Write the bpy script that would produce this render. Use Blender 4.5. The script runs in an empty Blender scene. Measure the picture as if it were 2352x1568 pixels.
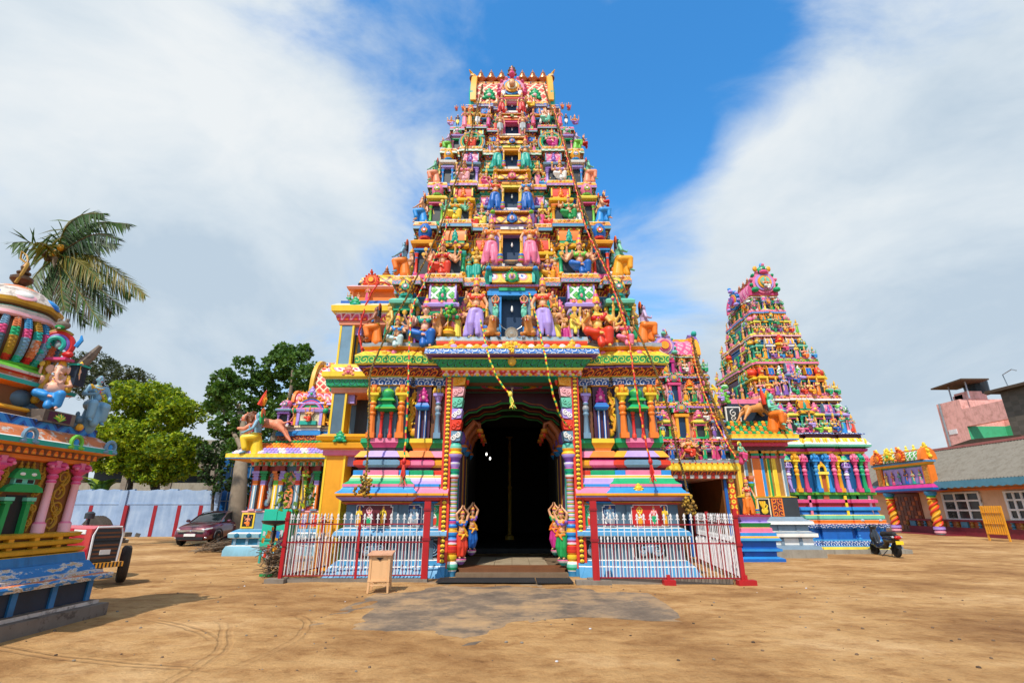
import bpy, math, random
from mathutils import Vector, Matrix, noise
from mathutils.geometry import tessellate_polygon
R = math.radians; PI = math.pi; TAU = 2*PI
SC = bpy.context.scene; COL = SC.collection
rng = random.Random(11)
# ------------------------------------------------------------------ camera (measured from the vertical vanishing point and the horizon)
PITCH = R(18.66); FPX = 1143.0; EYE = 1.6
CP, SP = math.cos(PITCH), math.sin(PITCH)
cam = bpy.data.cameras.new('camera'); co = bpy.data.objects.new('camera', cam); COL.objects.link(co)
cam.sensor_width = 36; cam.lens = FPX/2352*36; cam.clip_start = .1; cam.clip_end = 3000
co.location = (0, 0, EYE); co.rotation_euler = (PI/2+PITCH, 0, 0); SC.camera = co
def ray(px, py):
 vx = (px-1176)/FPX; vy = (784-py)/FPX
 return vx, CP-vy*SP, SP+vy*CP
def at(px, py, Y):
 d = ray(px, py); t = Y/d[1]
 return Vector((d[0]*t, Y, EYE+d[2]*t))
def gnd(px, py, z=0.):
 d = ray(px, py); t = (z-EYE)/d[2]
 return Vector((d[0]*t, d[1]*t, z))
def zat(py, Y): return at(1176, py, Y).z
# ------------------------------------------------------------------ materials
MATS = {}
def _mat(name):
 m = bpy.data.materials.new(name); m.use_nodes = True
 nt = m.node_tree; b = nt.nodes['Principled BSDF']
 return m, nt, b
def N(nt, t, **kw):
 n = nt.nodes.new(t)
 for k, v in kw.items():
  if k == 'op': n.operation = v
  else: setattr(n, k, v)
 return n
def math_(nt, op, a, b=None, c=None):
 n = nt.nodes.new('ShaderNodeMath'); n.operation = op
 for i, v in enumerate((a, b, c)):
  if v is None: continue
  if isinstance(v, (int, float)): n.inputs[i].default_value = v
  else: nt.links.new(v, n.inputs[i])
 return n.outputs[0]
def ramp(nt, fac, stops, interp='LINEAR'):
 r = nt.nodes.new('ShaderNodeValToRGB'); r.color_ramp.interpolation = interp
 el = r.color_ramp.elements
 while len(el) > 1: el.remove(el[-1])
 el[0].position = stops[0][0]; el[0].color = (*stops[0][1], 1)
 for p, c in stops[1:]:
  e = el.new(p); e.color = (*c, 1)
 nt.links.new(fac, r.inputs[0]); return r.outputs[0]
def noise_(nt, vec, scale, detail=4, rough=.55):
 n = nt.nodes.new('ShaderNodeTexNoise'); n.inputs['Scale'].default_value = scale
 n.inputs['Detail'].default_value = detail; n.inputs['Roughness'].default_value = rough
 if vec is not None: nt.links.new(vec, n.inputs['Vector'])
 return n.outputs[0]
def mix_(nt, fac, a, b, mode='MIX'):
 n = nt.nodes.new('ShaderNodeMix'); n.data_type = 'RGBA'; n.blend_type = mode
 if isinstance(fac, (int, float)): n.inputs[0].default_value = fac
 else: nt.links.new(fac, n.inputs[0])
 for i, v in ((6, a), (7, b)):
  if isinstance(v, tuple): n.inputs[i].default_value = (*v, 1) if len(v) == 3 else v
  else: nt.links.new(v, n.inputs[i])
 return n.outputs[2]
def bump_(nt, b, h, strength=.3, dist=.02):
 n = nt.nodes.new('ShaderNodeBump'); n.inputs['Strength'].default_value = strength
 n.inputs['Distance'].default_value = dist
 nt.links.new(h, n.inputs['Height']); nt.links.new(n.outputs[0], b.inputs['Normal'])
def objco(nt): return nt.nodes.new('ShaderNodeTexCoord').outputs['Object']
def weather(nt, b, col, vec, amt=.3):
 """paint with faint blotches and water stains of its own; col = tuple or socket"""
 n1 = noise_(nt, vec, 2.3, 5, .6)
 f = math_(nt, 'MULTIPLY', n1, 1.0)
 dark = mix_(nt, 1.0, col, (.52, .47, .42), 'MULTIPLY')
 fac = nt.nodes.new('ShaderNodeMapRange'); nt.links.new(f, fac.inputs[0])
 fac.inputs[1].default_value = .45; fac.inputs[2].default_value = .8
 fac.inputs[3].default_value = 0; fac.inputs[4].default_value = amt*1.6
 mp = nt.nodes.new('ShaderNodeMapping'); nt.links.new(vec, mp.inputs[0]); mp.inputs['Scale'].default_value = (3.2, 3.2, .35)
 f2 = nt.nodes.new('ShaderNodeMapRange'); nt.links.new(noise_(nt, mp.outputs[0], 2.2, 3, .6), f2.inputs[0])
 f2.inputs[1].default_value = .52; f2.inputs[2].default_value = .78; f2.inputs[3].default_value = 0; f2.inputs[4].default_value = amt*1.3
 c = mix_(nt, math_(nt, 'MAXIMUM', fac.outputs[0], f2.outputs[0]), col, dark)
 nt.links.new(c, b.inputs['Base Color'])
 return c
def paint(name, rgb, rough=.45, amt=.3, metal=0., bump=.25, spec=.4):
 if name in MATS: return MATS[name]
 m, nt, b = _mat(name); v = objco(nt)
 weather(nt, b, tuple(rgb), v, amt)
 b.inputs['Roughness'].default_value = rough; b.inputs['Metallic'].default_value = metal
 b.inputs['Specular IOR Level'].default_value = spec
 if bump: bump_(nt, b, noise_(nt, v, 38, 3), bump, .006)
 MATS[name] = m; return m
PAL = dict(red=(.56,.016,.014), scarlet=(.72,.05,.02), orange=(.82,.20,.022), amber=(.83,.36,.018), yellow=(.86,.58,.03),
 lemon=(.88,.70,.09), green=(.015,.30,.075), lime=(.16,.50,.05), emerald=(.01,.36,.14), teal=(.02,.38,.31), mint=(.16,.55,.40),
 blue=(.012,.12,.46), sky=(.03,.27,.68), navy=(.012,.032,.12), slate=(.085,.15,.21), steel=(.16,.29,.41), azure=(.045,.24,.45),
 pink=(.80,.20,.34), rose=(.68,.07,.22), magenta=(.55,.03,.24), blush=(.83,.42,.46), lavender=(.42,.30,.72), violet=(.22,.10,.42),
 maroon=(.12,.012,.02), plum=(.07,.016,.045), white=(.80,.78,.74), cream=(.80,.66,.42), salmon=(.80,.28,.16), brown=(.17,.06,.022),
 gold=(.72,.40,.03), black=(.012,.012,.014), charcoal=(.035,.042,.05), grey=(.30,.32,.34), terracotta=(.44,.11,.03),
 skin=(.72,.36,.19), skinpink=(.78,.42,.30), skinbrown=(.34,.12,.06), skinblue=(.20,.38,.52), skingreen=(.16,.46,.30), skinviolet=(.48,.36,.56),
 skinyellow=(.78,.48,.12), hide=(.62,.26,.07))
def P(k):
 if not isinstance(k, str): return k
 if k in MATS: return MATS[k]
 return paint(k, PAL[k])
def patt(name, kind, cols, su, sv, rough=.45, off=0.):
 """painted ornament bands: repeated motifs laid out along the surface (object space)"""
 if name in MATS: return MATS[name]
 m, nt, b = _mat(name); v = objco(nt)
 s = nt.nodes.new('ShaderNodeSeparateXYZ'); nt.links.new(v, s.inputs[0])
 u = math_(nt, 'MULTIPLY', math_(nt, 'ADD', s.outputs[0], s.outputs[1]), su)
 w = math_(nt, 'ADD', math_(nt, 'MULTIPLY', s.outputs[2], sv), off)
 if kind in ('ring', 'scallop', 'leaf'):
  row = math_(nt, 'FLOOR', w)
  if kind == 'ring': u = math_(nt, 'ADD', u, math_(nt, 'MULTIPLY', row, .5))
 fu = math_(nt, 'SUBTRACT', math_(nt, 'FRACT', u), .5)
 fw = math_(nt, 'SUBTRACT', math_(nt, 'FRACT', w), .5)
 if kind == 'ring':
  d = math_(nt, 'SQRT', math_(nt, 'ADD', math_(nt, 'MULTIPLY', fu, fu), math_(nt, 'MULTIPLY', fw, fw)))
  d = math_(nt, 'MULTIPLY', d, 1.5)
 elif kind == 'scallop':
  f2 = math_(nt, 'ADD', fw, .5)
  d = math_(nt, 'SQRT', math_(nt, 'ADD', math_(nt, 'MULTIPLY', math_(nt, 'MULTIPLY', fu, fu), 3.4), math_(nt, 'MULTIPLY', f2, f2)))
  d = math_(nt, 'MULTIPLY', d, .85)
 elif kind == 'diamond':
  d = math_(nt, 'ADD', math_(nt, 'ABSOLUTE', fu), math_(nt, 'ABSOLUTE', fw))
 elif kind == 'stripe':
  d = math_(nt, 'ADD', fu, .5)
 elif kind == 'vstripe':
  d = math_(nt, 'ADD', fw, .5)
 elif kind == 'check':
  d = math_(nt, 'MODULO', math_(nt, 'ABSOLUTE', math_(nt, 'ADD', math_(nt, 'FLOOR', u), math_(nt, 'FLOOR', w))), 2.)
  d = math_(nt, 'ADD', math_(nt, 'MULTIPLY', d, .5), .1)
 elif kind == 'lattice':
  a = math_(nt, 'ABSOLUTE', math_(nt, 'SUBTRACT', math_(nt, 'FRACT', math_(nt, 'ADD', u, w)), .5))
  c = math_(nt, 'ABSOLUTE', math_(nt, 'SUBTRACT', math_(nt, 'FRACT', math_(nt, 'SUBTRACT', u, w)), .5))
  d = math_(nt, 'MULTIPLY', math_(nt, 'MINIMUM', a, c), 2.)
 elif kind == 'scroll':
  row = math_(nt, 'FLOOR', u); flip = math_(nt, 'SUBTRACT', math_(nt, 'MULTIPLY', math_(nt, 'MODULO', math_(nt, 'ABSOLUTE', row), 2.), 2.), 1.)
  r_ = math_(nt, 'SQRT', math_(nt, 'ADD', math_(nt, 'MULTIPLY', fu, fu), math_(nt, 'MULTIPLY', fw, fw)))
  an = math_(nt, 'MULTIPLY', math_(nt, 'ARCTAN2', math_(nt, 'MULTIPLY', fw, flip), fu), 1/TAU)
  d = math_(nt, 'FRACT', math_(nt, 'ADD', math_(nt, 'MULTIPLY', r_, 2.3), an))
 n = len(cols); cc = [PAL[c] if isinstance(c, str) else c for c in cols]
 col = ramp(nt, d, [(i/n, c) for i, c in enumerate(cc)], 'CONSTANT')
 weather(nt, b, col, v, .3)
 b.inputs['Roughness'].default_value = rough
 bump_(nt, b, d, .5, .02)
 MATS[name] = m; return m
# ------------------------------------------------------------------ mesh building
def rootof(o):
 while o.parent: o = o.parent
 return o
class MB:
 def __init__(s): s.v = []; s.f = []; s.m = []; s.mats = []
 def mi(s, m):
  m = P(m)
  if m not in s.mats: s.mats.append(m)
  return s.mats.index(m)
 def add(s, vs, fs, m):
  b = len(s.v); s.v += [tuple(x) for x in vs]
  if isinstance(m, list):
   ids = [s.mi(q) for q in m]
  else: ids = [s.mi(m)]*len(fs)
  for f, k in zip(fs, ids): s.f.append(tuple(b+i for i in f)); s.m.append(k)
 def box(s, x0, x1, y0, y1, z0, z1, m, M=None):
  vs = [(x, y, z) for z in (z0, z1) for x, y in ((x0,y0),(x1,y0),(x1,y1),(x0,y1))]
  if M is not None: vs = [M @ Vector(v) for v in vs]
  s.add(vs, [(0,3,2,1),(4,5,6,7),(0,1,5,4),(1,2,6,5),(2,3,7,6),(3,0,4,7)], m)
 def bar(s, a, b, w, h, m, up=(0,0,1)):
  a = Vector(a); b = Vector(b); d = (b-a); L = d.length; d.normalize(); u = Vector(up)
  if abs(d.dot(u)) > .98: u = Vector((0,1,0))
  r = d.cross(u).normalized(); u = r.cross(d)
  vs = []
  for q in (a, b):
   for i, j in ((-1,-1),(1,-1),(1,1),(-1,1)): vs.append(q+r*(i*w/2)+u*(j*h/2))
  s.add(vs, [(0,1,2,3),(7,6,5,4),(0,4,5,1),(1,5,6,2),(2,6,7,3),(3,7,4,0)], m)
 def lathe(s, prof, c, m, n=12, sx=1., sy=1., M=None, a0=0., flute=None):
  """prof [(r,z)...]; m one material or one per segment"""
  c = Vector(c); vs = []; fs = []; ms = []
  for r, z in prof:
   for k in range(n):
    a = a0+TAU*k/n; rr = r
    if flute: rr = r*(1+flute[1]*math.cos(flute[0]*a))
    p = Vector((rr*math.cos(a)*sx, rr*math.sin(a)*sy, z))
    if M is not None: p = M @ p
    vs.append(c+p)
  for i in range(len(prof)-1):
   mm = m[i % len(m)] if isinstance(m, list) else m
   for k in range(n):
    fs.append((i*n+k, i*n+(k+1) % n, (i+1)*n+(k+1) % n, (i+1)*n+k)); ms.append(mm)
  if prof[0][0] > 1e-4: fs.append(tuple(reversed(range(n)))); ms.append(ms[0])
  if prof[-1][0] > 1e-4: fs.append(tuple((len(prof)-1)*n+k for k in range(n))); ms.append(ms[-1])
  s.add(vs, fs, ms)
 def tube(s, pts, rad, m, n=6, cap=True):
  pts = [Vector(p) for p in pts]; vs = []; fs = []; ms = []
  if not isinstance(rad, (list, tuple)): rad = [rad]*len(pts)
  u = None
  for i, p in enumerate(pts):
   d = (pts[min(i+1, len(pts)-1)]-pts[max(i-1, 0)])
   d = d.normalized() if d.length > 1e-9 else Vector((0,0,1))
   if u is None: u = d.orthogonal().normalized()
   else:
    u = u-d*u.dot(d); u = u.normalized() if u.length > 1e-6 else d.orthogonal().normalized()
   w = d.cross(u)
   for k in range(n):
    a = TAU*k/n; vs.append(p+(u*math.cos(a)+w*math.sin(a))*rad[i])
  for i in range(len(pts)-1):
   mm = m[i % len(m)] if isinstance(m, list) else m
   for k in range(n):
    fs.append((i*n+k, i*n+(k+1) % n, (i+1)*n+(k+1) % n, (i+1)*n+k)); ms.append(mm)
  if cap:
   fs.append(tuple(reversed(range(n)))); ms.append(ms[0])
   fs.append(tuple((len(pts)-1)*n+k for k in range(n))); ms.append(ms[-1])
  s.add(vs, fs, ms)
 def ell(s, c, r, m, nu=10, nv=6, M=None):
  if isinstance(r, (int, float)): r = (r, r, r)
  c = Vector(c); vs = [None]; vs = []; fs = []
  vs.append((0,0,-1))
  for j in range(1, nv):
   t = -PI/2+PI*j/nv
   for k in range(nu):
    a = TAU*k/nu; vs.append((math.cos(t)*math.cos(a), math.cos(t)*math.sin(a), math.sin(t)))
  vs.append((0,0,1)); top = len(vs)-1
  for k in range(nu): fs.append((0, 1+(k+1) % nu, 1+k))
  for j in range(nv-2):
   for k in range(nu):
    a = 1+j*nu; fs.append((a+k, a+(k+1) % nu, a+nu+(k+1) % nu, a+nu+k))
  a = 1+(nv-2)*nu
  for k in range(nu): fs.append((a+k, a+(k+1) % nu, top))
  out = []
  for v in vs:
   p = Vector((v[0]*r[0], v[1]*r[1], v[2]*r[2]))
   if M is not None: p = M @ p
   out.append(c+p)
  s.add(out, fs, m)
 def prism(s, poly, y0, y1, m, axis='y', M=None):
  """poly in (x,z) extruded along y, or (x,y) along z, or (y,z) along x; ccw or cw both fine"""
  n = len(poly)
  area = sum(poly[i][0]*poly[(i+1) % n][1]-poly[(i+1) % n][0]*poly[i][1] for i in range(n))
  if (area < 0): poly = poly[::-1]
  def mk(a, b, t): return {'y': (a, t, b), 'z': (a, b, t), 'x': (t, a, b)}[axis]
  vs = [mk(a, b, y0) for a, b in poly]+[mk(a, b, y1) for a, b in poly]
  if M is not None: vs = [M @ Vector(v) for v in vs]
  f0 = tuple(range(n)); f1 = tuple(range(2*n-1, n-1, -1))
  side = [(i+n, (i+1) % n+n, (i+1) % n, i) for i in range(n)]
  fs = [f0, f1]+side
  if axis != 'y': fs = [tuple(reversed(f)) for f in fs]
  s.add(vs, fs, m)
 def sweep(s, plan, prof, mats, cap=True):
  """plan: ccw axis-aligned polygon; prof [(offset,z)]; mats one per segment or f(seg, edge) """
  n = len(plan); nr = []
  for i in range(n):
   a, b = plan[i], plan[(i+1) % n]; dx, dy = b[0]-a[0], b[1]-a[1]; L = math.hypot(dx, dy) or 1
   nr.append((dy/L, -dx/L))
  vs = []; fs = []; ms = []
  for o, z in prof:
   for i in range(n):
    a, b = nr[i-1], nr[i]
    vs.append((plan[i][0]+(a[0]+b[0])*o, plan[i][1]+(a[1]+b[1])*o, z))
  for j in range(len(prof)-1):
   for i in range(n):
    fs.append((j*n+i, j*n+(i+1) % n, (j+1)*n+(i+1) % n, (j+1)*n+i))
    ms.append(mats(j, i) if callable(mats) else mats[j % len(mats)])
  if cap:
   mt, mb0 = ms[-1], ms[0]
   for j, m_, up in ((len(prof)-1, mt, 1), (0, mb0, -1)):
    for t in tessellate_polygon([[Vector(v) for v in vs[j*n:(j+1)*n]]]):
     a, b, c = (Vector(vs[j*n+i]) for i in t); t = tuple(j*n+i for i in t)
     if (b-a).cross(c-a).z*up < 0: t = t[::-1]
     fs.append(t); ms.append(m_)
  s.add(vs, fs, ms)
 def mesh(s, me, M, m):
  b = len(s.v); s.v += [tuple(M @ v.co) for v in me.vertices]; k = s.mi(m)
  flip = M.determinant() < 0
  for p in me.polygons:
   f = [b+i for i in p.vertices]
   s.f.append(tuple(reversed(f)) if flip else tuple(f)); s.m.append(k)
 def build(s, name, parent=None, smooth=35, local=False, rot=None):
  me = bpy.data.meshes.new(name)
  org = Vector((0,0,0))
  if parent is not None and not local: org = rootof(parent).location
  me.from_pydata([(x-org.x, y-org.y, z-org.z) for x, y, z in s.v], [], s.f)
  for m in s.mats: me.materials.append(m)
  me.polygons.foreach_set('material_index', s.m)
  if smooth:
   me.polygons.foreach_set('use_smooth', [True]*len(s.f))
   me.set_sharp_from_angle(angle=R(smooth))
  me.validate(); me.update()
  o = bpy.data.objects.new(name, me); COL.objects.link(o)
  if parent is not None: o.parent = parent
  return o
def tag(o, label=None, cat=None, group=None, kind=None):
 if label: o['label'] = label
 if cat: o['category'] = cat
 if group: o['group'] = group
 if kind: o['kind'] = kind
 return o
def thing(name, label, cat, loc=(0,0,0), group=None):
 o = bpy.data.objects.new(name, None); COL.objects.link(o); o.location = loc
 o.empty_display_size = .2
 return tag(o, label, cat, group)
def single(mb, name, label, cat, loc, group=None, smooth=35):
 """a thing that is one mesh, with its origin at loc"""
 e = Vector(loc); mb.v = [(x-e.x, y-e.y, z-e.z) for x, y, z in mb.v]
 o = mb.build(name, None, smooth); o.location = e
 return tag(o, label, cat, group)
def copy_tree(o, parent=None):
 c = o.copy(); COL.objects.link(c); c.parent = parent
 for ch in o.children: copy_tree(ch, c)
 return c
def plan(xc, W, yf, yb, bays=(), sbays=()):
 """ccw rectangle seen from above, with projecting bays on the front (-y) and on both sides"""
 pts = [(xc-W, yf)]
 bs = sorted(bays)
 for k, (c, h, p) in enumerate(bs):
  if not (k and abs(bs[k-1][0]+bs[k-1][1]-(c-h)) < 1e-4): pts.append((xc+c-h, yf))
  pts += [(xc+c-h, yf-p), (xc+c+h, yf-p)]
  if not (k+1 < len(bs) and abs(bs[k+1][0]-bs[k+1][1]-(c+h)) < 1e-4): pts.append((xc+c+h, yf))
 pts.append((xc+W, yf))
 L = yb-yf
 for c, h, p in sorted(sbays): pts += [(xc+W, yf+(c-h)*L), (xc+W+p, yf+(c-h)*L), (xc+W+p, yf+(c+h)*L), (xc+W, yf+(c+h)*L)]
 pts += [(xc+W, yb), (xc-W, yb)]
 for c, h, p in sorted(sbays, reverse=True): pts += [(xc-W, yf+(c+h)*L), (xc-W-p, yf+(c+h)*L), (xc-W-p, yf+(c-h)*L), (xc-W, yf+(c-h)*L)]
 out = []
 for p in pts:
  if not out or (abs(out[-1][0]-p[0])+abs(out[-1][1]-p[1])) > 1e-5: out.append(p)
 n = len(out)   # drop points on straight runs
 return [p for i, p in enumerate(out) if abs((p[0]-out[i-1][0])*(out[(i+1) % n][1]-p[1])-(p[1]-out[i-1][1])*(out[(i+1) % n][0]-p[0])) > 1e-7]
def spiral(cx, cz, r0, turns, a0, sgn=1, n=22):
 return [(cx+r0*(1-.85*i/n)*math.cos(a0+sgn*TAU*turns*i/n), cz+r0*(1-.85*i/n)*math.sin(a0+sgn*TAU*turns*i/n)) for i in range(n+1)]
# ------------------------------------------------------------------ organic bodies: overlapping solids fused into one continuous skin
def blob(name, parts, vox=.012, sm=6, dec=None):
 mb = MB()
 for p in parts:
  if p[0] == 'e':
   M = None
   if len(p) > 3: M = Matrix.Rotation(p[3], 4, p[4])
   mb.ell(p[1], p[2], 'white', 14, 9, M)
  else:
   _, a, b, r0, r1 = p[:5]
   a = Vector(a); b = Vector(b)
   mb.tube([a, (a+b)/2, b], [r0, (r0+r1)/2, r1], 'white', 10)
   mb.ell(a, r0, 'white', 10, 6); mb.ell(b, r1, 'white', 10, 6)
 o = mb.build('tmp', None, 0)
 rm = o.modifiers.new('r', 'REMESH'); rm.mode = 'VOXEL'; rm.voxel_size = vox; rm.use_smooth_shade = True
 s = o.modifiers.new('s', 'SMOOTH'); s.iterations = sm; s.factor = .5
 if dec:
  d = o.modifiers.new('d', 'DECIMATE'); d.ratio = dec
 dg = bpy.context.evaluated_depsgraph_get(); dg.update()
 me = bpy.data.meshes.new_from_object(o.evaluated_get(dg)); me.name = name
 me.materials.clear(); me.materials.append(P('white'))
 me.polygons.foreach_set('use_smooth', [True]*len(me.polygons))
 old = o.data; bpy.data.objects.remove(o); bpy.data.meshes.remove(old)
 return me
# ------------------------------------------------------------------ light, sky
SUN_EL, SUN_AZ = R(54), R(24)      # sun behind the camera, a little to its left
w = bpy.data.worlds.new('World'); SC.world = w; w.use_nodes = True
nt = w.node_tree; bg = nt.nodes['Background']
sky = nt.nodes.new('ShaderNodeTexSky'); sky.sky_type = 'NISHITA'; sky.sun_disc = False
sky.sun_elevation = SUN_EL; sky.sun_rotation = PI+SUN_AZ
sky.air_density = 1.0; sky.dust_density = .6; sky.ozone_density = 2.5
dirv = nt.nodes.new('ShaderNodeTexCoord').outputs['Generated']
def sm(x, lo, hi, a=0., b=1.):
 n = nt.nodes.new('ShaderNodeMapRange'); n.interpolation_type = 'SMOOTHSTEP'
 nt.links.new(x, n.inputs[0])
 for i, v in enumerate((lo, hi, a, b)): n.inputs[i+1].default_value = v
 return n.outputs[0]
def towards(px, py, rad, wgt):
 d = Vector(ray(px, py)).normalized()
 n = nt.nodes.new('ShaderNodeVectorMath'); n.operation = 'DOT_PRODUCT'
 nt.links.new(dirv, n.inputs[0]); n.inputs[1].default_value = d
 return sm(n.outputs['Value'], math.cos(rad), 1., 0., wgt)
mp = nt.nodes.new('ShaderNodeMapping'); nt.links.new(dirv, mp.inputs[0])
mp.inputs['Rotation'].default_value = (0, R(-24), 0); mp.inputs['Scale'].default_value = (1., 1., 1.9)
warp = nt.nodes.new('ShaderNodeTexNoise'); warp.inputs['Scale'].default_value = 1.6
nt.links.new(mp.outputs[0], warp.inputs['Vector'])
va = nt.nodes.new('ShaderNodeVectorMath'); va.operation = 'MULTIPLY_ADD'
nt.links.new(warp.outputs['Color'], va.inputs[0]); va.inputs[1].default_value = (.5, .5, .5); nt.links.new(mp.outputs[0], va.inputs[2])
n1 = noise_(nt, va.outputs[0], 2.6, 9, .58)
dens = math_(nt, 'MULTIPLY_ADD', n1, 1.5, -.08)
for a in ((1440,90,.34,-.46), (1600,190,.20,-.32), (1330,270,.24,-.30), (1080,60,.24,-.26), (1500,330,.12,-.3), (800,150,.22,-.2), (870,530,.18,-.30),
          (1900,60,.20,-.2), (1480,420,.2,-.2), (2050,40,.2,-.15), (300,250,.5,.34), (600,480,.3,.3), (2100,330,.40,.3), (1850,470,.3,.28), (700,300,.25,.2),
          (300,800,.4,.22), (2150,640,.4,.22), (1900,800,.3,.2)):
 dens = math_(nt, 'ADD', dens, towards(*a))
n3 = noise_(nt, va.outputs[0], 7., 9, .6)
dens = math_(nt, 'ADD', dens, math_(nt, 'MULTIPLY_ADD', n3, .8, -.40))
mask = sm(dens, .06, .98)
n2 = noise_(nt, va.outputs[0], 2.2, 8, .58)
br = math_(nt, 'MULTIPLY_ADD', n2, 1.7, -.35)
for a in ((380,250,.5,.09), (560,330,.25,.08), (2000,480,.35,.08), (1750,230,.3,.08), (550,680,.4,-.16), (2200,900,.5,-.14), (300,900,.4,-.12), (1900,750,.3,-.08), (950,800,.3,-.08)):
 br = math_(nt, 'ADD', br, towards(*a))
K = 10.
ccol = ramp(nt, br, [(.20, (.50,.61,.72)), (.42, (.62,.71,.79)), (.60, (.71,.78,.835)), (.82, (.81,.85,.875))])
cm = nt.nodes.new('ShaderNodeVectorMath'); cm.operation = 'SCALE'; nt.links.new(ccol, cm.inputs[0]); cm.inputs['Scale'].default_value = K
blue = mix_(nt, 1., sky.outputs[0], (.74, 2.1, 2.8), 'MULTIPLY')
nt.links.new(mix_(nt, mask, blue, cm.outputs[0]), bg.inputs['Color'])
bg.inputs['Strength'].default_value = .095
sl = bpy.data.lights.new('sun', 'SUN'); so = bpy.data.objects.new('sun', sl); COL.objects.link(so)
sl.energy = 4.3; sl.angle = R(.6); sl.color = (1., .93, .82)
so.rotation_euler = (PI/2-SUN_EL, 0, -SUN_AZ)   # light travels towards +y (away from the camera) and down
SC.view_settings.view_transform = 'Standard'; SC.view_settings.look = 'None'
SC.view_settings.gamma = 1; SC.view_settings.use_curve_mapping = False; SC.view_settings.exposure = .14
SC.cycles.max_bounces = 6; SC.cycles.diffuse_bounces = 3
# ------------------------------------------------------------------ ground
outl = [(1005,1345),(985,1352),(930,1368),(880,1395),(840,1418),(812,1430),(840,1434),(890,1437),(940,1441),(1000,1449),(1040,1455),(1080,1459),(1108,1456),(1130,1444),(1165,1430),
  (1220,1416),(1280,1411),(1340,1413),(1400,1418),(1452,1419),(1450,1405),(1436,1388),(1412,1368),(1395,1356),(1388,1346)]
APR = [gnd(*q) for q in outl]
def apron_depth(x, y):
 ins = False; d = 9.; n = len(APR)
 for i in range(n):
  a, b = APR[i], APR[(i+1) % n]
  if (a.y > y) != (b.y > y) and x < (b.x-a.x)*(y-a.y)/(b.y-a.y)+a.x: ins = not ins
  ab = b-a; t = max(0, min(1, ((x-a.x)*ab.x+(y-a.y)*ab.y)/ab.length_squared)); d = min(d, math.hypot(x-a.x-ab.x*t, y-a.y-ab.y*t))
 return d if ins else -d
def ground_h(x, y):
 n = noise.noise(Vector((x*.35, y*.35, 3.)))*.022+noise.noise(Vector((x*1.4, y*1.4, 9.)))*.011+noise.noise(Vector((x*4.2, y*3.4, 1.)))*.005
 far = max(0., min(1., (y-22)/14))*.12*max(0., min(1., (x-8)/14))
 dip = 0.
 if -3.2 < x < 2.6 and 7 < y < 13.2:
  d = apron_depth(x, y)+noise.noise(Vector((x*1.7, y*1.7, 4)))*.22+noise.noise(Vector((x*5, y*5, 4)))*.08; d -= .35*max(0., min(1., (x-.3)/1.2)); dip = max(0., min(1., (d+.05)/.5))*.055
 return n-.012+far-dip
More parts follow.
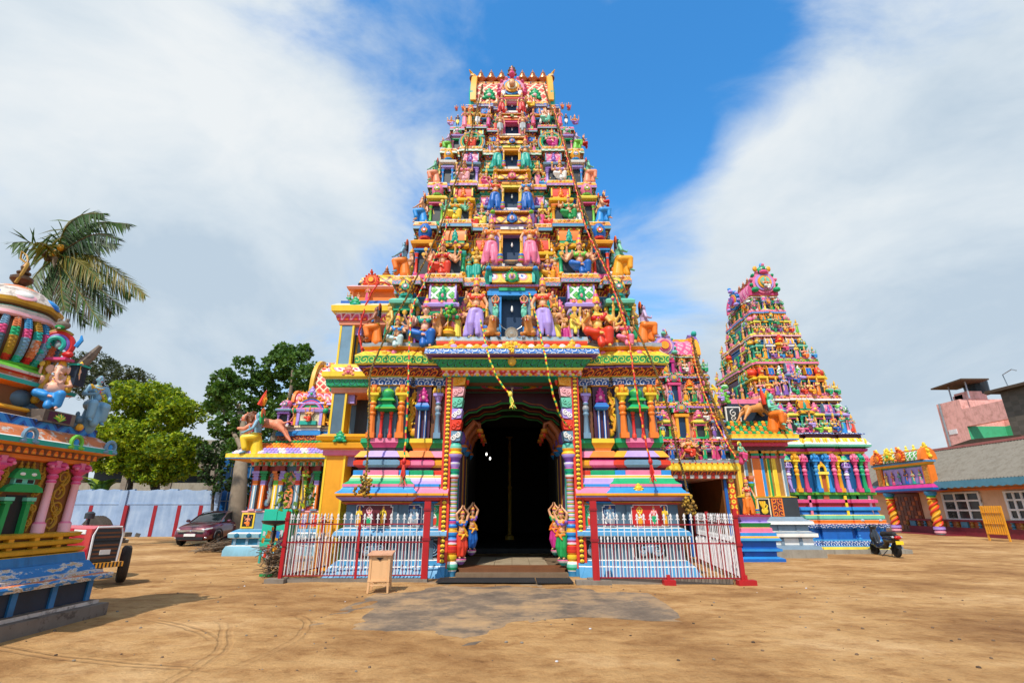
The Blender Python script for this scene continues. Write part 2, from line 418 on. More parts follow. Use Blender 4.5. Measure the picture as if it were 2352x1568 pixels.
def sand():
 m, nt, b = _mat('sandy_soil'); v = objco(nt)
 st = nt.nodes.new('ShaderNodeMapping'); nt.links.new(v, st.inputs[0]); st.inputs['Scale'].default_value = (.8, 1.05, 1)
 big = noise_(nt, st.outputs[0], .42, 5, .62); mid = noise_(nt, st.outputs[0], 2.6, 8, .74); fine = noise_(nt, v, 34, 4, .7)
 foot = nt.nodes.new('ShaderNodeTexVoronoi'); foot.inputs['Scale'].default_value = 3.4; foot.feature = 'SMOOTH_F1'
 dv = nt.nodes.new('ShaderNodeVectorMath'); dv.operation = 'MULTIPLY_ADD'
 wn = nt.nodes.new('ShaderNodeTexNoise'); wn.inputs['Scale'].default_value = 2.; nt.links.new(v, wn.inputs['Vector'])
 nt.links.new(wn.outputs['Color'], dv.inputs[0]); dv.inputs[1].default_value = (.9,.9,0); nt.links.new(st.outputs[0], dv.inputs[2])
 nt.links.new(dv.outputs[0], foot.inputs['Vector'])
 c = ramp(nt, big, [(.30, (.24,.118,.046)), (.43, (.35,.190,.075)), (.54, (.47,.275,.115)), (.70, (.57,.365,.18))])
 c2 = ramp(nt, mid, [(.30, (.42,.31,.25)), (.43, (.80,.73,.67)), (.54, (1,1,1)), (.75, (1.1,1.08,1.05))])
 c = mix_(nt, .8, c, c2, 'MULTIPLY')
 c = mix_(nt, .35, c, ramp(nt, fine, [(.3, (.45,.40,.36)), (.5, (1,1,1)), (.75, (1.15,1.12,1.1))]), 'MULTIPLY')
 # tyre tracks pressed into the soil: arcs given by centre, radius, half width
 s = nt.nodes.new('ShaderNodeSeparateXYZ'); nt.links.new(v, s.inputs[0])
 track = None
 wob = math_(nt, 'MULTIPLY', noise_(nt, v, 1.1, 2), .18)
 for cx, cy, r, x0, x1, y0, y1 in ((-7.9,5.6,4.55,-5.5,-2.,4.6,8.6), (-5.8,7.2,3.0,-5.,-2.3,5.8,9.2), (-1.2,19.,13.,-7,-3,5.,9.6), (-9.,2.4,7.2,-6.,-3,7.2,9.2)):
  dx = math_(nt, 'SUBTRACT', s.outputs[0], cx); dy = math_(nt, 'SUBTRACT', s.outputs[1], cy)
  d = math_(nt, 'SQRT', math_(nt, 'ADD', math_(nt, 'MULTIPLY', dx, dx), math_(nt, 'MULTIPLY', dy, dy)))
  d = math_(nt, 'ABSOLUTE', math_(nt, 'SUBTRACT', math_(nt, 'ADD', d, wob), r+.09))
  d = math_(nt, 'ABSOLUTE', math_(nt, 'SUBTRACT', d, .055))
  g = nt.nodes.new('ShaderNodeMapRange'); nt.links.new(d, g.inputs[0]); g.interpolation_type = 'SMOOTHSTEP'
  g.inputs[1].default_value = .05; g.inputs[2].default_value = .015
  f = g.outputs[0]
  for sk, lo, hi in ((0, x0, x1), (1, y0, y1)):
   a = nt.nodes.new('ShaderNodeMapRange'); nt.links.new(s.outputs[sk], a.inputs[0]); a.inputs[1].default_value = lo; a.inputs[2].default_value = lo+.7
   e = nt.nodes.new('ShaderNodeMapRange'); nt.links.new(s.outputs[sk], e.inputs[0]); e.inputs[1].default_value = hi; e.inputs[2].default_value = hi-.7
   f = math_(nt, 'MULTIPLY', math_(nt, 'MULTIPLY', f, a.outputs[0]), e.outputs[0])
  track = f if track is None else math_(nt, 'MAXIMUM', track, f)
 c = mix_(nt, math_(nt, 'MULTIPLY', track, .16), c, (.26,.135,.06))
 nt.links.new(c, b.inputs['Base Color']); b.inputs['Roughness'].default_value = .92; b.inputs['Specular IOR Level'].default_value = .15
 h = math_(nt, 'ADD', math_(nt, 'MULTIPLY', mid, .55), math_(nt, 'MULTIPLY', foot.outputs['Distance'], .30))
 h = math_(nt, 'ADD', h, math_(nt, 'MULTIPLY', fine, .10))
 h = math_(nt, 'SUBTRACT', h, math_(nt, 'MULTIPLY', track, .14))
 bump_(nt, b, h, 1., .13)
 MATS['sandy_soil'] = m; return m
sand()
def axis(lo, hi, near0, near1, d0, d1):
 out = []; x = near0
 while x < near1: out.append(x); x += d0
 a = near1; st = d0
 while a < hi: out.append(a); st = min(st*1.35, d1); a += st
 out.append(hi); a = near0; st = d0; pre = []
 while a > lo:
  st = min(st*1.35, d1); a -= st; pre.append(max(a, lo))
 return sorted(set(pre+out))
#
gx = axis(-700, 700, -16, 18, .16, 90); gy = axis(-60, 900, 2., 26., .16, 90)
mb = MB(); vs = [(x, y, ground_h(x, y) if (abs(x) < 60 and -5 < y < 70) else 0.) for y in gy for x in gx]; nx = len(gx)
mb.add(vs, [(j*nx+i, j*nx+i+1, (j+1)*nx+i+1, (j+1)*nx+i) for j in range(len(gy)-1) for i in range(nx-1)], 'sandy_soil')
tag(mb.build('ground', None, 60), kind='structure')
# worn concrete apron in front of the doorway: irregular outline, sand drifted over its rim
def apron_mat():
 m, nt, b = _mat('worn_concrete'); v = objco(nt)
 n = noise_(nt, v, 1.6, 7, .68); n2 = noise_(nt, v, 14, 5, .7)
 c = ramp(nt, n, [(.30, (.09,.066,.048)), (.46, (.165,.118,.080)), (.60, (.235,.165,.105)), (.76, (.36,.235,.125))])
 c = mix_(nt, .5, c, ramp(nt, n2, [(.3, (.55,.52,.5)), (.55, (1,1,1)), (.8, (1.2,1.15,1.1))]), 'MULTIPLY')
 n3 = noise_(nt, v, .8, 6, .7)
 c = mix_(nt, ramp(nt, n3, [(.46, (0,0,0)), (.66, (.85,.85,.85))]), c, (.40,.245,.115))
 nt.links.new(c, b.inputs['Base Color']); b.inputs['Roughness'].default_value = .85
 bump_(nt, b, math_(nt, 'ADD', n, math_(nt, 'MULTIPLY', n2, .3)), .7, .05)
 MATS['worn_concrete'] = m
apron_mat()
cx_ = sum(p.x for p in APR)/len(APR); cy_ = sum(p.y for p in APR)/len(APR)
pts = [(cx_+(p.x-cx_)*1.35, min(13.2, cy_+(p.y-cy_)*1.3)) for p in APR]
mb = MB(); mb.prism(pts, -.2, -.014, 'worn_concrete', 'z')
tag(mb.build('concrete_apron', None, 0), kind='structure')
# ------------------------------------------------------------------ statue templates (unit height, facing -y); meshes are shared by every copy
def hand(p, d, spread, r=.0105):
 """palm, four fingers of different lengths and a thumb, pointing along d"""
 p = Vector(p); d = Vector(d).normalized(); s = Vector(spread).normalized()
 out = [('c', p, p+d*.035, .017, .019)]
 for k, L in enumerate((.030, .038, .036, .026)):
  q = p+d*.040+s*((k-1.5)*.0115); out.append(('c', q, q+d*L, r*.72, r*.55))
 q = p+d*.012+s*.016; out.append(('c', q, q+(d*.6+s*.8)*.030, r*.8, r*.6))
 return out
def head(z=.895, y=-.005, r=.058):
 return [('e', (0,y,z), (r*.86, r*.98, r*1.22)), ('c', (0,y+.004,z-.095), (0,y,z-.03), .030, .034), ('e', (0,y-r*.95,z-.008), (.010,.016,.017)),
   ('e', (0,y-r*.82,z-.036), (.020,.014,.011)), ('e', (0,y-r*.66,z-.060), (.022,.020,.016)), ('e', (-r*.92,y+.006,z-.008), (.010,.016,.022)), ('e', (r*.92,y+.006,z-.008), (.010,.016,.022))]
def arm(side, el, ha, hd, sp, sh=(.112, 0, .775)):
 s = (sh[0]*side, sh[1], sh[2])
 return [('c', s, el, .037, .030), ('c', el, ha, .029, .021)]+hand(ha, hd, sp)
def leg(hip, kn, an, toe, rt=.062, rc=.042):
 return [('c', hip, kn, rt, .046), ('c', kn, an, rc, .026), ('e', (kn[0]*.5+an[0]*.5, kn[1]*.55+an[1]*.45+.008, kn[2]*.6+an[2]*.4), (.040,.042,.075)), ('c', an, toe, .027, .018)]
def torso(female=True, zp=.50, belly=.0):
 t = [('e', (0,0,zp), (.100,.076,.070)), ('c', (0,0,zp+.04), (0,-.004,zp+.17), .066, .074), ('e', (0,.002,zp+.225), (.108,.072,.080)),
         ('c', (-.075,.004,zp+.272), (.075,.004,zp+.272), .036, .036), ('e', (0,-.055,zp+.10), (.055,.03+belly,.06))]
 if female: t += [('e', (-.045,-.060,zp+.205), (.040,.038,.040)), ('e', (.045,-.060,zp+.205), (.040,.038,.040))]
 else: t += [('e', (-.045,-.05,zp+.215), (.045,.028,.036)), ('e', (.045,-.05,zp+.215), (.045,.028,.036))]
 return t
def shift(parts, dz, dy=0):
 o = []
 for p in parts:
  q = list(p)
  q[1] = Vector(p[1])+Vector((0,dy,dz))
  if p[0] == 'c': q[2] = Vector(p[2])+Vector((0,dy,dz))
  o.append(tuple(q))
 return o
TPL = {}
def facemesh(z, y=-.005, r=.058):
 mb = MB()
 for s in (-1, 1):
  mb.ell((s*.022, y-r*.80, z+.012), (.0135,.008,.0075), 'white', 8, 5)
  mb.ell((s*.022, y-r*.915, z+.012), (.006,.004,.0068), 'black', 6, 4)
  mb.tube([(s*.008, y-r*.93, z+.026), (s*.022, y-r*.92, z+.033), (s*.040, y-r*.72, z+.028)], .0034, 'black', 4)
 mb.ell((0, y-r*1.0, z-.037), (.015,.006,.006), 'red', 8, 4)
 mb.ell((0, y-r*.99, z+.038), (.005,.004,.007), 'red', 6, 4)
 o = mb.build('tmp', None, 60); me = o.data; bpy.data.objects.remove(o); me.name = 'face'; return me
def tomesh(mb, name, smooth=40):
 o = mb.build('tmp', None, smooth); me = o.data; bpy.data.objects.remove(o); me.name = name; return me
def crownmesh(z, tall=1.0, y=0):
 mb = MB()
 mb.lathe([(.060,z+.030),(.066,z+.040),(.066,z+.056),(.058,z+.060),(.060,z+.072),(.052,z+.080),(.050,z+.080+.045*tall),(.042,z+.084+.05*tall),(.043,z+.09+.06*tall),(.026,z+.10+.10*tall),(.014,z+.105+.115*tall),(.017,z+.11+.125*tall),(.001,z+.115+.16*tall)],
             (0,y,0), ['gold','rose','gold','yellow','gold','amber','yellow','gold','rose','gold','amber','yellow'], 12)
 mb.ell((0,y-.064,z+.052), (.016,.008,.022), 'rose', 8, 5)
 for s in (-1, 1): mb.ell((s*.066,y+.004,z-.038), (.010,.010,.022), 'yellow', 6, 5)
 return tomesh(mb, 'crown')
def jewelmesh(zp, z_neck, y=0, belt=True, bands=()):
 mb = MB()
 def ring(c, rx, ry, t, m, tilt=0, n=18):
  mb.tube([(c[0]+rx*math.cos(TAU*k/n), c[1]+ry*math.sin(TAU*k/n), c[2]-tilt*math.sin(TAU*k/n)*-1) for k in range(n+1)], t, m, 5, False)
 ring((0,y-.002,z_neck), .046, .046, .008, 'yellow', .012); ring((0,y-.020,z_neck-.028), .066, .062, .009, 'gold', .034); ring((0,y-.024,z_neck-.06), .068, .066, .007, 'yellow', .060)
 mb.ell((0,y-.092,z_neck-.105), (.016,.010,.020), 'rose', 8, 5)
 if belt:
  ring((0,y,zp+.055), .092, .076, .011, 'gold'); mb.ell((0,y-.078,zp+.05), (.022,.012,.02), 'red', 8, 5)
 for p, r in bands: ring(p, r, r, .008, 'yellow', 0, 10)
 return tomesh(mb, 'jewellery')
def hairmesh(z, y=0, L=.13):
 return blob('hair', [('e', (0,y+.016,z+.018), (.058,.054,.062)), ('c', (-.042,y+.035,z), (-.062,y+.045,z-L), .030, .030), ('c', (.042,y+.035,z), (.062,y+.045,z-L), .030, .030), ('c', (0,y+.05,z), (0,y+.055,z-L), .035, .035)], .014, 4)
def pleats(z0, z1, r0, r1, y=0, sx=1., sy=.75, n=12, amp=.06, nn=48):
 mb = MB(); prof = []
 vs = []; fs = []; K = 8
 for j in range(K+1):
  t = j/K; r = r0+(r1-r0)*(t**1.3); z = z0+(z1-z0)*t
  for k in range(nn):
   a = TAU*k/nn; rr = r*(1+amp*t*math.cos(n*a)); vs.append((rr*math.cos(a)*sx, y+rr*math.sin(a)*sy, z))
 for j in range(K):
  for k in range(nn): fs.append((j*nn+k, (j+1)*nn+k, (j+1)*nn+(k+1) % nn, j*nn+(k+1) % nn))
 fs.append(tuple(range(nn))); fs.append(tuple(reversed([K*nn+k for k in range(nn)])))
 mb.add(vs, fs, 'white'); return mb
def template(key, body, garment, zp, zh, blouse=True, crown=1.0, belt=True, gmesh=None, extra=None, vox=.012, hairL=.13, bands=(), y=0, face=True):
 d = {}
 d['body'] = blob('body', body, vox)
 if garment: d['garment'] = blob('garment', garment, vox)
 elif gmesh: d['garment'] = tomesh(gmesh, 'garment', 60)
 if blouse: d['blouse'] = blob('blouse', [('e', (0,y+.002,zp+.215), (.112,.076,.058)), ('e', (-.045,y-.060,zp+.205), (.044,.042,.044)), ('e', (.045,y-.060,zp+.205), (.044,.042,.044)),
  ('e', (-.112,y,zp+.262), (.048,.048,.052)), ('e', (.112,y,zp+.262), (.048,.048,.052))], vox, 5)
 if crown: d['crown'] = crownmesh(zh, crown, y-.002)
 d['jewellery'] = jewelmesh(zp, zp+.30, y, belt, bands)
 d['hair'] = hairmesh(zh, y, hairL)
 if face: d['face'] = facemesh(zh, y-.005)
 if extra: d.update(extra)
 TPL[key] = d
def legs_stand(bend=.02): return leg((-.055,0,.47), (-.072,-bend,.255), (-.068,.012,.035), (-.082,-.065,.018))+leg((.055,0,.47), (.072,-bend,.255), (.068,.012,.035), (.082,-.065,.018))
def macemesh(x, y, zb, zt):
 mb = MB(); L = zt-zb
 mb.lathe([(.018,0),(.052,.03*L),(.066,.12*L),(.050,.20*L),(.060,.25*L),(.056,.36*L),(.030,.42*L),(.034,.46*L),(.022,.5*L),(.020,.92*L),(.034,.95*L),(.012,L)], (x,y,zb), ['gold','rose','emerald','gold','blue','gold','yellow','gold','gold','yellow','gold'], 10)
 return tomesh(mb, 'mace')
def staffmesh(x, y, zb, zt, head_=True):
 mb = MB(); mb.tube([(x,y,zb),(x,y,zt)], .011, 'gold', 6)
 if head_:
  for s in (-1,0,1): mb.tube([(x,y,zt-.02),(x+s*.035,y,zt+.03),(x+s*.030,y,zt+.09)], [.012,.010,.002], 'yellow', 5)
 return tomesh(mb, 'trident')
LB = leg
# guard: one foot forward, club under one hand, the other palm lifted
template('guard', torso()+head()+legs_stand(.04)+arm(-1,(-.185,-.02,.63),(-.175,-.10,.73),(0,-.2,1),(1,0,0))+arm(1,(.190,-.02,.62),(.165,-.10,.50),(.1,-.3,-.9),(1,0,0)),
 [('e', (0,0,.485), (.108,.086,.075)), ('c', (-.055,0,.46), (-.082,-.035,.25), .080, .068), ('c', (-.082,-.035,.25), (-.075,0,.075), .068, .05), ('c', (.055,0,.46), (.080,-.03,.25), .078, .072), ('c', (.08,-.03,.25), (.105,0,.05), .072, .085), ('c', (.02,-.05,.40), (.03,-.07,.06), .03, .045), ('c', (-.12,.03,.42), (-.16,.05,.06), .03, .05)],
 .50, .895, extra={'mace': macemesh(.175,-.115,.0,.50)}, bands=(((-.19,-.06,.66), .026), ((.18,-.05,.56), .026)))
template('stand', torso()+head()+legs_stand()+arm(-1,(-.165,.0,.62),(-.045,-.125,.66),(.4,-.2,.8),(0,0,1))+arm(1,(.165,.0,.62),(.045,-.125,.66),(-.4,-.2,.8),(0,0,1)),
 None, .50, .895, gmesh=pleats(.56,.02,.098,.125,0,1.,.8,10,.07))
template('man', torso(False)+head()+legs_stand(.03)+arm(-1,(-.17,.01,.62),(-.125,-.11,.66),(.3,-.3,.8),(0,0,1))+arm(1,(.175,.02,.61),(.150,-.05,.46),(0,-.3,-.9),(0,1,0)),
 [('e', (0,0,.49), (.107,.084,.07)), ('c', (-.056,0,.46), (-.073,-.03,.26), .075, .060), ('c', (.056,0,.46), (.073,-.03,.26), .075, .060), ('c', (0,-.06,.46), (.01,-.07,.12), .034, .05)],
 .50, .895, blouse=False, crown=.5)
# seated on a ledge, one leg folded, four arms
sl_ = shift(torso(), -.23)+shift(head(), -.23)
def seat_legs(): return [('c', (-.06,-.01,.25), (-.165,-.165,.25), .068, .052), ('c', (-.165,-.165,.25), (-.03,-.20,.215), .044, .030), ('c', (-.03,-.20,.215), (.035,-.225,.20), .026, .020),
                         ('c', (.06,-.01,.25), (.125,-.18,.25), .068, .052), ('c', (.125,-.18,.25), (.115,-.165,.05), .044, .028), ('c', (.115,-.165,.05), (.12,-.235,.025), .027, .02)]
seat_g = [('e', (0,0,.25), (.125,.09,.07)), ('c', (-.06,-.01,.25), (-.165,-.165,.25), .082, .066), ('c', (-.165,-.165,.25), (-.045,-.20,.22), .060, .048), ('c', (.06,-.01,.25), (.125,-.18,.25), .082, .068), ('c', (.125,-.18,.25), (.118,-.165,.09), .066, .058),
          ('c', (0,-.12,.23), (.01,-.19,.06), .05, .055), ('e', (.0,-.14,.18), (.13,.06,.06))]
def seat_base():
 mb = MB(); mb.lathe([(.15,.0),(.16,.02),(.15,.05),(.18,.09),(.18,.11),(.13,.18),(.12,.19)], (0,.03,0), ['grey','pink','rose','pink','grey','grey'], 16, 1., .72, flute=(16,.03)); return tomesh(mb, 'lotus_base')
a4 = arm(-1,(-.185,-.04,.42),(-.150,-.16,.46),(-.1,-.2,1),(1,0,0),(.112,0,.545))+arm(1,(.185,-.04,.42),(.150,-.15,.38),(.1,-.9,.1),(1,0,0),(.112,0,.545))
a4b = arm(-1,(-.235,.02,.50),(-.235,-.02,.63),(0,0,1),(1,0,0),(.11,.01,.55))+arm(1,(.235,.02,.50),(.235,-.02,.63),(0,0,1),(1,0,0),(.11,.01,.55))
def attr_mesh(pts):
 out = {}
 for i, (x, y, z) in enumerate(pts):
  mb = MB()
  if i % 2: mb.tube([(x,y,z-.06),(x,y,z+.10)], [.008,.008], 'gold', 5); mb.lathe([(.001,.0),(.026,.03),(.030,.05),(.001,.09)], (x,y,z+.08), ['rose','pink','yellow'], 8)
  else: mb.lathe([(.001,-.012),(.038,-.008),(.038,.008),(.001,.012)], (x,y,z+.07), 'gold', 12, M=Matrix.Rotation(PI/2,4,'X')); mb.tube([(x,y,z-.01),(x,y,z+.05)], .007, 'gold', 5)
  out['held_emblem#%d' % i] = tomesh(mb, 'held_emblem')
 return out
template('seat', sl_+seat_legs()+a4+a4b, seat_g, .27, .665, extra={**attr_mesh([(-.235,-.03,.66),(.235,-.03,.66)]), 'lotus_base': seat_base()})
a8 = a4+a4b+arm(-1,(-.255,.01,.44),(-.31,-.04,.52),(-.2,-.1,1),(1,0,0),(.11,.01,.54))+arm(1,(.255,.01,.44),(.31,-.04,.52),(.2,-.1,1),(1,0,0),(.11,.01,.54))+arm(-1,(-.25,.0,.38),(-.315,-.07,.40),(-.6,-.3,.6),(0,0,1),(.11,.01,.53))+arm(1,(.25,.0,.38),(.315,-.07,.40),(.6,-.3,.6),(0,0,1),(.11,.01,.53))
template('seat8', sl_+seat_legs()+a8, seat_g, .27, .665, extra={**attr_mesh([(-.235,-.03,.66),(.235,-.03,.66),(-.32,-.05,.55),(.32,-.05,.55),(-.35,-.09,.42),(.35,-.09,.42)]), 'lotus_base': seat_base()})
# sitting on an edge with both legs hanging, heavy torso, no crown (long black hair)
side_b = shift(torso(False, belly=.03), -.13)+shift(head(), -.13)+[('c', (-.06,-.01,.36), (-.085,-.20,.36), .068, .052), ('c', (-.085,-.20,.36), (-.085,-.19,.13), .045, .028), ('c', (-.085,-.19,.13), (-.09,-.26,.10), .028, .02),
          ('c', (.06,-.01,.36), (.085,-.19,.33), .068, .052), ('c', (.085,-.19,.33), (.10,-.13,.09), .045, .028), ('c', (.10,-.13,.09), (.10,-.21,.06), .028, .02)]
side_b += arm(-1,(-.175,-.02,.50),(-.06,-.15,.52),(.3,-.3,.7),(0,0,1),(.112,0,.645))+arm(1,(.175,-.03,.50),(.11,-.19,.43),(-.1,-.9,-.2),(1,0,0),(.112,0,.645))
side_g = [('e', (0,0,.365), (.120,.090,.07)), ('c', (-.06,-.01,.36), (-.085,-.20,.36), .084, .066), ('c', (-.085,-.20,.36), (-.085,-.19,.17), .062, .052), ('c', (.06,-.01,.36), (.085,-.19,.33), .084, .066), ('c', (.085,-.19,.33), (.10,-.14,.15), .062, .055), ('c', (0,-.10,.33), (0,-.15,.08), .055, .065), ('c', (0,.02,.3), (0,.05,.03), .09, .12)]
def halo(z):
 mb = MB(); mb.lathe([(.001,-.01),(.095,-.012),(.110,0),(.095,.012),(.001,.01)], (0,.05,z), ['red','orange','red','red'], 18, M=Matrix.Rotation(PI/2,4,'X')); return tomesh(mb, 'halo')
template('side', side_b, side_g, .37, .765, blouse=False, crown=0, hairL=.16, extra={'halo': halo(.80), 'sash': blob('sash', [('e', (0,.0,.60), (.118,.082,.030)), ('c', (-.10,-.02,.66), (.08,-.07,.47), .026, .026)], .013)})
# dancer with arms joined above the head
template('dancer', torso()+head()+leg((-.055,0,.47), (-.06,-.03,.255), (-.05,.012,.035), (-.06,-.065,.018))+leg((.055,0,.47), (.085,-.05,.26), (.05,.0,.035), (.07,-.07,.018))
 +arm(-1,(-.165,-.02,.93),(-.035,-.03,1.06),(.25,0,1),(0,1,0))+arm(1,(.165,-.02,.93),(.035,-.03,1.06),(-.25,0,1),(0,1,0)),
 [('e', (0,0,.485), (.108,.086,.075)), ('c', (-.055,0,.46), (-.064,-.03,.25), .076, .062), ('c', (-.064,-.03,.25), (-.055,.0,.075), .062, .052), ('c', (.055,0,.46), (.084,-.045,.25), .076, .062), ('c', (.084,-.045,.25), (.055,.0,.07), .062, .052), ('c', (.0,-.06,.46), (.0,-.06,.07), .03, .04)],
 .50, .895, crown=.25, extra={'sash': blob('sash', [('c', (-.09,-.05,.77), (.09,-.06,.53), .03, .035), ('c', (.09,-.06,.53), (.10,.02,.40), .035, .03), ('c', (-.10,-.06,.50), (.11,-.07,.47), .03, .03), ('c', (.02,-.10,.50), (-.06,-.09,.40), .024, .02)], .012),
      'pedestal': tomesh((lambda m: (m.lathe([(.05,-.12),(.11,-.06),(.13,-.02),(.12,.0)], (0,0,0), ['violet','white','rose'], 14, 1., .8), m)[1])(MB()), 'pedestal')})
# elephant-headed deity
gan_b = shift(torso(False, belly=.05), -.23)+[('e', (0,-.02,.36), (.145,.125,.115)), ('e', (0,-.02,.665), (.080,.078,.080)), ('c', (0,0,.56), (0,-.01,.62), .05, .055), ('c', (0,-.085,.655), (.0,-.135,.56), .038, .030), ('c', (.0,-.135,.56), (.025,-.150,.46), .030, .024), ('c', (.025,-.150,.46), (.075,-.16,.42), .024, .018), ('c', (.075,-.16,.42), (.095,-.165,.455), .018, .014),
         ('e', (-.125,.0,.665), (.065,.014,.075)), ('e', (.125,.0,.665), (.065,.014,.075)), ('c', (.045,-.095,.60), (.07,-.15,.585), .013, .007), ('c', (-.045,-.095,.60), (-.07,-.15,.585), .013, .007)]
template('ganesha', gan_b+seat_legs()+a4+a4b, seat_g, .27, .665, blouse=False, crown=.7, face=False, hairL=.05, extra={**attr_mesh([(-.235,-.03,.66),(.235,-.03,.66)]), 'shawl': blob('shawl', [('c', (-.12,0,.56), (-.16,-.03,.35), .04, .05), ('c', (.12,0,.56), (.16,-.03,.35), .04, .05), ('c', (-.17,0,.36), (-.20,.02,.16), .04, .06)], .014),
 'eyes': tomesh((lambda m: ([m.ell((s*.040,-.085,.68), (.014,.010,.011), 'white', 8, 5) or m.ell((s*.042,-.094,.68), (.006,.004,.007), 'black', 6, 4) for s in (-1,1)], m)[1])(MB()), 'eyes')})
# animals
lion_sit = [('e', (0,.10,.20), (.13,.22,.15)), ('e', (0,-.10,.26), (.12,.13,.17)), ('c', (0,-.12,.30), (0,-.16,.44), .11, .10), ('e', (0,-.20,.50), (.095,.10,.095)), ('e', (0,-.285,.475), (.055,.06,.040)), ('e', (0,-.27,.425), (.042,.05,.020)), ('e', (-.085,-.16,.585), (.028,.018,.032)), ('e', (.085,-.16,.585), (.028,.018,.032)), ('e', (0,-.345,.492), (.020,.014,.014)),
   ('c', (-.085,-.16,.24), (-.09,-.20,.04), .050, .036), ('c', (.085,-.16,.24), (.09,-.20,.04), .050, .036), ('c', (-.09,-.20,.035), (-.09,-.29,.03), .040, .034), ('c', (.09,-.20,.035), (.09,-.29,.03), .040, .034), ('c', (-.12,.16,.16), (-.14,.06,.05), .09, .045), ('c', (.12,.16,.16), (.14,.06,.05), .09, .045), ('c', (0,.30,.16), (.12,.36,.06), .02, .016), ('c', (.12,.36,.06), (.2,.3,.08), .016, .02)]
def mane(c, r, n=46, ax=(0,-1,0), mat='white'):
 rr = random.Random(3); out = []
 c = Vector(c); ax = Vector(ax).normalized()
 for i in range(n):
  a = TAU*i/n*3.0; v = ax.orthogonal().normalized(); w_ = ax.cross(v)
  d = (v*math.cos(a)+w_*math.sin(a)); k = rr.uniform(.75,1.05)
  p0 = c+d*r*.55-ax*rr.uniform(-.2,.9)*r; out.append(('c', p0, p0+d*r*.55*k-ax*r*.35+Vector((0,0,-r*.18)), r*.24, r*.10))
 return out
def lionface(c, sc=1., d=Vector((0,-1,0))):
 mb = MB(); c = Vector(c); d = Vector(d).normalized(); s = d.cross(Vector((0,0,1))).normalized()
 for k in (-1, 1):
  mb.ell(c+d*.075*sc+s*(k*.042*sc)+Vector((0,0,.03*sc)), .020*sc, 'white', 8, 5); mb.ell(c+d*.094*sc+s*(k*.043*sc)+Vector((0,0,.03*sc)), .010*sc, 'black', 6, 4)
  mb.ell(c+d*.125*sc+s*(k*.028*sc)+Vector((0,0,-.055*sc)), (.009*sc,.009*sc,.024*sc), 'white', 6, 4)
 mb.ell(c+d*.110*sc+Vector((0,0,-.055*sc)), (.034*sc,.034*sc,.020*sc), 'red', 8, 5); mb.ell(c+d*.150*sc+Vector((0,0,-.002*sc)), .018*sc, 'black', 8, 5)
 return tomesh(mb, 'lion_face')
TPL['lion'] = {'body': blob('body', lion_sit, .016), 'mane': blob('mane', [('e', (0,-.12,.46), (.14,.10,.16))]+mane((0,-.16,.49), .16), .018, 3), 'lion_face': lionface((0,-.205,.495), 1.)}
lie = [('e', (0,.12,.17), (.13,.26,.14)), ('e', (0,-.08,.20), (.13,.14,.16)), ('c', (0,-.12,.24), (0,-.18,.36), .11, .10), ('e', (0,-.22,.42), (.095,.10,.095)), ('e', (0,-.305,.395), (.055,.06,.040)), ('e', (0,-.29,.345), (.042,.05,.020)), ('e', (-.085,-.18,.505), (.028,.018,.032)), ('e', (.085,-.18,.505), (.028,.018,.032)),
       ('c', (-.12,-.06,.12), (-.13,-.28,.05), .055, .04), ('c', (.12,-.06,.12), (.13,-.28,.05), .055, .04), ('c', (-.13,-.28,.04), (-.13,-.34,.035), .045, .04), ('c', (.13,-.28,.04), (.13,-.34,.035), .045, .04), ('c', (-.13,.26,.12), (-.17,.12,.05), .09, .045), ('c', (.13,.26,.12), (.17,.12,.05), .09, .045)]
TPL['lion_lie'] = {'body': blob('body', lie, .016), 'mane': blob('mane', [('e', (0,-.13,.38), (.15,.11,.17))]+mane((0,-.17,.41), .17), .018, 3), 'lion_face': lionface((0,-.225,.415), 1.)}
# leaping lion, head at -x, for the corner riders
leap = [('c', (-.25,0,.50), (.25,0,.42), .125, .095), ('e', (-.25,0,.50), (.17,.13,.16)), ('e', (.28,0,.42), (.15,.11,.13)), ('c', (-.30,0,.55), (-.42,0,.60), .11, .10), ('e', (-.50,0,.60), (.10,.085,.095)), ('e', (-.585,0,.595), (.06,.05,.036)), ('e', (-.57,0,.535), (.05,.042,.018)), ('e', (-.46,-.07,.69), (.02,.03,.035)), ('e', (-.46,.07,.69), (.02,.03,.035)),
  ('c', (-.30,-.10,.42), (-.44,-.12,.32), .058, .044), ('c', (-.44,-.12,.32), (-.60,-.12,.33), .040, .036), ('c', (-.30,.10,.42), (-.42,.12,.30), .058, .044), ('c', (-.42,.12,.30), (-.58,.12,.26), .040, .036), ('c', (.32,-.08,.40), (.48,-.09,.28), .095, .055), ('c', (.48,-.09,.28), (.60,-.09,.12), .045, .030), ('c', (.60,-.09,.12), (.70,-.09,.03), .034, .03), ('c', (.32,.08,.40), (.46,.09,.24), .095, .055), ('c', (.46,.09,.24), (.58,.09,.08), .045, .030),
  ('c', (.42,0,.45), (.58,0,.50), .026, .02), ('c', (.58,0,.50), (.64,0,.62), .02, .016), ('c', (.64,0,.62), (.60,0,.74), .016, .014), ('e', (.60,0,.77), (.03,.03,.05))]
TPL['lion_leap'] = {'body': blob('body', leap, .018), 'mane': blob('mane', [('e', (-.38,0,.57), (.12,.14,.17))]+mane((-.44,0,.58), .17, ax=(-1,0,0)), .018, 3), 'lion_face': lionface((-.505,0,.600), 1., (-1,0,0))}
DEFMAT = {'blouse': 'red', 'hair': 'black', 'halo': 'red'}
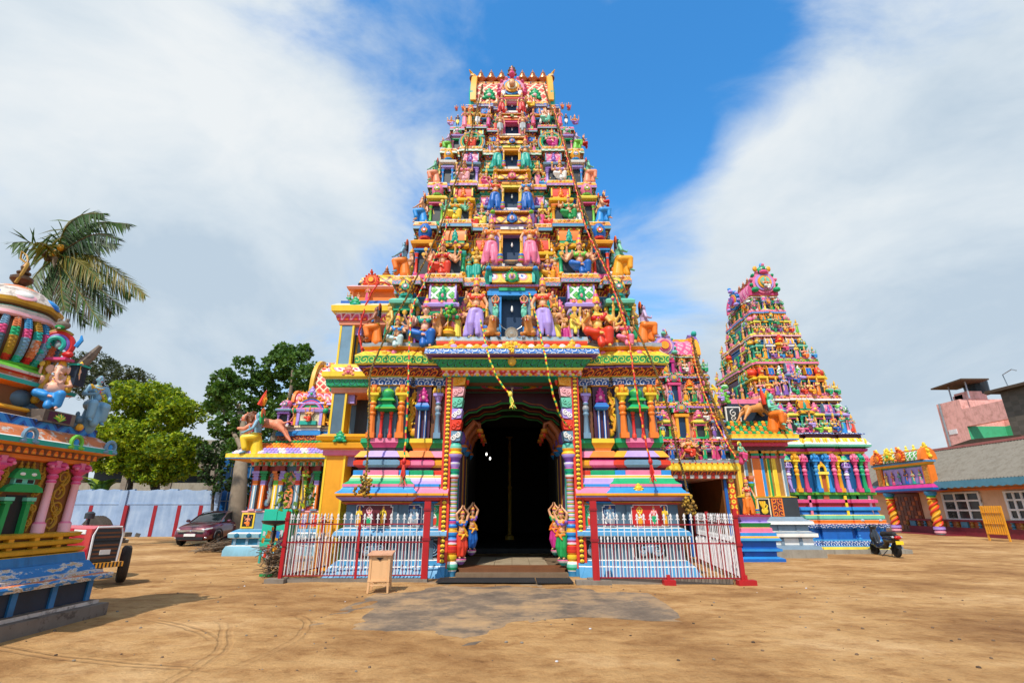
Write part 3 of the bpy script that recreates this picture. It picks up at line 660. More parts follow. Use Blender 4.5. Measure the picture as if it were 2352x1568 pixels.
def figure(key, name, label, cat, loc, h, rz=0, mats=None, group=None, mirror=False, parent=None, skip=(), flat=None, lean=0.):
 """place a copy of a template as a thing of its own (or, with parent, as a part with sub-parts)"""
 t = TPL[key]; mats = mats or {}
 if parent is None:
  root = thing(name, label, cat, loc, group)
  root.rotation_euler = (lean, 0, rz); root.scale = (-h if mirror else h, h if flat is None else h*flat, h)
  M = None
 else:
  root = None; pl = rootof(parent).location
  M = Matrix.Translation(Vector(loc)-pl) @ Matrix.Rotation(rz, 4, 'Z') @ Matrix.Rotation(lean, 4, 'X') @ Matrix.Diagonal((-h if mirror else h, h if flat is None else h*flat, h, 1))
 first = None
 for part, me in t.items():
  part = part.split('#')[0]
  if part in skip: continue
  o = bpy.data.objects.new(part, me); COL.objects.link(o)
  k = mats.get(part, DEFMAT.get(part))
  if k:
   o.material_slots[0].link = 'OBJECT'; o.material_slots[0].material = P(k)
  if root is not None: o.parent = root
  elif first is None:
   o.name = name; o.parent = parent; o.matrix_local = M; first = o
  else: o.parent = first
 return root or first
MERGED = {}
def merged(key):
 """one-mesh copy of a template for the many small figures: slots body, garment, blouse, gold, hair"""
 if key in MERGED: return MERGED[key]
 mb = MB(); I = Matrix.Identity(4)
 for part, me in TPL[key].items():
  if part.split('#')[0] in ('face','eyes','held_emblem'): continue
  mb.mesh(me, I, {'body':'skin','garment':'blue','blouse':'red','sash':'red','hair':'black','lotus_base':'pink','mane':'brown'}.get(part,'gold'))
 o = mb.build('tmp', None, 45); me = o.data; bpy.data.objects.remove(o); d = me.copy()
 MERGED[key] = me; return me
def small(key, loc, h, rz, par, body, garment, blouse, mirror=False):
 me = merged(key); o = bpy.data.objects.new('figurine', me); COL.objects.link(o); o.parent = par; o.location = Vector(loc)-rootof(par).location; o.rotation_euler.z = rz; o.scale = (-h if mirror else h, h, h)
 for s_ in o.material_slots:
  k = {'skin':body,'blue':garment,'red':blouse}.get(s_.material.name)
  if k: s_.link = 'OBJECT'; s_.material = P(k)
 return o
# ------------------------------------------------------------------ painted ornament and temple elements
patt('lotus_frieze', 'scallop', ['yellow','red','maroon','orange','maroon','plum'], 3.2, 2.6)
patt('blue_scroll', 'scroll', ['blue','blue','sky','white','blue'], 5, 5)
patt('green_scroll', 'scroll', ['green','green','lime','lemon','green'], 5, 5)
patt('teal_leaf', 'scroll', ['emerald','green','teal','black','emerald'], 4.2, 4.2)
patt('gold_scroll', 'scroll', ['amber','gold','brown','amber','terracotta'], 4.6, 4.6)
patt('pale_scroll', 'scroll', ['azure','steel','rose','lavender','teal'], 5, 5)
patt('lilac_scroll', 'scroll', ['lavender','violet','lavender','rose'], 5, 5)
patt('flame_scroll', 'scroll', ['maroon','maroon','scarlet','amber','maroon'], 4.4, 4.4)
patt('scallop_red', 'scallop', ['cream','orange','scarlet','rose','blush','red'], 3.4, 3.0)
patt('lattice_red', 'lattice', ['cream','red','scarlet','red'], 2.6, 2.6)
patt('lattice_gold', 'lattice', ['brown','amber','yellow','amber'], 2.6, 2.6)
patt('lattice_green', 'lattice', ['white','green','lime','green'], 2.6, 2.6)
patt('lattice_pink', 'lattice', ['rose','pink','blush','pink'], 2.8, 2.8)
patt('ledge_grey', 'ring', ['charcoal','steel','grey','grey'], 3.4, 3.4)
patt('gem_line', 'check', ['emerald','white','rose'], 8., 5.)
patt('petal_row', 'ring', ['rose','white','lavender','amber','yellow','gold'], 2.0, 2.0)
patt('petal_pink', 'ring', ['blue','white','pink','amber','yellow','gold'], 2.2, 2.2)
patt('trim_chain', 'ring', ['brown','yellow','lemon','amber','scarlet','scarlet'], 5., 5.6)
patt('tile_lozenge', 'diamond', ['orange','amber','scarlet','lavender','lavender','green'], 2.1, 1.9)
patt('bead_strip', 'vstripe', ['lavender','white','emerald','amber'], 1., 9.)
patt('jamb_stripe', 'stripe', ['green','lemon','scarlet','teal','violet','amber'], 9., 1.)
patt('ceiling_paint', 'ring', ['rose','emerald','amber','violet','teal','maroon','brown'], .9, .9)
patt('white_red_stripe', 'stripe', ['white','scarlet'], 3.4, 1.)
patt('frieze_blue_s', 'scroll', ['blue','white','blue','navy'], 5, 5)
GOLDF = ['gold','amber','yellow']
_old = MB.sweep
def append(mb, other, M):
 b = len(mb.v); mb.v += [tuple(M @ Vector(v)) for v in other.v]
 ids = [mb.mi(m) for m in other.mats]
 flip = M.determinant() < 0
 for f, k in zip(other.f, other.m):
  g = [b+i for i in f]; mb.f.append(tuple(reversed(g)) if flip else tuple(g)); mb.m.append(ids[k])
def frame(x, y, z, rz=0., s=1.): return Matrix.Translation((x, y, z)) @ Matrix.Rotation(rz, 4, 'Z') @ Matrix.Scale(s, 4)
def petals(mb, p0, p1, r, mats, gap, flat=.55):
 """a row of modelled lotus petals / scroll bosses along an edge"""
 p0 = Vector(p0); p1 = Vector(p1); L = (p1-p0).length; n = max(1, int(L/gap)); d = (p1-p0)/n
 for i in range(n):
  mb.ell(p0+d*(i+.5), (r, r*flat, r*.8) if abs(d.x) > abs(d.y) else (r*flat, r, r*.8), mats[i % len(mats)], 7, 4)
def column(mb, x, y, z, h, w, cols):
 """temple pilaster: block base, tapering shaft, pot, cushion, capital with brackets"""
 c = cols; w2 = w/2
 mb.box(x-w2*1.05, x+w2*1.05, y-w2*1.05, y+w2*1.05, z, z+.10*h, c[0])
 mb.lathe([(w2*.95,.10*h),(w2*.72,.42*h),(w2*.95,.44*h),(w2*.95,.47*h),(w2*.7,.49*h),(w2*1.05,.54*h),(w2*1.05,.58*h),(w2*.62,.62*h),(w2*.9,.64*h),(w2*.9,.67*h),(w2*.65,.69*h),(w2*1.15,.75*h),(w2*1.25,.79*h)], (x,y,z),
             [c[0],c[1],c[1],c[0],c[0],c[2],c[2],c[1],c[1],c[3],c[3],c[3]], 8, a0=PI/8)
 mb.box(x-w2*1.5, x+w2*1.5, y-w2*1.4, y+w2*1.4, z+.79*h, z+.84*h, c[3])
 mb.box(x-w2*.6, x+w2*.6, y-w2*.8, y+w2*.8, z+.84*h, z+h, c[2])
 for s in (-1, 1):
  mb.ell((x+s*w2*1.15, y-w2*.3, z+.91*h), (w2*.62, w2*.7, .055*h), c[4], 8, 5); mb.ell((x+s*w2*1.6, y-w2*.5, z+.875*h), (w2*.30, w2*.4, .045*h), c[4], 6, 4)
 mb.ell((x, y-w2*.9, z+.90*h), (w2*.5, w2*.5, .05*h), c[4], 6, 4)
def leaf_motif(mb, x, y, z, w, h, m, m2='rose', t=None):
 """upright scrolled finial plaque"""
 t = t or w*.22
 mb.ell((x,y,z+h*.30), (w*.5,t,h*.24), m, 10, 6); mb.ell((x,y-t*.2,z+h*.55), (w*.36,t,h*.22), m, 10, 6); mb.ell((x,y,z+h*.80), (w*.20,t*.8,h*.22), m, 8, 5)
 for s in (-1,1):
  mb.ell((x+s*w*.42,y,z+h*.12), (w*.20,t,h*.13), m, 8, 5); mb.ell((x+s*w*.40,y-t*.3,z+h*.48), (w*.14,t*.8,h*.10), m, 7, 4); mb.ell((x+s*w*.28,y-t*.3,z+h*.72), (w*.11,t*.7,h*.08), m, 7, 4)
 mb.ell((x,y-t*.75,z+h*.34), (w*.20,t*.6,h*.14), m2, 8, 5)
def nasi(mb, x, y, z, w, cols, face=True, t=None):
 """horseshoe gable with scalloped rim; centre at z"""
 t = t or w*.12; r = w/2
 for k, (q, c) in enumerate(((1., cols[0]), (.78, cols[1]), (.58, cols[2]), (.40, cols[3]))):
  mb.lathe([(.001,-t),(r*q,-t-.0),(r*q,t*.4),(.001,t*.4)], (x, y-k*t*.42, z), c, 16, M=Matrix.Rotation(PI/2,4,'X'))
 for i in range(11):
  a = R(-35+250*i/10); mb.ell((x+r*1.08*math.cos(a), y, z+r*1.08*math.sin(a)), (r*.16, t, r*.16), cols[i % 2 and 4 or 0], 6, 4)
 mb.ell((x, y-t, z+r*1.22), (r*.26,t*1.3,r*.24), cols[4], 8, 5); mb.ell((x, y-t*1.4, z+r*1.50), (r*.12,t,r*.18), cols[0], 6, 4)
 for s in (-1,1): mb.ell((x+s*r*.9,y-t,z-r*.72), (r*.32,t*1.2,r*.22), cols[4], 8, 5)
 if face:
  mb.ell((x, y-t*2.2, z), (r*.24,t,r*.30), 'skin', 8, 6); mb.ell((x, y-t*2.0, z+r*.26), (r*.26,t*.9,r*.16), 'gold', 8, 5)
def kalasam(mb, x, y, z, h, m='copper'):
 mb.lathe([(.20*h,0),(.22*h,.05*h),(.10*h,.10*h),(.14*h,.14*h),(.27*h,.28*h),(.27*h,.36*h),(.12*h,.46*h),(.17*h,.50*h),(.17*h,.54*h),(.09*h,.60*h),(.12*h,.70*h),(.04*h,.86*h),(.003*h,h)], (x,y,z), m, 12)
paint('copper', (.52,.20,.10), .32, .4, .75); paint('old_bronze', (.16,.085,.045), .45, .5, .6)
def barrel(mb, x, y, z, w, h, d, skin, rim, ridge=True, n=9):
 """vaulted roof along x with raised end gables"""
 prof = [(y-d/2*math.cos(PI*i/n), z+h*(math.sin(PI*i/n)**.85)) for i in range(n+1)]
 mb.prism(prof, x-w/2, x+w/2, skin, 'x')
 pr2 = [(y+(q-y)*1.18, z+(v-z)*1.2) for q, v in prof]
 for s in (-1, 1):
  a = x+s*w/2; mb.prism(pr2, a-w*.035, a+w*.035, rim, 'x')
 mb.box(x-w*.48, x+w*.48, y-d*.12, y+d*.12, z+h*.94, z+h*1.05, rim)
 if ridge:
  k = max(2, int(w/.16))
  for i in range(k): mb.lathe([(.025,0),(.035,.03),(.012,.05),(.02,.07),(.002,.12)], (x-w*.42+w*.84*i/(k-1), y, z+h*1.03), 'gold', 6)
def dome(mb, x, y, z, w, h, cols):
 r = w/2
 mb.lathe([(r*.78,0),(r*.82,.10*h),(r*.98,.22*h),(r*1.05,.38*h),(r*.98,.52*h),(r*.78,.66*h),(r*.52,.76*h),(r*.56,.79*h),(r*.20,.83*h),(r*.12,.86*h),(r*.16,.90*h),(.002,1.05*h)], (x,y,z), [cols[0],cols[1],cols[1],cols[1],cols[1],cols[1],cols[2],cols[2],'gold','gold','gold'], 10, flute=(8,.05))
 nasi(mb, x, y-r*.95, z+.34*h, r*.9, [cols[2],cols[0],'rose','white','emerald'], False)
def mini_shrine(kind, w, h, d, cols, n=2):
 """model pavilion: plinth, columns, dark cell, eave, roof; origin at the middle of its foot, back at y = 0"""
 mb = MB(); c = cols
 mb.box(-w*.52, w*.52, -d, 0, 0, h*.06, c[3])
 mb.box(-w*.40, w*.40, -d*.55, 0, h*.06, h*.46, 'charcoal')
 for i in range(n):
  x = -w*.40+w*.80*i/(n-1)
  r = min(w*.11, h*.06); mb.lathe([(r*1.2,.06*h),(r*1.2,.09*h),(r*.8,.11*h),(r*.72,.34*h),(r,.36*h),(r*.7,.38*h),(r*1.3,.43*h),(r*1.4,.46*h)], (x,-d*.78,0), [c[3],c[0],c[0],c[4],c[0],c[0],c[4]], 8)
 mb.sweep(plan(0, w*.44, -d*.95, 0), [(0,.46*h),(.03*h,.47*h),(.03*h,.50*h),(.0,.515*h),(.0,.545*h),(.075*h,.56*h),(.085*h,.60*h),(.045*h,.64*h),(0,.66*h)], [c[4],c[4],c[1],c[0],c[2],c[2],c[2],c[1]])
 if kind == 'barrel':
  mb.box(-w*.42, w*.42, -d*.86, 0, .66*h, .72*h, c[0]); barrel(mb, 0, -d*.45, .72*h, w*.92, .24*h, d*.95, c[1], c[2])
  leaf_motif(mb, 0, -d*.92, .68*h, w*.26, .26*h, c[4], c[0])
 elif kind == 'dome':
  mb.box(-w*.34, w*.34, -d*.80, 0, .66*h, .70*h, c[0]); dome(mb, 0, -d*.48, .70*h, w*.80, .36*h, [c[0],c[1],c[2]])
 elif kind == 'leaf':
  mb.box(-w*.30, w*.30, -d*.75, 0, .66*h, .70*h, c[0]); leaf_motif(mb, 0, -d*.5, .70*h, w*.8, .34*h, c[1], c[2])
 return mb
def place(mb_s, name, parent, M, smooth=40):
 mb = MB(); append(mb, mb_s, M); return mb.build(name, parent, smooth)
SH = [('pink','lattice_green','lavender','white','emerald'), ('emerald','orange','lattice_gold','amber','teal'), ('amber','scarlet','yellow','pink','orange'), ('lavender','lattice_pink','steel','white','violet'), ('teal','lattice_gold','mint','amber','emerald'), ('scarlet','blue','amber','rose','sky'), ('lime','pink','lemon','emerald','rose'), ('sky','amber','white','blue','lavender')]
CORN = [('lotus_frieze','maroon','pale_scroll','gold_scroll'), ('lotus_frieze','plum','azure','gold_scroll'), ('flame_scroll','brown','gem_line','gold_scroll'), ('teal_leaf','plum','lilac_scroll','amber'), ('flame_scroll','plum','steel','rose'), ('lotus_frieze','maroon','pink','scarlet'), ('flame_scroll','violet','pale_scroll','blue')]
def cornice(mb, pl, z0, z1, s, kit, lines=('sky','amber')):
 h = z1-z0
 mb.sweep(pl, [(0,z0),(.03*s,z0+.03*h),(.05*s,z0+.09*h),(.06*s,z0+.11*h),(.17*s,z0+.36*h),(.18*s,z0+.38*h),(.17*s,z0+.41*h),(.33*s,z0+.47*h),(.38*s,z0+.48*h),(.40*s,z0+.50*h),(.38*s,z0+.68*h),(.41*s,z0+.70*h),(.39*s,z0+.72*h),(.31*s,z0+.97*h),(.31*s,z1)],
             [lines[0],lines[0],'white',kit[0],lines[1],lines[1],kit[1],'emerald','white',kit[2],'white','rose',kit[3],'white'])
def ledge_bosses(mb, pl, off, z, r, mats, gap, faces=(0,)):
 n = len(pl)
 for i in range(n):
  a, b = pl[i], pl[(i+1) % n]
  dx, dy = b[0]-a[0], b[1]-a[1]; L = math.hypot(dx, dy)
  if L < .15: continue
  nx_, ny_ = dy/L, -dx/L
  if ny_ > .5: continue
  p0 = Vector((a[0]+nx_*off, a[1]+ny_*off, z)); p1 = Vector((b[0]+nx_*off, b[1]+ny_*off, z)); petals(mb, p0, p1, r, mats, gap)
# ------------------------------------------------------------------ the tall central gate tower
TW = thing('gate_tower', 'tall central gate tower with six storeys of painted statues over a deep open doorway', 'temple tower', (0, 14.4, 0))
YW = 14.45; WB = 4.15; CY = 17.85
def Z(py, Y=14.1): return zat(py, Y)
BA, BB, BP = (-3.57,.28,.30), (-2.56,.21,.22), (-2.06,.26,.16)
BW1, BW2 = (-3.99,.14,.26), (-3.15,.14,.26)
def base_block(s):
 """one flank of the base beside the doorway; s = -1 left, +1 right"""
 x0, x1 = (-WB, -1.80) if s < 0 else (1.80, WB)
 xc = (x0+x1)/2; W = (x1-x0)/2
 bays = [(s*-1*c[0]-xc, c[1], c[2]) for c in (BA, BB, BP, BW1, BW2)]
 pl = plan(xc, W, YW, 21., bays, [(.25,.12,.1),(.6,.12,.1)])
 def bay(e):
  a, b = pl[e], pl[(e+1) % len(pl)]; x = abs((a[0]+b[0])/2);
  if abs(b[1]-a[1]) > abs(b[0]-a[0]) and abs(a[0]) > 4: return 'N'
  if abs(x-3.57) < .29: return 'A'
  if 3. < x < 4.16: return 'W'
  if abs(x-2.56) < .22: return 'B'
  if abs(x-2.06) < .28: return 'P'
  return 'N'
 rows = [  # (pixel row, offset) from the top of the wall base downwards, colours per bay
  (1006,.10,None), (1016,.11,('pink','yellow','emerald','emerald')), (1027,.03,('rose','amber','green','green')), (1034,.0,('plum','orange','charcoal','charcoal')), (1035,.08,('white','white','white','white')),
  (1050,.21,('lavender','orange','pink','amber')), (1054,.10,('plum','maroon','maroon','plum')), (1059,.22,('steel','rose','amber','scarlet')), (1068,.22,('steel','pink','amber','scarlet')), (1073,.12,('steel','rose','gold','red')),
  (1079,.08,('plum','plum','maroon','maroon')), (1080,.20,('white','white','white','white')), (1091,.20,('pink','emerald','scarlet','sky')), (1092,.21,('white','white','white','white')), (1097,.24,('amber','amber','amber','pink')),
  (1098,.25,('white','white','white','white')), (1105,.28,('emerald','lavender','lavender','yellow')), (1112,.40,('emerald','lavender','lavender','yellow')), (1118,.40,('pink','sky','green','sky')), (1119,.38,('white',)*4),
  (1125,.42,('sky','pink','pink','pink')), (1133,.54,('sky','pink','pink','rose')), (1138,.54,('amber','amber','amber','emerald')), (1139,.50,('brown',)*4), (1142,.50,('orange','lavender','lavender','orange')), (1150,.38,('lavender','scarlet','scarlet','amber')),
  (1152,.36,('maroon',)*4), (1154,.40,('amber','sky','amber','amber')), (1158,.265,('scarlet','azure','amber','scarlet')),
  (1210,.265,('slate','slate','slate','slate')), (1212,.34,('white',)*4), (1218,.44,('azure',)*4), (1219,.46,('white',)*4), (1228,.50,('azure',)*4), (1230,.48,('white',)*4), (1236,.31,('slate',)*4), (1238,.30,('navy',)*4), (1283,.30,('slate',)*4), (1285,.36,('white',)*4),
  (1296,.48,('azure',)*4), (1298,.50,('white',)*4), (1318,.60,('azure',)*4), (1335,.68,('azure',)*4)]
 ix = dict(A=0, B=1, P=2, N=3)
 def colour(j, e):
  c = cols[j]
  if len(c) == 1: return c[0]
  k = bay(e)
  if k == 'W': k = 'N' if rowpy[j] <= 1092 else 'A'
  return c[ix[k]]
 prof = []; cols = []; rowpy = []
 for i in range(len(rows)-1, -1, -1):
  py, o, c = rows[i]; prof.append((o, max(-.05, Z(py))));
  if i > 0: cols.append(rows[i][2]); rowpy.append(py)
 mb = MB(); mb.sweep(pl, prof, colour)
 mb.v = [((min(x, -1.70) if s < 0 else max(x, 1.70)), y, z) for x, y, z in mb.v]
 zt = prof[-1][1]
 # slit between the paired blocks under the small green pavilion
 base = mb.build('plinth', TW, 30)
 # wall
 mb = MB(); zc = Z(862)
 def wallmat(j, e): return {'A':'slate','W':'slate','B':'plum','P':'brown','N':'plum'}[bay(e)]
 mb.sweep(pl, [(0,zt),(0,zc+.02)], wallmat); mb.build('wall', TW, 30)
 # cornice
 mb = MB()
 z = [Z(p, 13.95) for p in (880,865,862,845,840,837,821,819,806,803,797,796,788)]
 mb.sweep(pl, [(.02,z[0]-.03),(.05,z[0]),(.07,z[1]),(.09,z[1]+.02),(.11,z[2]),(.14,z[2]+.02),(.30,z[3]),(.30,z[3]+.03),(.34,z[4]),(.40,z[5]),(.42,z[6]),(.42,z[7]),(.22,z[8]),(.20,z[9]),(.26,z[10]),(.28,z[11]),(.28,z[12])],
             ['amber','frieze_blue_s','white','emerald','amber','flame_scroll','violet','plum','lemon','green_scroll','lemon','petal_pink','scarlet','amber','white','ledge_grey'])
 ledge_bosses(mb, pl, .34, z[7]+.09, .085, ['gold','pink','amber','white'], .19)
 mb.build('cornice', TW, 30)
 # pilasters
 zb, ztop = zt, z[0]-.02; H = ztop-zb
 OR = ('orange','orange','orange','yellow','gold'); SL = ('steel','steel','grey','lavender','gold'); GR=('green','green','scarlet','orange','gold')
 for x, pr, c, w_ in ((-3.97,.26,OR,.22), (-3.16,.26,OR,.22), (-2.12,.16,SL,.19)):
  mb = MB(); column(mb, s*-x*1., YW-pr-.10, zb, H, w_, c); mb.build('pilaster', TW, 40)
 mb = MB(); column(mb, s*4.16, YW+.25, zb, H, .18, GR); mb.build('pilaster', TW, 40)
 # green model pavilion on two red columns
 x = s*3.56; y = YW-.30; mb = MB(); h = H
 for q in (-.13,.13):
  mb.lathe([(.065,0),(.065,.06*h),(.045,.08*h),(.040,.32*h),(.055,.34*h),(.035,.36*h),(.055,.40*h),(.035,.42*h),(.06,.46*h),(.06,.48*h)], (x+q,y-.10,zb), ['scarlet','scarlet','red','scarlet','red','scarlet','red','scarlet','scarlet'], 8)
 pl2 = plan(x, .14, y-.20, y+.05)
 mb.sweep(pl2, [(.05,zb+.48*h),(.14,zb+.52*h),(.14,zb+.545*h),(.05,zb+.60*h),(.0,zb+.62*h),(.0,zb+.66*h),(.09,zb+.68*h),(.09,zb+.70*h),(.03,zb+.74*h)], ['green','lime','emerald','green','green','emerald','lime','green'])
 mb.lathe([(.13,.74*h),(.18,.80*h),(.17,.86*h),(.10,.91*h),(.03,.93*h),(.02,.97*h),(.001,1.02*h)], (x,y-.10,zb), ['emerald','green','lime','green','gold','gold'], 8, flute=(8,.08))
 mb.build('model_pavilion', TW, 40)
 # blue slender model pavilion with a pink finial
 x = s*2.56; y = YW-.20; mb = MB()
 for q in (-.085,.085): mb.box(x+q-.032, x+q+.032, y-.10, y-.02, zb, zb+.52*h, 'blue'); mb.box(x+q-.012, x+q+.012, y-.106, y-.10, zb, zb+.52*h, 'white')
 pl2 = plan(x, .12, y-.16, y+.02)
 mb.sweep(pl2, [(0,zb+.52*h),(.06,zb+.545*h),(.08,zb+.58*h),(.08,zb+.60*h),(.02,zb+.66*h)], ['sky','blue','sky','blue'])
 leaf_motif(mb, x, y-.08, zb+.665*h, .26, .30*h, 'magenta', 'blush', .05); mb.build('model_pavilion', TW, 40)
 # golden swans with long curled tails, low relief
 for q in (-1, 1):
  mb = MB(); xx = x+q*.27; yy = YW-.035
  mb.ell((xx,yy,zb+.13*h), (.125,.05,.085*h), 'amber', 10, 6)
  mb.tube([(xx-q*.06,yy,zb+.19*h),(xx-q*.10,yy,zb+.25*h),(xx-q*.05,yy,zb+.32*h),(xx+q*.0,yy,zb+.30*h)], [.045,.032,.030,.026], 'yellow', 6)
  mb.tube([(xx-q*.0,yy,zb+.30*h),(xx-q*.12,yy,zb+.265*h)], [.02,.006], 'gold', 5)
  for i, (dx, t, r, a0) in enumerate(((.10,.40,.11,0),(.02,.56,.12,PI),(.10,.72,.115,0),(.0,.86,.11,PI))):
   sp = spiral(xx+q*dx*1.0, zb+t*h, r, 1.15, a0+PI/2, q if i % 2 else -q)
   mb.tube([(a, yy-.01, c) for a, c in sp], [.040*(1-.6*k/len(sp)) for k in range(len(sp))], 'amber' if i % 2 else 'yellow', 6)
  mb.tube([(xx+q*.10,yy,zb+.16*h),(xx+q*.16,yy,zb+.34*h),(xx+q*.0,yy,zb+.50*h),(xx+q*.14,yy,zb+.66*h),(xx+q*.02,yy,zb+.82*h),(xx+q*.05,yy,zb+.96*h)], [.06,.065,.06,.055,.05,.02], 'amber', 6)
  for k in range(12):
   t = .30+.055*k; mb.ell((xx+q*(.06+.12*math.sin(k*1.7)),yy-.01,zb+t*h), (.035,.03,.03*h), 'yellow' if k % 2 else 'gold', 6, 4)
  mb.build('swan_relief', TW, 40)
 # panels painted with figures on the plinth (upper row coloured, lower row grey and white)
 zu0, zu1, zl0, zl1 = Z(1207,13.9), Z(1160,13.9), Z(1281,13.9), Z(1240,13.9)
 def scal(xa, xb, y, za, zb_, m, e=.05):
  poly = [(xa+e,za),(xb-e,za),(xb-e,za+e),(xb,za+e),(xb,zb_-e),(xb-e,zb_-e),(xb-e,zb_),(xa+e,zb_),(xa+e,zb_-e),(xa,zb_-e),(xa,za+e),(xa+e,za+e)]
  mb = MB(); mb.prism([(a*1.0+(-.02 if a < (xa+xb)/2 else .02), c+(-.02 if c < (za+zb_)/2 else .02)) for a, c in poly], y+.012, y+.08, 'white'); mb.prism(poly, y, y+.08, m); return mb
 yA, yB, yP = YW-.30-.30, YW-.22-.30, YW-.16-.30
 left = s < 0
 upA = scal(s*3.56-.40, s*3.56+.40, yA, zu0, zu1, 'maroon' if left else 'red').build('painted_panel', TW)
 upP = scal(s*2.06-.20, s*2.06+.20, yP, zu0, zu1, 'green' if left else 'emerald').build('painted_panel', TW)
 upB = scal(s*2.60-.19, s*2.60+.19, yB, zu0, zu1, 'navy').build('painted_panel', TW)
 upC = scal(s*4.02-.07 if left else s*4.02-.07, s*4.02+.07, yA+.0, zu0, zu1, 'navy', .02).build('painted_panel', TW)
 hh = (zu1-zu0)
 def pf(key, par, x, y, z, h, mats, mir=False): return figure(key, 'painted_figure', None, None, (x, y, z), h, 0, mats, parent=par, mirror=mir, flat=.12, skip=('lotus_base','held_emblem','trident'))
 gold_ = dict(body='yellow', garment='amber', blouse='yellow', hair='brown'); pinkm = dict(body='blush', garment='emerald', blouse='pink', hair='brown'); greenm = dict(body='mint', garment='scarlet', blouse='emerald')
 grey_ = dict(body='steel', garment='grey', blouse='white', hair='steel', crown='grey', jewellery='white', sash='white', mane='white', face='black')
 pf('dancer', upA, s*3.56-.20, yA, zu0, hh*.86, pinkm if left else gold_); pf('man', upA, s*3.56+.17, yA, zu0, hh*.92, gold_ if left else pinkm)
 pf('dancer', upP, s*2.06, yP, zu0, hh*.86, greenm); pf('ganesha', upB, s*2.6, yB, zu0-.02, hh*1.2, grey_)
 pf('stand', upC, s*4.02, yA, zu0, hh*.9, gold_)
 lA = scal(s*3.56-.42, s*3.56+.42, YW-.30-.32, zl0, zl1, 'black').build('painted_panel', TW); lP = scal(s*2.10-.24, s*2.10+.24, YW-.16-.32, zl0, zl1, 'black').build('painted_panel', TW)
 mb = MB(); y = YW-.30-.33
 for cx, q in ((s*3.56-.18,1),(s*3.56+.18,-1)):
  for r, a in ((.17,0),(.11,PI)):
   sp = spiral(cx, (zl0+zl1)/2, r, 1.4, a, q); mb.tube([(a_, y, c) for a_, c in sp], .018, 'steel', 5)
  mb.ell((cx,y,zl0+.13), (.09,.012,.08), 'grey', 8, 5)
 mb.ell((s*3.56,y,zl0+.25), (.12,.015,.13), 'steel', 10, 6); mb.ell((s*3.56-.04,y-.012,zl0+.29), (.02,.01,.02), 'white', 6, 4); mb.ell((s*3.56+.04,y-.012,zl0+.29), (.02,.01,.02), 'white', 6, 4); mb.build('painted_beast', lA)
 mb = MB(); y = YW-.16-.33
 for r, a in ((.19,0),(.15,PI/2),(.11,PI)):
  sp = spiral(s*2.1+.03, (zl0+zl1)/2, r, 1.2, a, s); mb.tube([(a_, y, c) for a_, c in sp], .017, 'steel', 5)
 mb.ell((s*2.1-.05,y,zl0+.16), (.09,.012,.11), 'grey', 8, 5); mb.build('painted_beast', lP)
for s in (-1, 1): base_block(s)
# small golden medallion on the blue moulding (right flank)
mb = MB(); leaf_motif(mb, 3.35, YW-.72, Z(1133,13.75), .26, .26, 'yellow', 'amber', .04); mb.build('medallion', TW)
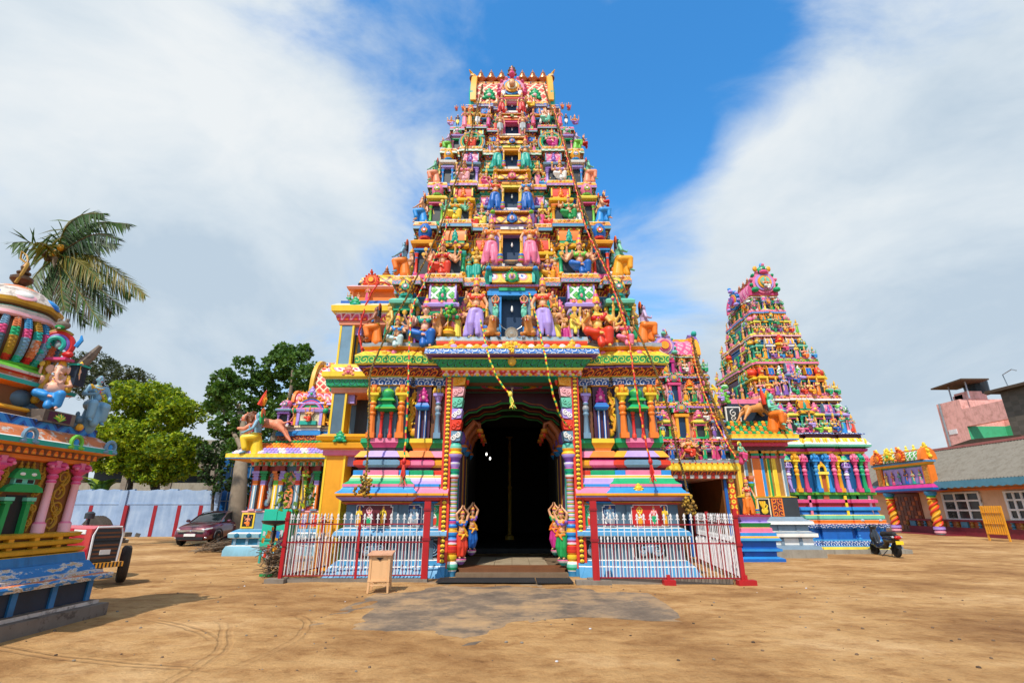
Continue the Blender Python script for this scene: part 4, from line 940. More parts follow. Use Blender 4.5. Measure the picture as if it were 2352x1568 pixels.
# doorway surround: red strips with a golden chain, jamb pillars, brackets
ZL = Z(862, 13.9)
for s in (-1, 1):
 mb = MB(); x = s*1.795
 for k, (za, zb_) in enumerate(((.18,1.72),(1.72,3.42),(3.42,ZL))):
  e = .012*(2-k); mb.box(x-.105-e, x+.105+e, 13.90-e, 14.6, za, zb_, 'scarlet'); mb.box(x-.055, x+.055, 13.885-e, 13.9-e, za+.02, zb_-.02, 'maroon')
  n = int((zb_-za)/.115)
  for i in range(n):
   zz = za+(i+.5)*(zb_-za)/n; mb.ell((x,13.875-e,zz), (.058,.022,.046), 'yellow', 8, 5); mb.ell((x,13.857-e,zz), (.02,.012,.02), 'amber', 6, 4)
 mb.box(x-.16, x+.16, 13.86, 14.5, -.05, .18, 'azure'); mb.build('door_trim', TW, 40)
 x = s*1.575; y = 14.02; mb = MB()
 prof = [(.135,0),(.135,.13),(.15,.16),(.17,.22),(.17,.30),(.135,.36),(.12,.38),(.15,.42),(.15,.50),(.12,.52),(.15,.56),(.165,.64),(.15,.72),(.125,.74),(.145,.77),(.145,.80),(.12,.83),(.14,.86),(.14,.90),(.12,.94),(.14,.98),(.15,1.06),(.13,1.12),(.12,1.14),(.14,1.17),(.14,1.22),(.115,1.26),(.13,1.30),(.13,1.34),(.105,1.38),
   (.10,2.42),(.13,2.46),(.13,2.52),(.10,2.55),(.14,2.62),(.14,2.68),(.11,2.70),(.15,2.80),(.15,2.84),(.11,2.86),(.18,2.98),(.21,3.06),(.20,3.10),(.16,3.14),(.19,3.22),(.17,3.32),(.14,3.36)]
 cols = ['azure','white','emerald','mint','white','amber','gold','yellow','gold','amber','scarlet','red','scarlet','amber','white','pink','rose','lavender','sky','blue','sky','amber','gold','yellow','blue','sky','pink','magenta','blue',
   'bead_strip','scarlet','white','emerald','teal','emerald','magenta','lavender','white','lavender','violet','lavender','amber','yellow','amber','mint','teal']
 mb.lathe(prof, (x,y,-.02), cols, 14); mb.build('jamb_pillar', TW, 40)
 # stacked scroll brackets up to the lintel
 mb = MB(); zz = 3.36; bw = (ZL-zz)/6
 for i, (m, r) in enumerate((('steel',.15),('scarlet',.15),('lavender',.16),('mint',.17),('blush',.20),('amber',.24))):
  z0 = zz+i*bw; mb.prism([(x+s*.12,z0),(x-s*(r-.02),z0+bw*.15),(x-s*(r+.02),z0+bw*.95),(x+s*.12,z0+bw*.98)], y-.12, y+.30, m)
  for q in (0, 1):
   sp = spiral(x-s*(r*.4-q*.12), z0+bw*(.62-q*.25), bw*.26, 1.4, PI/2, s); mb.tube([(a, y-.13, c) for a, c in sp], .022, 'white' if m in ('lavender','steel') else m, 5)
 mb.build('door_bracket', TW, 40)
 mb = MB(); mb.lathe([(.05,0),(.06,-.05),(.05,-.10)], (s*1.28,14.0,ZL-.02), 'emerald', 8); mb.lathe([(.05,-.10),(.05,-.16),(.015,-.24)], (s*1.28,14.0,ZL-.02), 'scarlet', 8); mb.build('bracket_pendant', TW, 40)
# lintel over the doorway
def sec(x, yf, prof, mats, name, bosses=None):
 mb = MB(); pl = plan(0, x, yf, 16.2); mb.sweep(pl, prof, mats)
 if bosses: ledge_bosses(mb, pl, *bosses)
 return mb.build(name, TW, 30)
a = [Z(p, 13.7) for p in (862,860,849,847,843,828,824,821,809,808,796,793,786,784,776)]
LB_ = MB(); pl = plan(0, 1.98, 13.80, 16.2)
LB_.sweep(pl, [(0,a[0]),(0,a[1]),(.03,a[2]),(.05,a[3]),(.06,a[4]),(.28,a[5]),(.30,a[5]+.02),(.26,a[6]),(.44,a[7]),(.48,a[7]+.01),(.46,a[8]),(.48,a[9]),(.22,a[10]),(.16,a[11]),(.20,a[11]+.02),(.20,a[12]),(.22,a[13]),(.20,a[14])],
          ['teal','scallop_red','amber','lemon','teal_leaf','lemon','plum','violet','white','blue_scroll','lemon','petal_row','scarlet','amber','scarlet','white','ledge_grey'])
ledge_bosses(LB_, pl, .38, (a[9]+a[10])/2-.01, .10, ['gold','lavender','amber','white'], .22)
for i in range(26): LB_.ell((-1.9+3.8*i/25, 13.79, a[1]+.02), (.055,.03,.045), ('yellow','orange')[i % 2], 7, 4)
lint = LB_.build('lintel', TW, 30)
mb = MB(); leaf_motif(mb, -1.72, 13.50, a[9]-.02, .26, .34, 'gold', 'rose', .05); leaf_motif(mb, 1.72, 13.50, a[9]-.02, .26, .34, 'gold', 'rose', .05)
mb.ell((0,13.52,a[4]+.12), (.12,.06,.14), 'gold', 10, 6); mb.build('lintel_finial', TW)
# body above the doorway, between the flanks
mb = MB(); mb.box(-1.80, 1.80, 14.62, 20.9, ZL+.30, a[14]-.02, 'plum'); mb.build('core', TW, 0)
# passage: jambs, painted ceiling, bracket pairs, dark hall behind
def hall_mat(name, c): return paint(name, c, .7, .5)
hall_mat('shade_dark_wall', (.022,.017,.014)); hall_mat('shade_dark_floor', (.05,.042,.035)); hall_mat('step_stone', (.17,.115,.07)); hall_mat('floor_slab', (.34,.27,.18)); hall_mat('door_carpet', (.17,.062,.02))  # back passage and hall walls, hall floor: interior shade put into near-black colour
for s in (-1, 1):
 mb = MB(); mb.box(s*1.80-.16 if s > 0 else -1.80, s*1.80 if s > 0 else -1.80+.16, 14.3, 17.6, 0, ZL+.3, 'brown')
 xx = s*1.64
 for k, c in enumerate(('green','amber','scarlet','teal','jamb_stripe','lemon','violet','emerald','orange','jamb_stripe')):
  y0 = 14.32+k*.33; mb.box(min(xx, xx-s*.05), max(xx, xx-s*.05), y0, y0+.07, .1, 3.5, c); mb.box(min(xx, xx-s*.028), max(xx, xx-s*.028), y0+.11, y0+.28, .4, 2.9, 'plum')
 mb.build('passage_wall', TW, 0)
 mb = MB(); mb.box(s*1.8-(.3 if s > 0 else 0), s*1.8+(0 if s > 0 else .3), 17.6, 21, 0, ZL+.3, 'shade_dark_wall'); mb.build('passage_wall', TW, 0)
 for Yb in (15.9, 17.1, 18.3):
  mb = MB(); x = s*1.60
  mb.box(x-.07, x+.07, Yb-.10, Yb+.10, 0, 3.3, 'plum'); mb.box(x-s*.075-.01, x-s*.075+.01, Yb-.03, Yb+.03, .1, 3.2, 'gold'); mb.lathe([(.12,0),(.22,.14),(.2,.22),(.13,.26)], (x,Yb,3.3), ['sky','orange','azure'], 10)
  mb.tube([(x,Yb,3.55),(x-s*.15,Yb,3.95),(x-s*.40,Yb,4.25),(x-s*.55,Yb,4.18),(x-s*.57,Yb,4.02)], [.14,.12,.10,.07,.06], 'terracotta', 8)
  mb.ell((x-s*.0,Yb-.05,3.72), (.16,.16,.24), 'violet', 10, 6); mb.lathe([(.13,.0),(.10,.06),(.10,.12)], (x-s*.57,Yb,3.90), ['orange','amber'], 8); mb.ell((x-s*.57,Yb,3.86), (.05,.05,.09), 'scarlet', 8, 5)
  arch = [(s*1.62,4.35),(s*1.40,4.55),(s*1.15,4.58),(s*.95,4.72),(s*.60,4.75),(s*.35,4.86),(0,4.88)]
  mb.prism(arch+[(0,ZL-.02),(s*1.62,ZL-.02)], Yb+.02, Yb+.14, 'plum'); mb.tube([(q,Yb+.02,z_) for q, z_ in arch], .03, 'green', 6); mb.tube([(q,Yb,z_+.09) for q, z_ in arch[:-1]], .018, 'terracotta', 5)
  mb.build('passage_bracket', TW, 40)
mb = MB(); mb.box(-1.80, 1.80, 14.3, 17.6, ZL-.02, ZL+.28, 'ceiling_paint'); mb.box(-1.5,1.5,17.6,21,ZL-.35,ZL+.28,'shade_dark_wall')
for k in range(4): mb.box(-1.62,1.62,14.55+.8*k,14.67+.8*k,ZL-.13,ZL-.02,('brown','maroon','green','brown')[k])
for k, c in enumerate(('rose','amber','emerald','violet')): mb.lathe([(.95-.2*k,0),(.95-.2*k,-.05-.012*k),(.85-.2*k,-.05-.012*k),(.85-.2*k,0)], (0,15.05,ZL-.02), c, 24, 1., .42)
mb.build('passage_ceiling', TW, 30)
mb = MB(); mb.lathe([(.05,0),(.05,-.06),(.02,-.08),(.02,-.35)], (0,15.0,ZL-.05), 'white', 8); mb.lathe([(.03,-.35),(.045,-.40),(.05,-.52),(.03,-.60)], (0,15.0,ZL-.05), 'white', 8); mb.build('ceiling_lamp', TW, 40)
mb = MB()
mb.box(-6,6,21.02,36,-.05,.17,'shade_dark_floor'); mb.box(-6.2,-6,21.02,36,.17,7,'shade_dark_wall'); mb.box(6,6.2,21.02,36,.17,7,'shade_dark_wall'); mb.box(-6.2,6.2,36,36.2,.17,7,'shade_dark_wall'); mb.box(-6.2,6.2,21.02,36,7,7.2,'shade_dark_wall')
mb.box(-6.2,-1.5,21.02,21.2,.17,6.98,'shade_dark_wall'); mb.box(1.5,6.2,21.02,21.2,.17,6.98,'shade_dark_wall'); mb.box(-1.5,1.5,21.02,21.2,ZL-.35,6.98,'shade_dark_wall')
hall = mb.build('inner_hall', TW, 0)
mb = MB(); mb.lathe([(.25,.17),(.22,.35),(.10,.42),(.09,2.6),(.13,2.7),(.08,2.8),(.08,5.2),(.2,5.3)], (-.12,27,0), 'gold', 12); mb.build('flag_post', TW, 40)
m, nt_, b_ = _mat('lamp_glow'); b_.inputs['Emission Color'].default_value = (1,.97,.9,1); b_.inputs['Emission Strength'].default_value = 2.5; MATS['lamp_glow'] = m
for x, z in ((-.98,3.62),(-.84,3.46)): mb = MB(); mb.ell((x,19.5,z), (.035,.035,.06), 'lamp_glow', 8, 6); mb.tube([(x,19.5,z+.07),(x,19.5,z+.5)], .008, 'black', 4); mb.build('lit_lamp', TW, 40)
# threshold, steps
mb = MB(); mb.box(-1.42, 1.42, 13.70, 14.35, -.05, .085, 'step_stone'); mb.box(-1.46,1.46,14.2,17.6,-.05,.165,'step_stone'); mb.build('door_step', TW, 0)
mb = MB()
for i in range(4):
 for k in range(5): mb.box(-.98+.49*i+.006, -.98+.49*(i+1)-.006, 14.75+.5*k, 14.75+.5*(k+1)-.012, .16, .18+.002*((i+k) % 2), 'floor_slab')
mb.build('floor_tiles', TW, 0)
o = single((lambda m: (m.box(-1.40,1.40,14.02,14.70,.15,.185,'door_carpet'), m.box(-1.36,1.36,13.98,14.02,.06,.18,'door_carpet'), m)[2])(MB()), 'door_carpet', 'brown coir carpet laid across the stone threshold of the big doorway', 'carpet', (0,14.3,.16))
# ---- storeys
ROWS = [(788,845,1505,13.75),(632,905,1452,14.25),(508,950,1402,14.75),(418,985,1372,15.15),(340,1015,1345,15.55),(291,1040,1325,15.88),(240,1074,1290,16.25)]
LED = []
for py, l, r, Y in ROWS:
 p = at(l, py, Y); q = at(r, py, Y); LED.append(((q.x-p.x)/2, Y, p.z))
WIN = [(680,775,1147,1200),(538,608,1150,1196),(432,480,1153,1193),(348,386,1155,1192),(283,310,1158,1191),(229,257,1160,1190)]
TOWER_LED = LED
def tier(i):
 W0, Y0, z0 = LED[i]; W1, Y1, z1 = LED[i+1]; s = W0/4.16; h = z1-z0
 ww = W1-.19*s; yw = Y1+.48*s; yb = 2*CY-yw
 cb = .20*ww; mb = MB()
 bays = [(0,cb+.02,.55*s),(-.325*ww,.055*ww,.16*s),(.325*ww,.055*ww,.16*s),(-.60*ww,.115*ww,.46*s),(.60*ww,.115*ww,.46*s),(-.93*ww,.07*ww,.30*s),(.93*ww,.07*ww,.30*s)]
 sb = [(.15,.08,.1*s),(.5,.15,.16*s),(.85,.08,.1*s)]
 pl = plan(0, ww, yw, yb, bays[1:], sb)
 core = plan(0, ww, yw, yb, bays[1:], sb)
 mb.sweep(core, [(.03,z0-.05),(.03,z0+.05*h),(.05,z0+.055*h),(.0,z0+.075*h),(0,z0+.78*h)], ['white',('green','rose')[i % 2],'pink',lambda: 0][:3]+[('slate','grey','steel','slate','plum','violet')[i]])
 T = mb.build('storey', TW, 30)
 c = MB(); cornice(c, pl, z1-.25*h, z1, s*.50, CORN[(0,1,3,2,4,6)[i]], (('sky','amber'),('amber','lemon'),('amber','yellow'),('emerald','amber'),('amber','scarlet'),('blue','gold'))[i])
 ledge_bosses(c, pl, .17*s, z1-.03*h, .075*s, ['gold','amber','terracotta','gold','yellow'], .14*s)
 ledge_bosses(c, pl, 0.10*s, z1-.155*h, .05*s, (('rose','amber'),('scarlet','lemon'),('amber','emerald'),('pink','sky'),('gold','violet'),('orange','mint'))[i], .13*s)
 c.build('cornice', T, 30)
 # window in the projecting middle bay
 pt, pb_, wl, wr = WIN[i]; yc = yw-.72*s
 zb_ = at(1176, pb_, yc).z; zt_ = at(1176, pt, yc).z; hw = (at(wr, pt, yc).x-at(wl, pt, yc).x)/2; bw = cb
 f = MB(); fc = ('sky','amber','lemon','amber','rose','scarlet')[i]
 for q in (-1, 1): f.box(min(q*hw,q*bw), max(q*hw,q*bw), yc, yw, zb_, zt_+.02, ('steel','lavender','slate','blue','pink','emerald')[i]); f.box(q*hw-.03*s, q*hw+.03*s, yc-.03, yc+.05, zb_, zt_, fc)
 f.box(-bw, bw, yc, yw+.01, zt_+.02, max(zt_+.05, at(1176, WIN[i+1][1]+3, yc).z if i < 5 else z1), ('azure','lavender','amber','amber','pink','gold')[i])
 f.box(-bw-.04, bw+.04, yc-.06, yc+.05, zt_, zt_+.06*h, fc); f.box(-hw-.05, hw+.05, yc-.09, yc-.02, zt_+.06*h, zt_+.10*h, ('emerald','white','amber','lemon','orange','yellow')[i])
 f.box(-bw, bw, yc-.02, yw, z0-.04, zb_, ('ledge_grey','pink','green','white','sky','white')[i])
 f.box(-bw*1.1, bw*1.1, yc-.10*s, yc, zb_-.05*h, zb_, 'white')
 f.box(-hw, hw, yc+.32*s, yc+.34*s, zb_, zt_, 'window_dark')
 W_ = f.build('window', T, 0)
 b = MB(); b.tube([(0,yc+.14,zt_),(0,yc+.14,zt_-.22*(zt_-zb_))], .006, 'black', 4); b.lathe([(.02*s,0),(.03*s,-.06*s),(.045*s,-.13*s),(.02*s,-.19*s)], (0,yc+.14,zt_-.20*(zt_-zb_)), 'bulb_glass', 8); b.build('bulb', W_, 40)
 # vaulted hood with a face gable over the window
 if i < 6:
  zc = z1; b = MB(); y1 = Y1-.50*s; zz = zc+.02
  n1 = ('sky','blue','pink','blue','emerald','pink')[i]
 # model pavilions along the front
 H = h*.74
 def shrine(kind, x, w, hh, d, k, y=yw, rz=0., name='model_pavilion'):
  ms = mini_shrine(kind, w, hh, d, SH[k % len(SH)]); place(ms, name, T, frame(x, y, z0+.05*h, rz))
 for q in (-1, 1):
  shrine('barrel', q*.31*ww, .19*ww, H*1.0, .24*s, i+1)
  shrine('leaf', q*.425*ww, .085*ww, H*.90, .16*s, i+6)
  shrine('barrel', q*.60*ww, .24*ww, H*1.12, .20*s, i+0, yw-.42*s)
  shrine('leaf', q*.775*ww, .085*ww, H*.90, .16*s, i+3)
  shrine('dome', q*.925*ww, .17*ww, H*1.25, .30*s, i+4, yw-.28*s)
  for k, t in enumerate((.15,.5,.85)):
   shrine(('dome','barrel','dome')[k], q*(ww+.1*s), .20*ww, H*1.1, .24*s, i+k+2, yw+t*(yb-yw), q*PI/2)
  fr = random.Random(i*7+q)
  for t, k, hh in ((.245,'seat',.50),(.37,'stand',.56),(.45,'seat',.48),(.50,'stand',.52),(.70,'stand',.60),(.76,'seat',.50),(.82,'stand',.56),(.99,'seat',.55),(1.07,'man',.60)):
   k = fr.choice((k,'seat','stand','man')); c3 = fr.sample(('rose','scarlet','emerald','amber','sky','lime','magenta','orange','violet','white','lemon','pink','teal'), 2); ed = t > .95
   small(k, (q*min(t*ww, W0-.12*s), yw-(.40 if not ed else .12)*s, z0), hh*h*fr.uniform(.9,1.12), q*(R(70) if ed else fr.uniform(-.3,.3)), T, fr.choice(('skin','skinpink','skinyellow','skin','skingreen','skinblue')), c3[0], c3[1])
  for t in (.25,.6,.9): small(fr.choice(('seat','stand')), (q*(W0-.15*s), yw+t*(yb-yw)*.6, z0), .46*h, q*PI/2, T, 'skin', fr.choice(('rose','lime','sky','amber')), 'red')
  # yali brackets holding the cornice
  for k, t in enumerate((.245,.50,.70)):
   b = MB(); x = q*t*ww; zq = z1-.33*h; col = ('rose','lime','lime')[k] if i % 2 else ('amber','violet','emerald')[k]
   b.tube([(x,yw-.05,zq-.16*h),(x,yw-.10*s,zq-.02*h),(x,yw-.26*s,zq+.08*h)], [.06*s,.075*s,.09*s], col, 7); b.ell((x,yw-.34*s,zq+.09*h), (.10*s,.11*s,.09*s), col, 8, 5); b.ell((x,yw-.42*s,zq+.06*h), (.05*s,.06*s,.04*s), 'white', 6, 4)
   b.build('bracket', T, 40)
 return T
m, nt_, b_ = _mat('window_dark'); weather(nt_, b_, (.006,.034,.095), objco(nt_), .2); b_.inputs['Roughness'].default_value = .4; MATS['window_dark'] = m
m, nt_, b_ = _mat('bulb_glass'); b_.inputs['Base Color'].default_value = (.85,.85,.82,1); b_.inputs['Roughness'].default_value = .12; MATS['bulb_glass'] = m
TIERS = [tier(i) for i in range(6)]
# hood gables: one above each window standing on the next cornice, in front of the storey
for i in range(5):
 W1, Y1, z1 = LED[i+1]; s = W1/4.16
 yc = Y1+.48*s-.72*s; za = at(1176, WIN[i][0], yc).z+.10*(z1-LED[i][2]); W2, Y2, z2 = LED[i+2]; s2 = W2/4.16
 zb_ = at(1176, WIN[i+1][1]+3, yc-.30*s).z; hgt = zb_-za; mb = MB(); y = yc-.02; hw = .20*(W1-.19*s)*1.02
 mb.sweep(plan(0, hw, y, y+.5), [(0,za),(.08*s,za+.06*hgt),(.10*s,za+.16*hgt),(.04*s,za+.20*hgt)], [('orange','white','rose','lemon','rose')[i],('lilac_scroll','lavender','pale_scroll','gem_line','scarlet')[i],'white'])
 barrel(mb, 0, y+.0, za+.20*hgt, hw*1.8, hgt*.62, .40*s, ('petal_pink','lattice_gold','lattice_gold','lattice_gold','lattice_red')[i], ('teal','rose','amber','pink','scarlet')[i], False)
 nasi(mb, 0, y-.24*s, za+.46*hgt, hgt*.56, [('emerald','lime','blush','lavender','emerald'),('sky','blue','lavender','white','blue'),('rose','pink','amber','white','pink'),('sky','blue','rose','white','sky'),('emerald','lime','amber','white','emerald')][i])
 for q in (-1,1): mb.tube([(q*hw*1.0,y,za+.15*hgt),(q*hw*1.08,y-.08,za+.5*hgt),(q*hw*.98,y-.2*s,za+.86*hgt)], [.06*s,.08*s,.10*s], ('teal','lavender','gold','rose','blue')[i], 7); mb.ell((q*hw*.98,y-.26*s,za+.88*hgt), (.10*s,.12*s,.09*s), ('sky','lime','amber','scarlet','sky')[i], 8, 5)
 mb.box(-hw*1.12, hw*1.12, y-.24*s, y+.4, za+.90*hgt, zb_+.01, 'gold_scroll')
 mb.build('hood_gable', TIERS[i], 40)
# crowning vault
W1, Y1, z1 = LED[6]; yr = 17.45; zt = at(1176, 192, yr-.4).z; hv = zt-z1-.12
CR = MB(); hwid = at(1262, 200, 17.2).x
CR.sweep(plan(0, hwid-.05, Y1+.12, 2*yr-Y1-.12, [(0,.5,.2)]), [(0,z1-.02),(0,z1+.08),(.10,z1+.10),(.10,z1+.16),(.0,z1+.18)], ['pink','white','amber','scarlet'])
barrel(CR, 0, yr, z1+.16, hwid*2-.1, hv, (yr-Y1)*2-.2, 'lattice_red', 'amber', False, 14)
n = 14;
CR.box(-hwid+.1, hwid-.1, yr-.42, yr+.42, z1+.16+hv*.93, z1+.16+hv*1.02, 'gold_scroll')
for i in range(10):
 x = -hwid+.2+(2*hwid-.4)*i/9; CR.tube([(x,yr-.40,z1+.16+hv*.95),(x,yr-.78,z1+.16+hv*.80)], .03, ('amber','sky')[i % 2], 5)
crown_ = CR.build('roof_vault', TW, 40)
for q in (-1, 1):
 mb = MB(); x = q*hwid
 pr = [(yr-1.02,z1-.1),(yr-1.12,z1+.5),(yr-.85,z1+1.25),(yr-.30,z1+hv*1.08),(yr+.1,z1+hv*1.12),(yr+.7,z1+1.2),(yr+1.0,z1)]
 mb.prism(pr, x-.10, x+.10, 'gold_scroll', 'x')
 mb.tube([(x,yr-1.05,z1),(x,yr-1.16,z1+.6),(x,yr-.85,z1+1.35),(x+q*.02,yr-.38,z1+hv*1.12)], [.13,.14,.13,.12], 'teal', 7)
 mb.ell((x+q*.03,yr-.50,z1+hv*1.14), (.17,.24,.20), 'amber', 9, 6); mb.ell((x+q*.08,yr-.75,z1+hv*1.02), (.11,.16,.11), 'brown', 8, 5); mb.tube([(x,yr-.4,z1+hv*1.22),(x+q*.14,yr-.45,z1+hv*1.36),(x+q*.22,yr-.60,z1+hv*1.38)], [.08,.06,.02], 'gold', 6); mb.ell((x+q*.10,yr-.62,z1+hv*1.20), .05, 'white', 6, 4)
 mb.build('roof_gable', TW, 40)
 for t in (.44,.0): pass
for k in range(7):
 if k == 3: continue
 mb = MB(); x = (-1.02+.34*k)*hwid*.82; kalasam(mb, x, yr-.25, z1+.16+hv*1.0, .92); mb.build('roof_finial', TW, 40)
mb = MB(); y = Y1-.02; nasi(mb, 0, y+.15, z1+.95, 1.05, ['pink','sky','amber','cream','rose']); mb.box(-.45,.45,y,y+.6,z1+.15,z1+.42,'green'); leaf_motif(mb, 0, y+.1, z1+1.60, .34, .55, 'old_bronze', 'gold', .06)
for q in (-1, 1):
 leaf_motif(mb, q*.95, y+.12, z1+.35, .46, .60, 'emerald', 'blush', .07)
mb.build('roof_medallion', TW, 40)
# ------------------------------------------------------------------ statues standing and sitting on the ledges of the gate tower
TOT = dict(guard=1.17, stand=1.17, man=1.09, seat=.94, seat8=.94, side=.89, dancer=1.13, ganesha=.87, lion=.64, lion_lie=.56, lion_leap=.78)
def S1(x, y): return (1300+x/1.96)/1.6327, (860+y/1.96)/1.6327
def S2(x, y): return (1500+x/2.8)/1.6327, (600+y/2.8)/1.6327
def S3(x, y): return (1600+x/3.675)/1.6327, (220+y/3.675)/1.6327
ORD = ['first','second','third','fourth','fifth','sixth']
def body_(c): return 'skin' if c is None else c
def statue(i, conv, key, x, yb, yt, label, body='skin', garment='red', blouse='red', off=.22, rz=0., zoff=None, mirror=False, name='statue', cat='statue', extra=None, y=None):
 """i storey; (x, yb)-(x, yt) the foot and top of the figure in the measuring crop; stands on the ledge"""
 W0, Y0, z0 = TOWER_LED[i]; s = W0/4.16
 Y = (Y0+off*s) if y is None else y
 p = at(*conv(x, yb), Y); q = at(*conv(x, yt), Y)
 z = p.z if zoff is None else z0+zoff
 h = (q.z-p.z)/TOT[key]*{'seat':1.22,'seat8':1.22,'side':1.14,'guard':1.12,'ganesha':1.15}.get(key, 1.08)
 m = dict(lotus_base=garment, body=body, garment=garment, blouse=blouse, sash=garment, halo='red', pedestal='rose')
 if extra: m.update(extra)
 return figure(key, name, label, cat, (p.x, Y, z-(.14*h if key in ('seat','seat8') else 0)), h, rz, m, 'statues on the central tower', mirror, skip=('lotus_base',) if key in ('seat','seat8') else ())
HP = PI/2
def L(i, t): return '%s on the %s storey of the tall tower' % (t, ORD[i])
t = 0; c = S1
statue(t,c,'side',205,840,585,'brown-skinned statue in orange skirt seated at the tower\'s lowest left corner','skinbrown','orange','sky',.25,-HP,extra={'sash':'sky'})
statue(t,c,'seat',365,845,608,'statue in pale blue sari playing a stringed instrument on the lowest ledge','skin',(MATS.get('paleblue') or paint('paleblue',(.50,.66,.66))),'sky',.20)
statue(t,c,'seat8',572,835,490,'large many-armed goddess in blue trousers seated above the left flank','skinpink','blue','teal',.32)
statue(t,c,'lion',672,822,640,'brown lion sitting beside the goddess in blue trousers','hide',None,None,.30,R(-8),name='lion_statue',cat='lion statue',extra={'mane':'brown'})
statue(t,c,'stand',812,795,552,'worshipper statue in yellow dhoti and pink cloth beside potted tree','skin','lemon','pink',.40,R(15),extra={'crown':'black'})
statue(t,c,'guard',945,800,380,'tall guardian goddess in lilac skirt left of the lowest window','skin','lavender','scarlet',.05,R(8),extra={'sash':'red'})
statue(t,c,'guard',1448,800,380,'tall guardian goddess in lilac skirt right of the lowest window','skin','lavender','scarlet',.05,R(-8),mirror=True)
statue(t,c,'lion_lie',1058,806,655,'lion crouching just left of the lowest window above the doorway','hide',None,None,.0,R(14),name='lion_statue',cat='lion statue',extra={'mane':'brown'})
statue(t,c,'lion_lie',1348,806,655,'lion crouching just right of the lowest window above the doorway','hide',None,None,.0,R(-14),name='lion_statue',cat='lion statue',extra={'mane':'brown'})
statue(t,c,'dancer',1092,655,490,'small maiden in mint green skirt above the crouching left lion','skin','mint','red',.20)
statue(t,c,'dancer',1305,655,490,'small maiden in mint green skirt above the crouching right lion','skin','mint','rose',.20,mirror=True)
statue(t,c,'man',1680,795,525,'pale violet guard in yellow breeches with green sash on lowest ledge','skinviolet','lemon',None,.30,extra={'crown':'brown'})
statue(t,c,'lion',1772,775,610,'dark maned lion snarling beside the red goddess','hide',None,None,.42,R(-10),name='lion_statue',cat='lion statue',extra={'mane':'brown'})
o = statue(t,c,'seat8',1850,830,455,'large goddess in red robe holding a trident above the right flank','skinyellow','scarlet','red',.30)
statue(t,c,'seat',2045,835,612,'statue in pink sari seated near the lowest right corner','skin','pink','rose',.22)
statue(t,c,'side',2195,832,572,'violet-skinned statue in orange skirt seated at the tower\'s lowest right corner','skinviolet','orange',None,.25,HP,extra={'sash':'rose'})
statue(t,c,'man',1790,830,720,'small brown demon figure sprawled under the red goddess','skinbrown','navy',None,.02,R(50),extra={'crown':'black'})
t = 1
statue(t,c,'side',412,345,112,'blue-skinned statue in orange skirt at the left end of second ledge','skinblue','orange',None,.22,-HP,extra={'sash':'red'})
statue(t,c,'seat8',700,322,58,'many-armed goddess in red sari on the left of second storey','skin','scarlet','red',.30)
statue(t,c,'seat8',1716,318,48,'many-armed goddess in dark blue sari on the right of second storey','skin','blue','lime',.30)
statue(t,c,'side',2012,350,92,'green-faced statue in amber skirt at the right end of second ledge','skingreen','amber',None,.22,HP,extra={'sash':'rose'})
statue(t,S2,'guard',955,1098,630,'guardian in orange sari and pink skirt left of second window','skin','pink','orange',-.10,R(8),extra={'sash':'orange'})
statue(t,S2,'guard',1368,1095,630,'guardian in orange sari and pink skirt right of second window','skin','pink','orange',-.10,R(-8),mirror=True)
t = 2; c = S2
statue(t,c,'side',228,665,405,'bare-chested statue in blue skirt at left end of third ledge','skin','sky',None,.22,-HP,extra={'sash':'amber'})
statue(t,c,'seat8',575,622,338,'green-faced goddess in yellow sari on the left of third storey','skingreen','yellow','amber',.30)
statue(t,c,'seat',1772,618,338,'goddess in green sari on the right of third storey','skin','green','emerald',.30)
statue(t,c,'side',2118,662,395,'bare-chested statue in blue skirt at right end of third ledge','skin','sky',None,.22,HP,extra={'sash':'amber'})
statue(t,c,'guard',1000,530,172,'guardian in red and blue robes left of third window','skin','blue','scarlet',-.10,R(10),extra={'sash':'red'})
statue(t,c,'guard',1332,530,172,'guardian in red and blue robes right of third window','skin','blue','sky',-.10,R(-10),mirror=True)
statue(t,c,'seat',255,470,340,'small kneeling figure in red behind the left corner of third storey','skin','red','red',.7,-HP)
statue(t,c,'seat',2145,470,322,'small kneeling figure in red behind the right corner of third storey','skin','red','red',.7,HP)
t = 3; c = S2
statue(t,c,'side',368,248,20,'green-skinned statue in red hat at left end of fourth ledge','skingreen','salmon',None,.22,-HP,extra={'sash':'lime'})
statue(t,c,'seat',672,215,-12,'goddess in pale pink sari on the left of fourth storey','skin','blush','pink',.30)
statue(t,c,'seat',1682,205,-18,'goddess in white and lilac sari on the right of fourth storey','skin','white','lavender',.30)
statue(t,c,'side',1982,245,18,'green-skinned statue with red hat at right end of fourth ledge','skingreen','salmon',None,.22,HP,extra={'sash':'red'})
c = S3
statue(t,c,'guard',975,1510,1120,'guardian in teal robes left of fourth window','skin','teal','steel',-.10,R(8),extra={'sash':'lemon'})
statue(t,c,'guard',1360,1510,1115,'guardian in teal robes right of fourth window','skin','teal','steel',-.10,R(-8),mirror=True)
t = 4
statue(t,c,'side',300,1285,1055,'pale statue in bright green skirt at left end of fifth ledge','skinviolet','lime',None,.22,-HP,extra={'sash':'violet'})
statue(t,c,'seat',222,1205,1090,'tiny orange kneeling figure at far left of fifth ledge','skin','orange','amber',.6,-HP)
statue(t,c,'seat',615,1222,985,'goddess in coral sari before a round halo, left of fifth storey','skin','scarlet','orange',.28)
statue(t,c,'seat',1732,1218,975,'goddess in wine sari before a round halo, right of fifth storey','skinpink','magenta','rose',.28)
statue(t,c,'side',2065,1255,1035,'pale statue in bright green skirt at right end of fifth ledge','skinviolet','lime',None,.22,HP,extra={'sash':'orange'})
statue(t,c,'seat',2165,1200,1050,'tiny red seated figure at far right of fifth ledge','skin','red','rose',.6,HP)
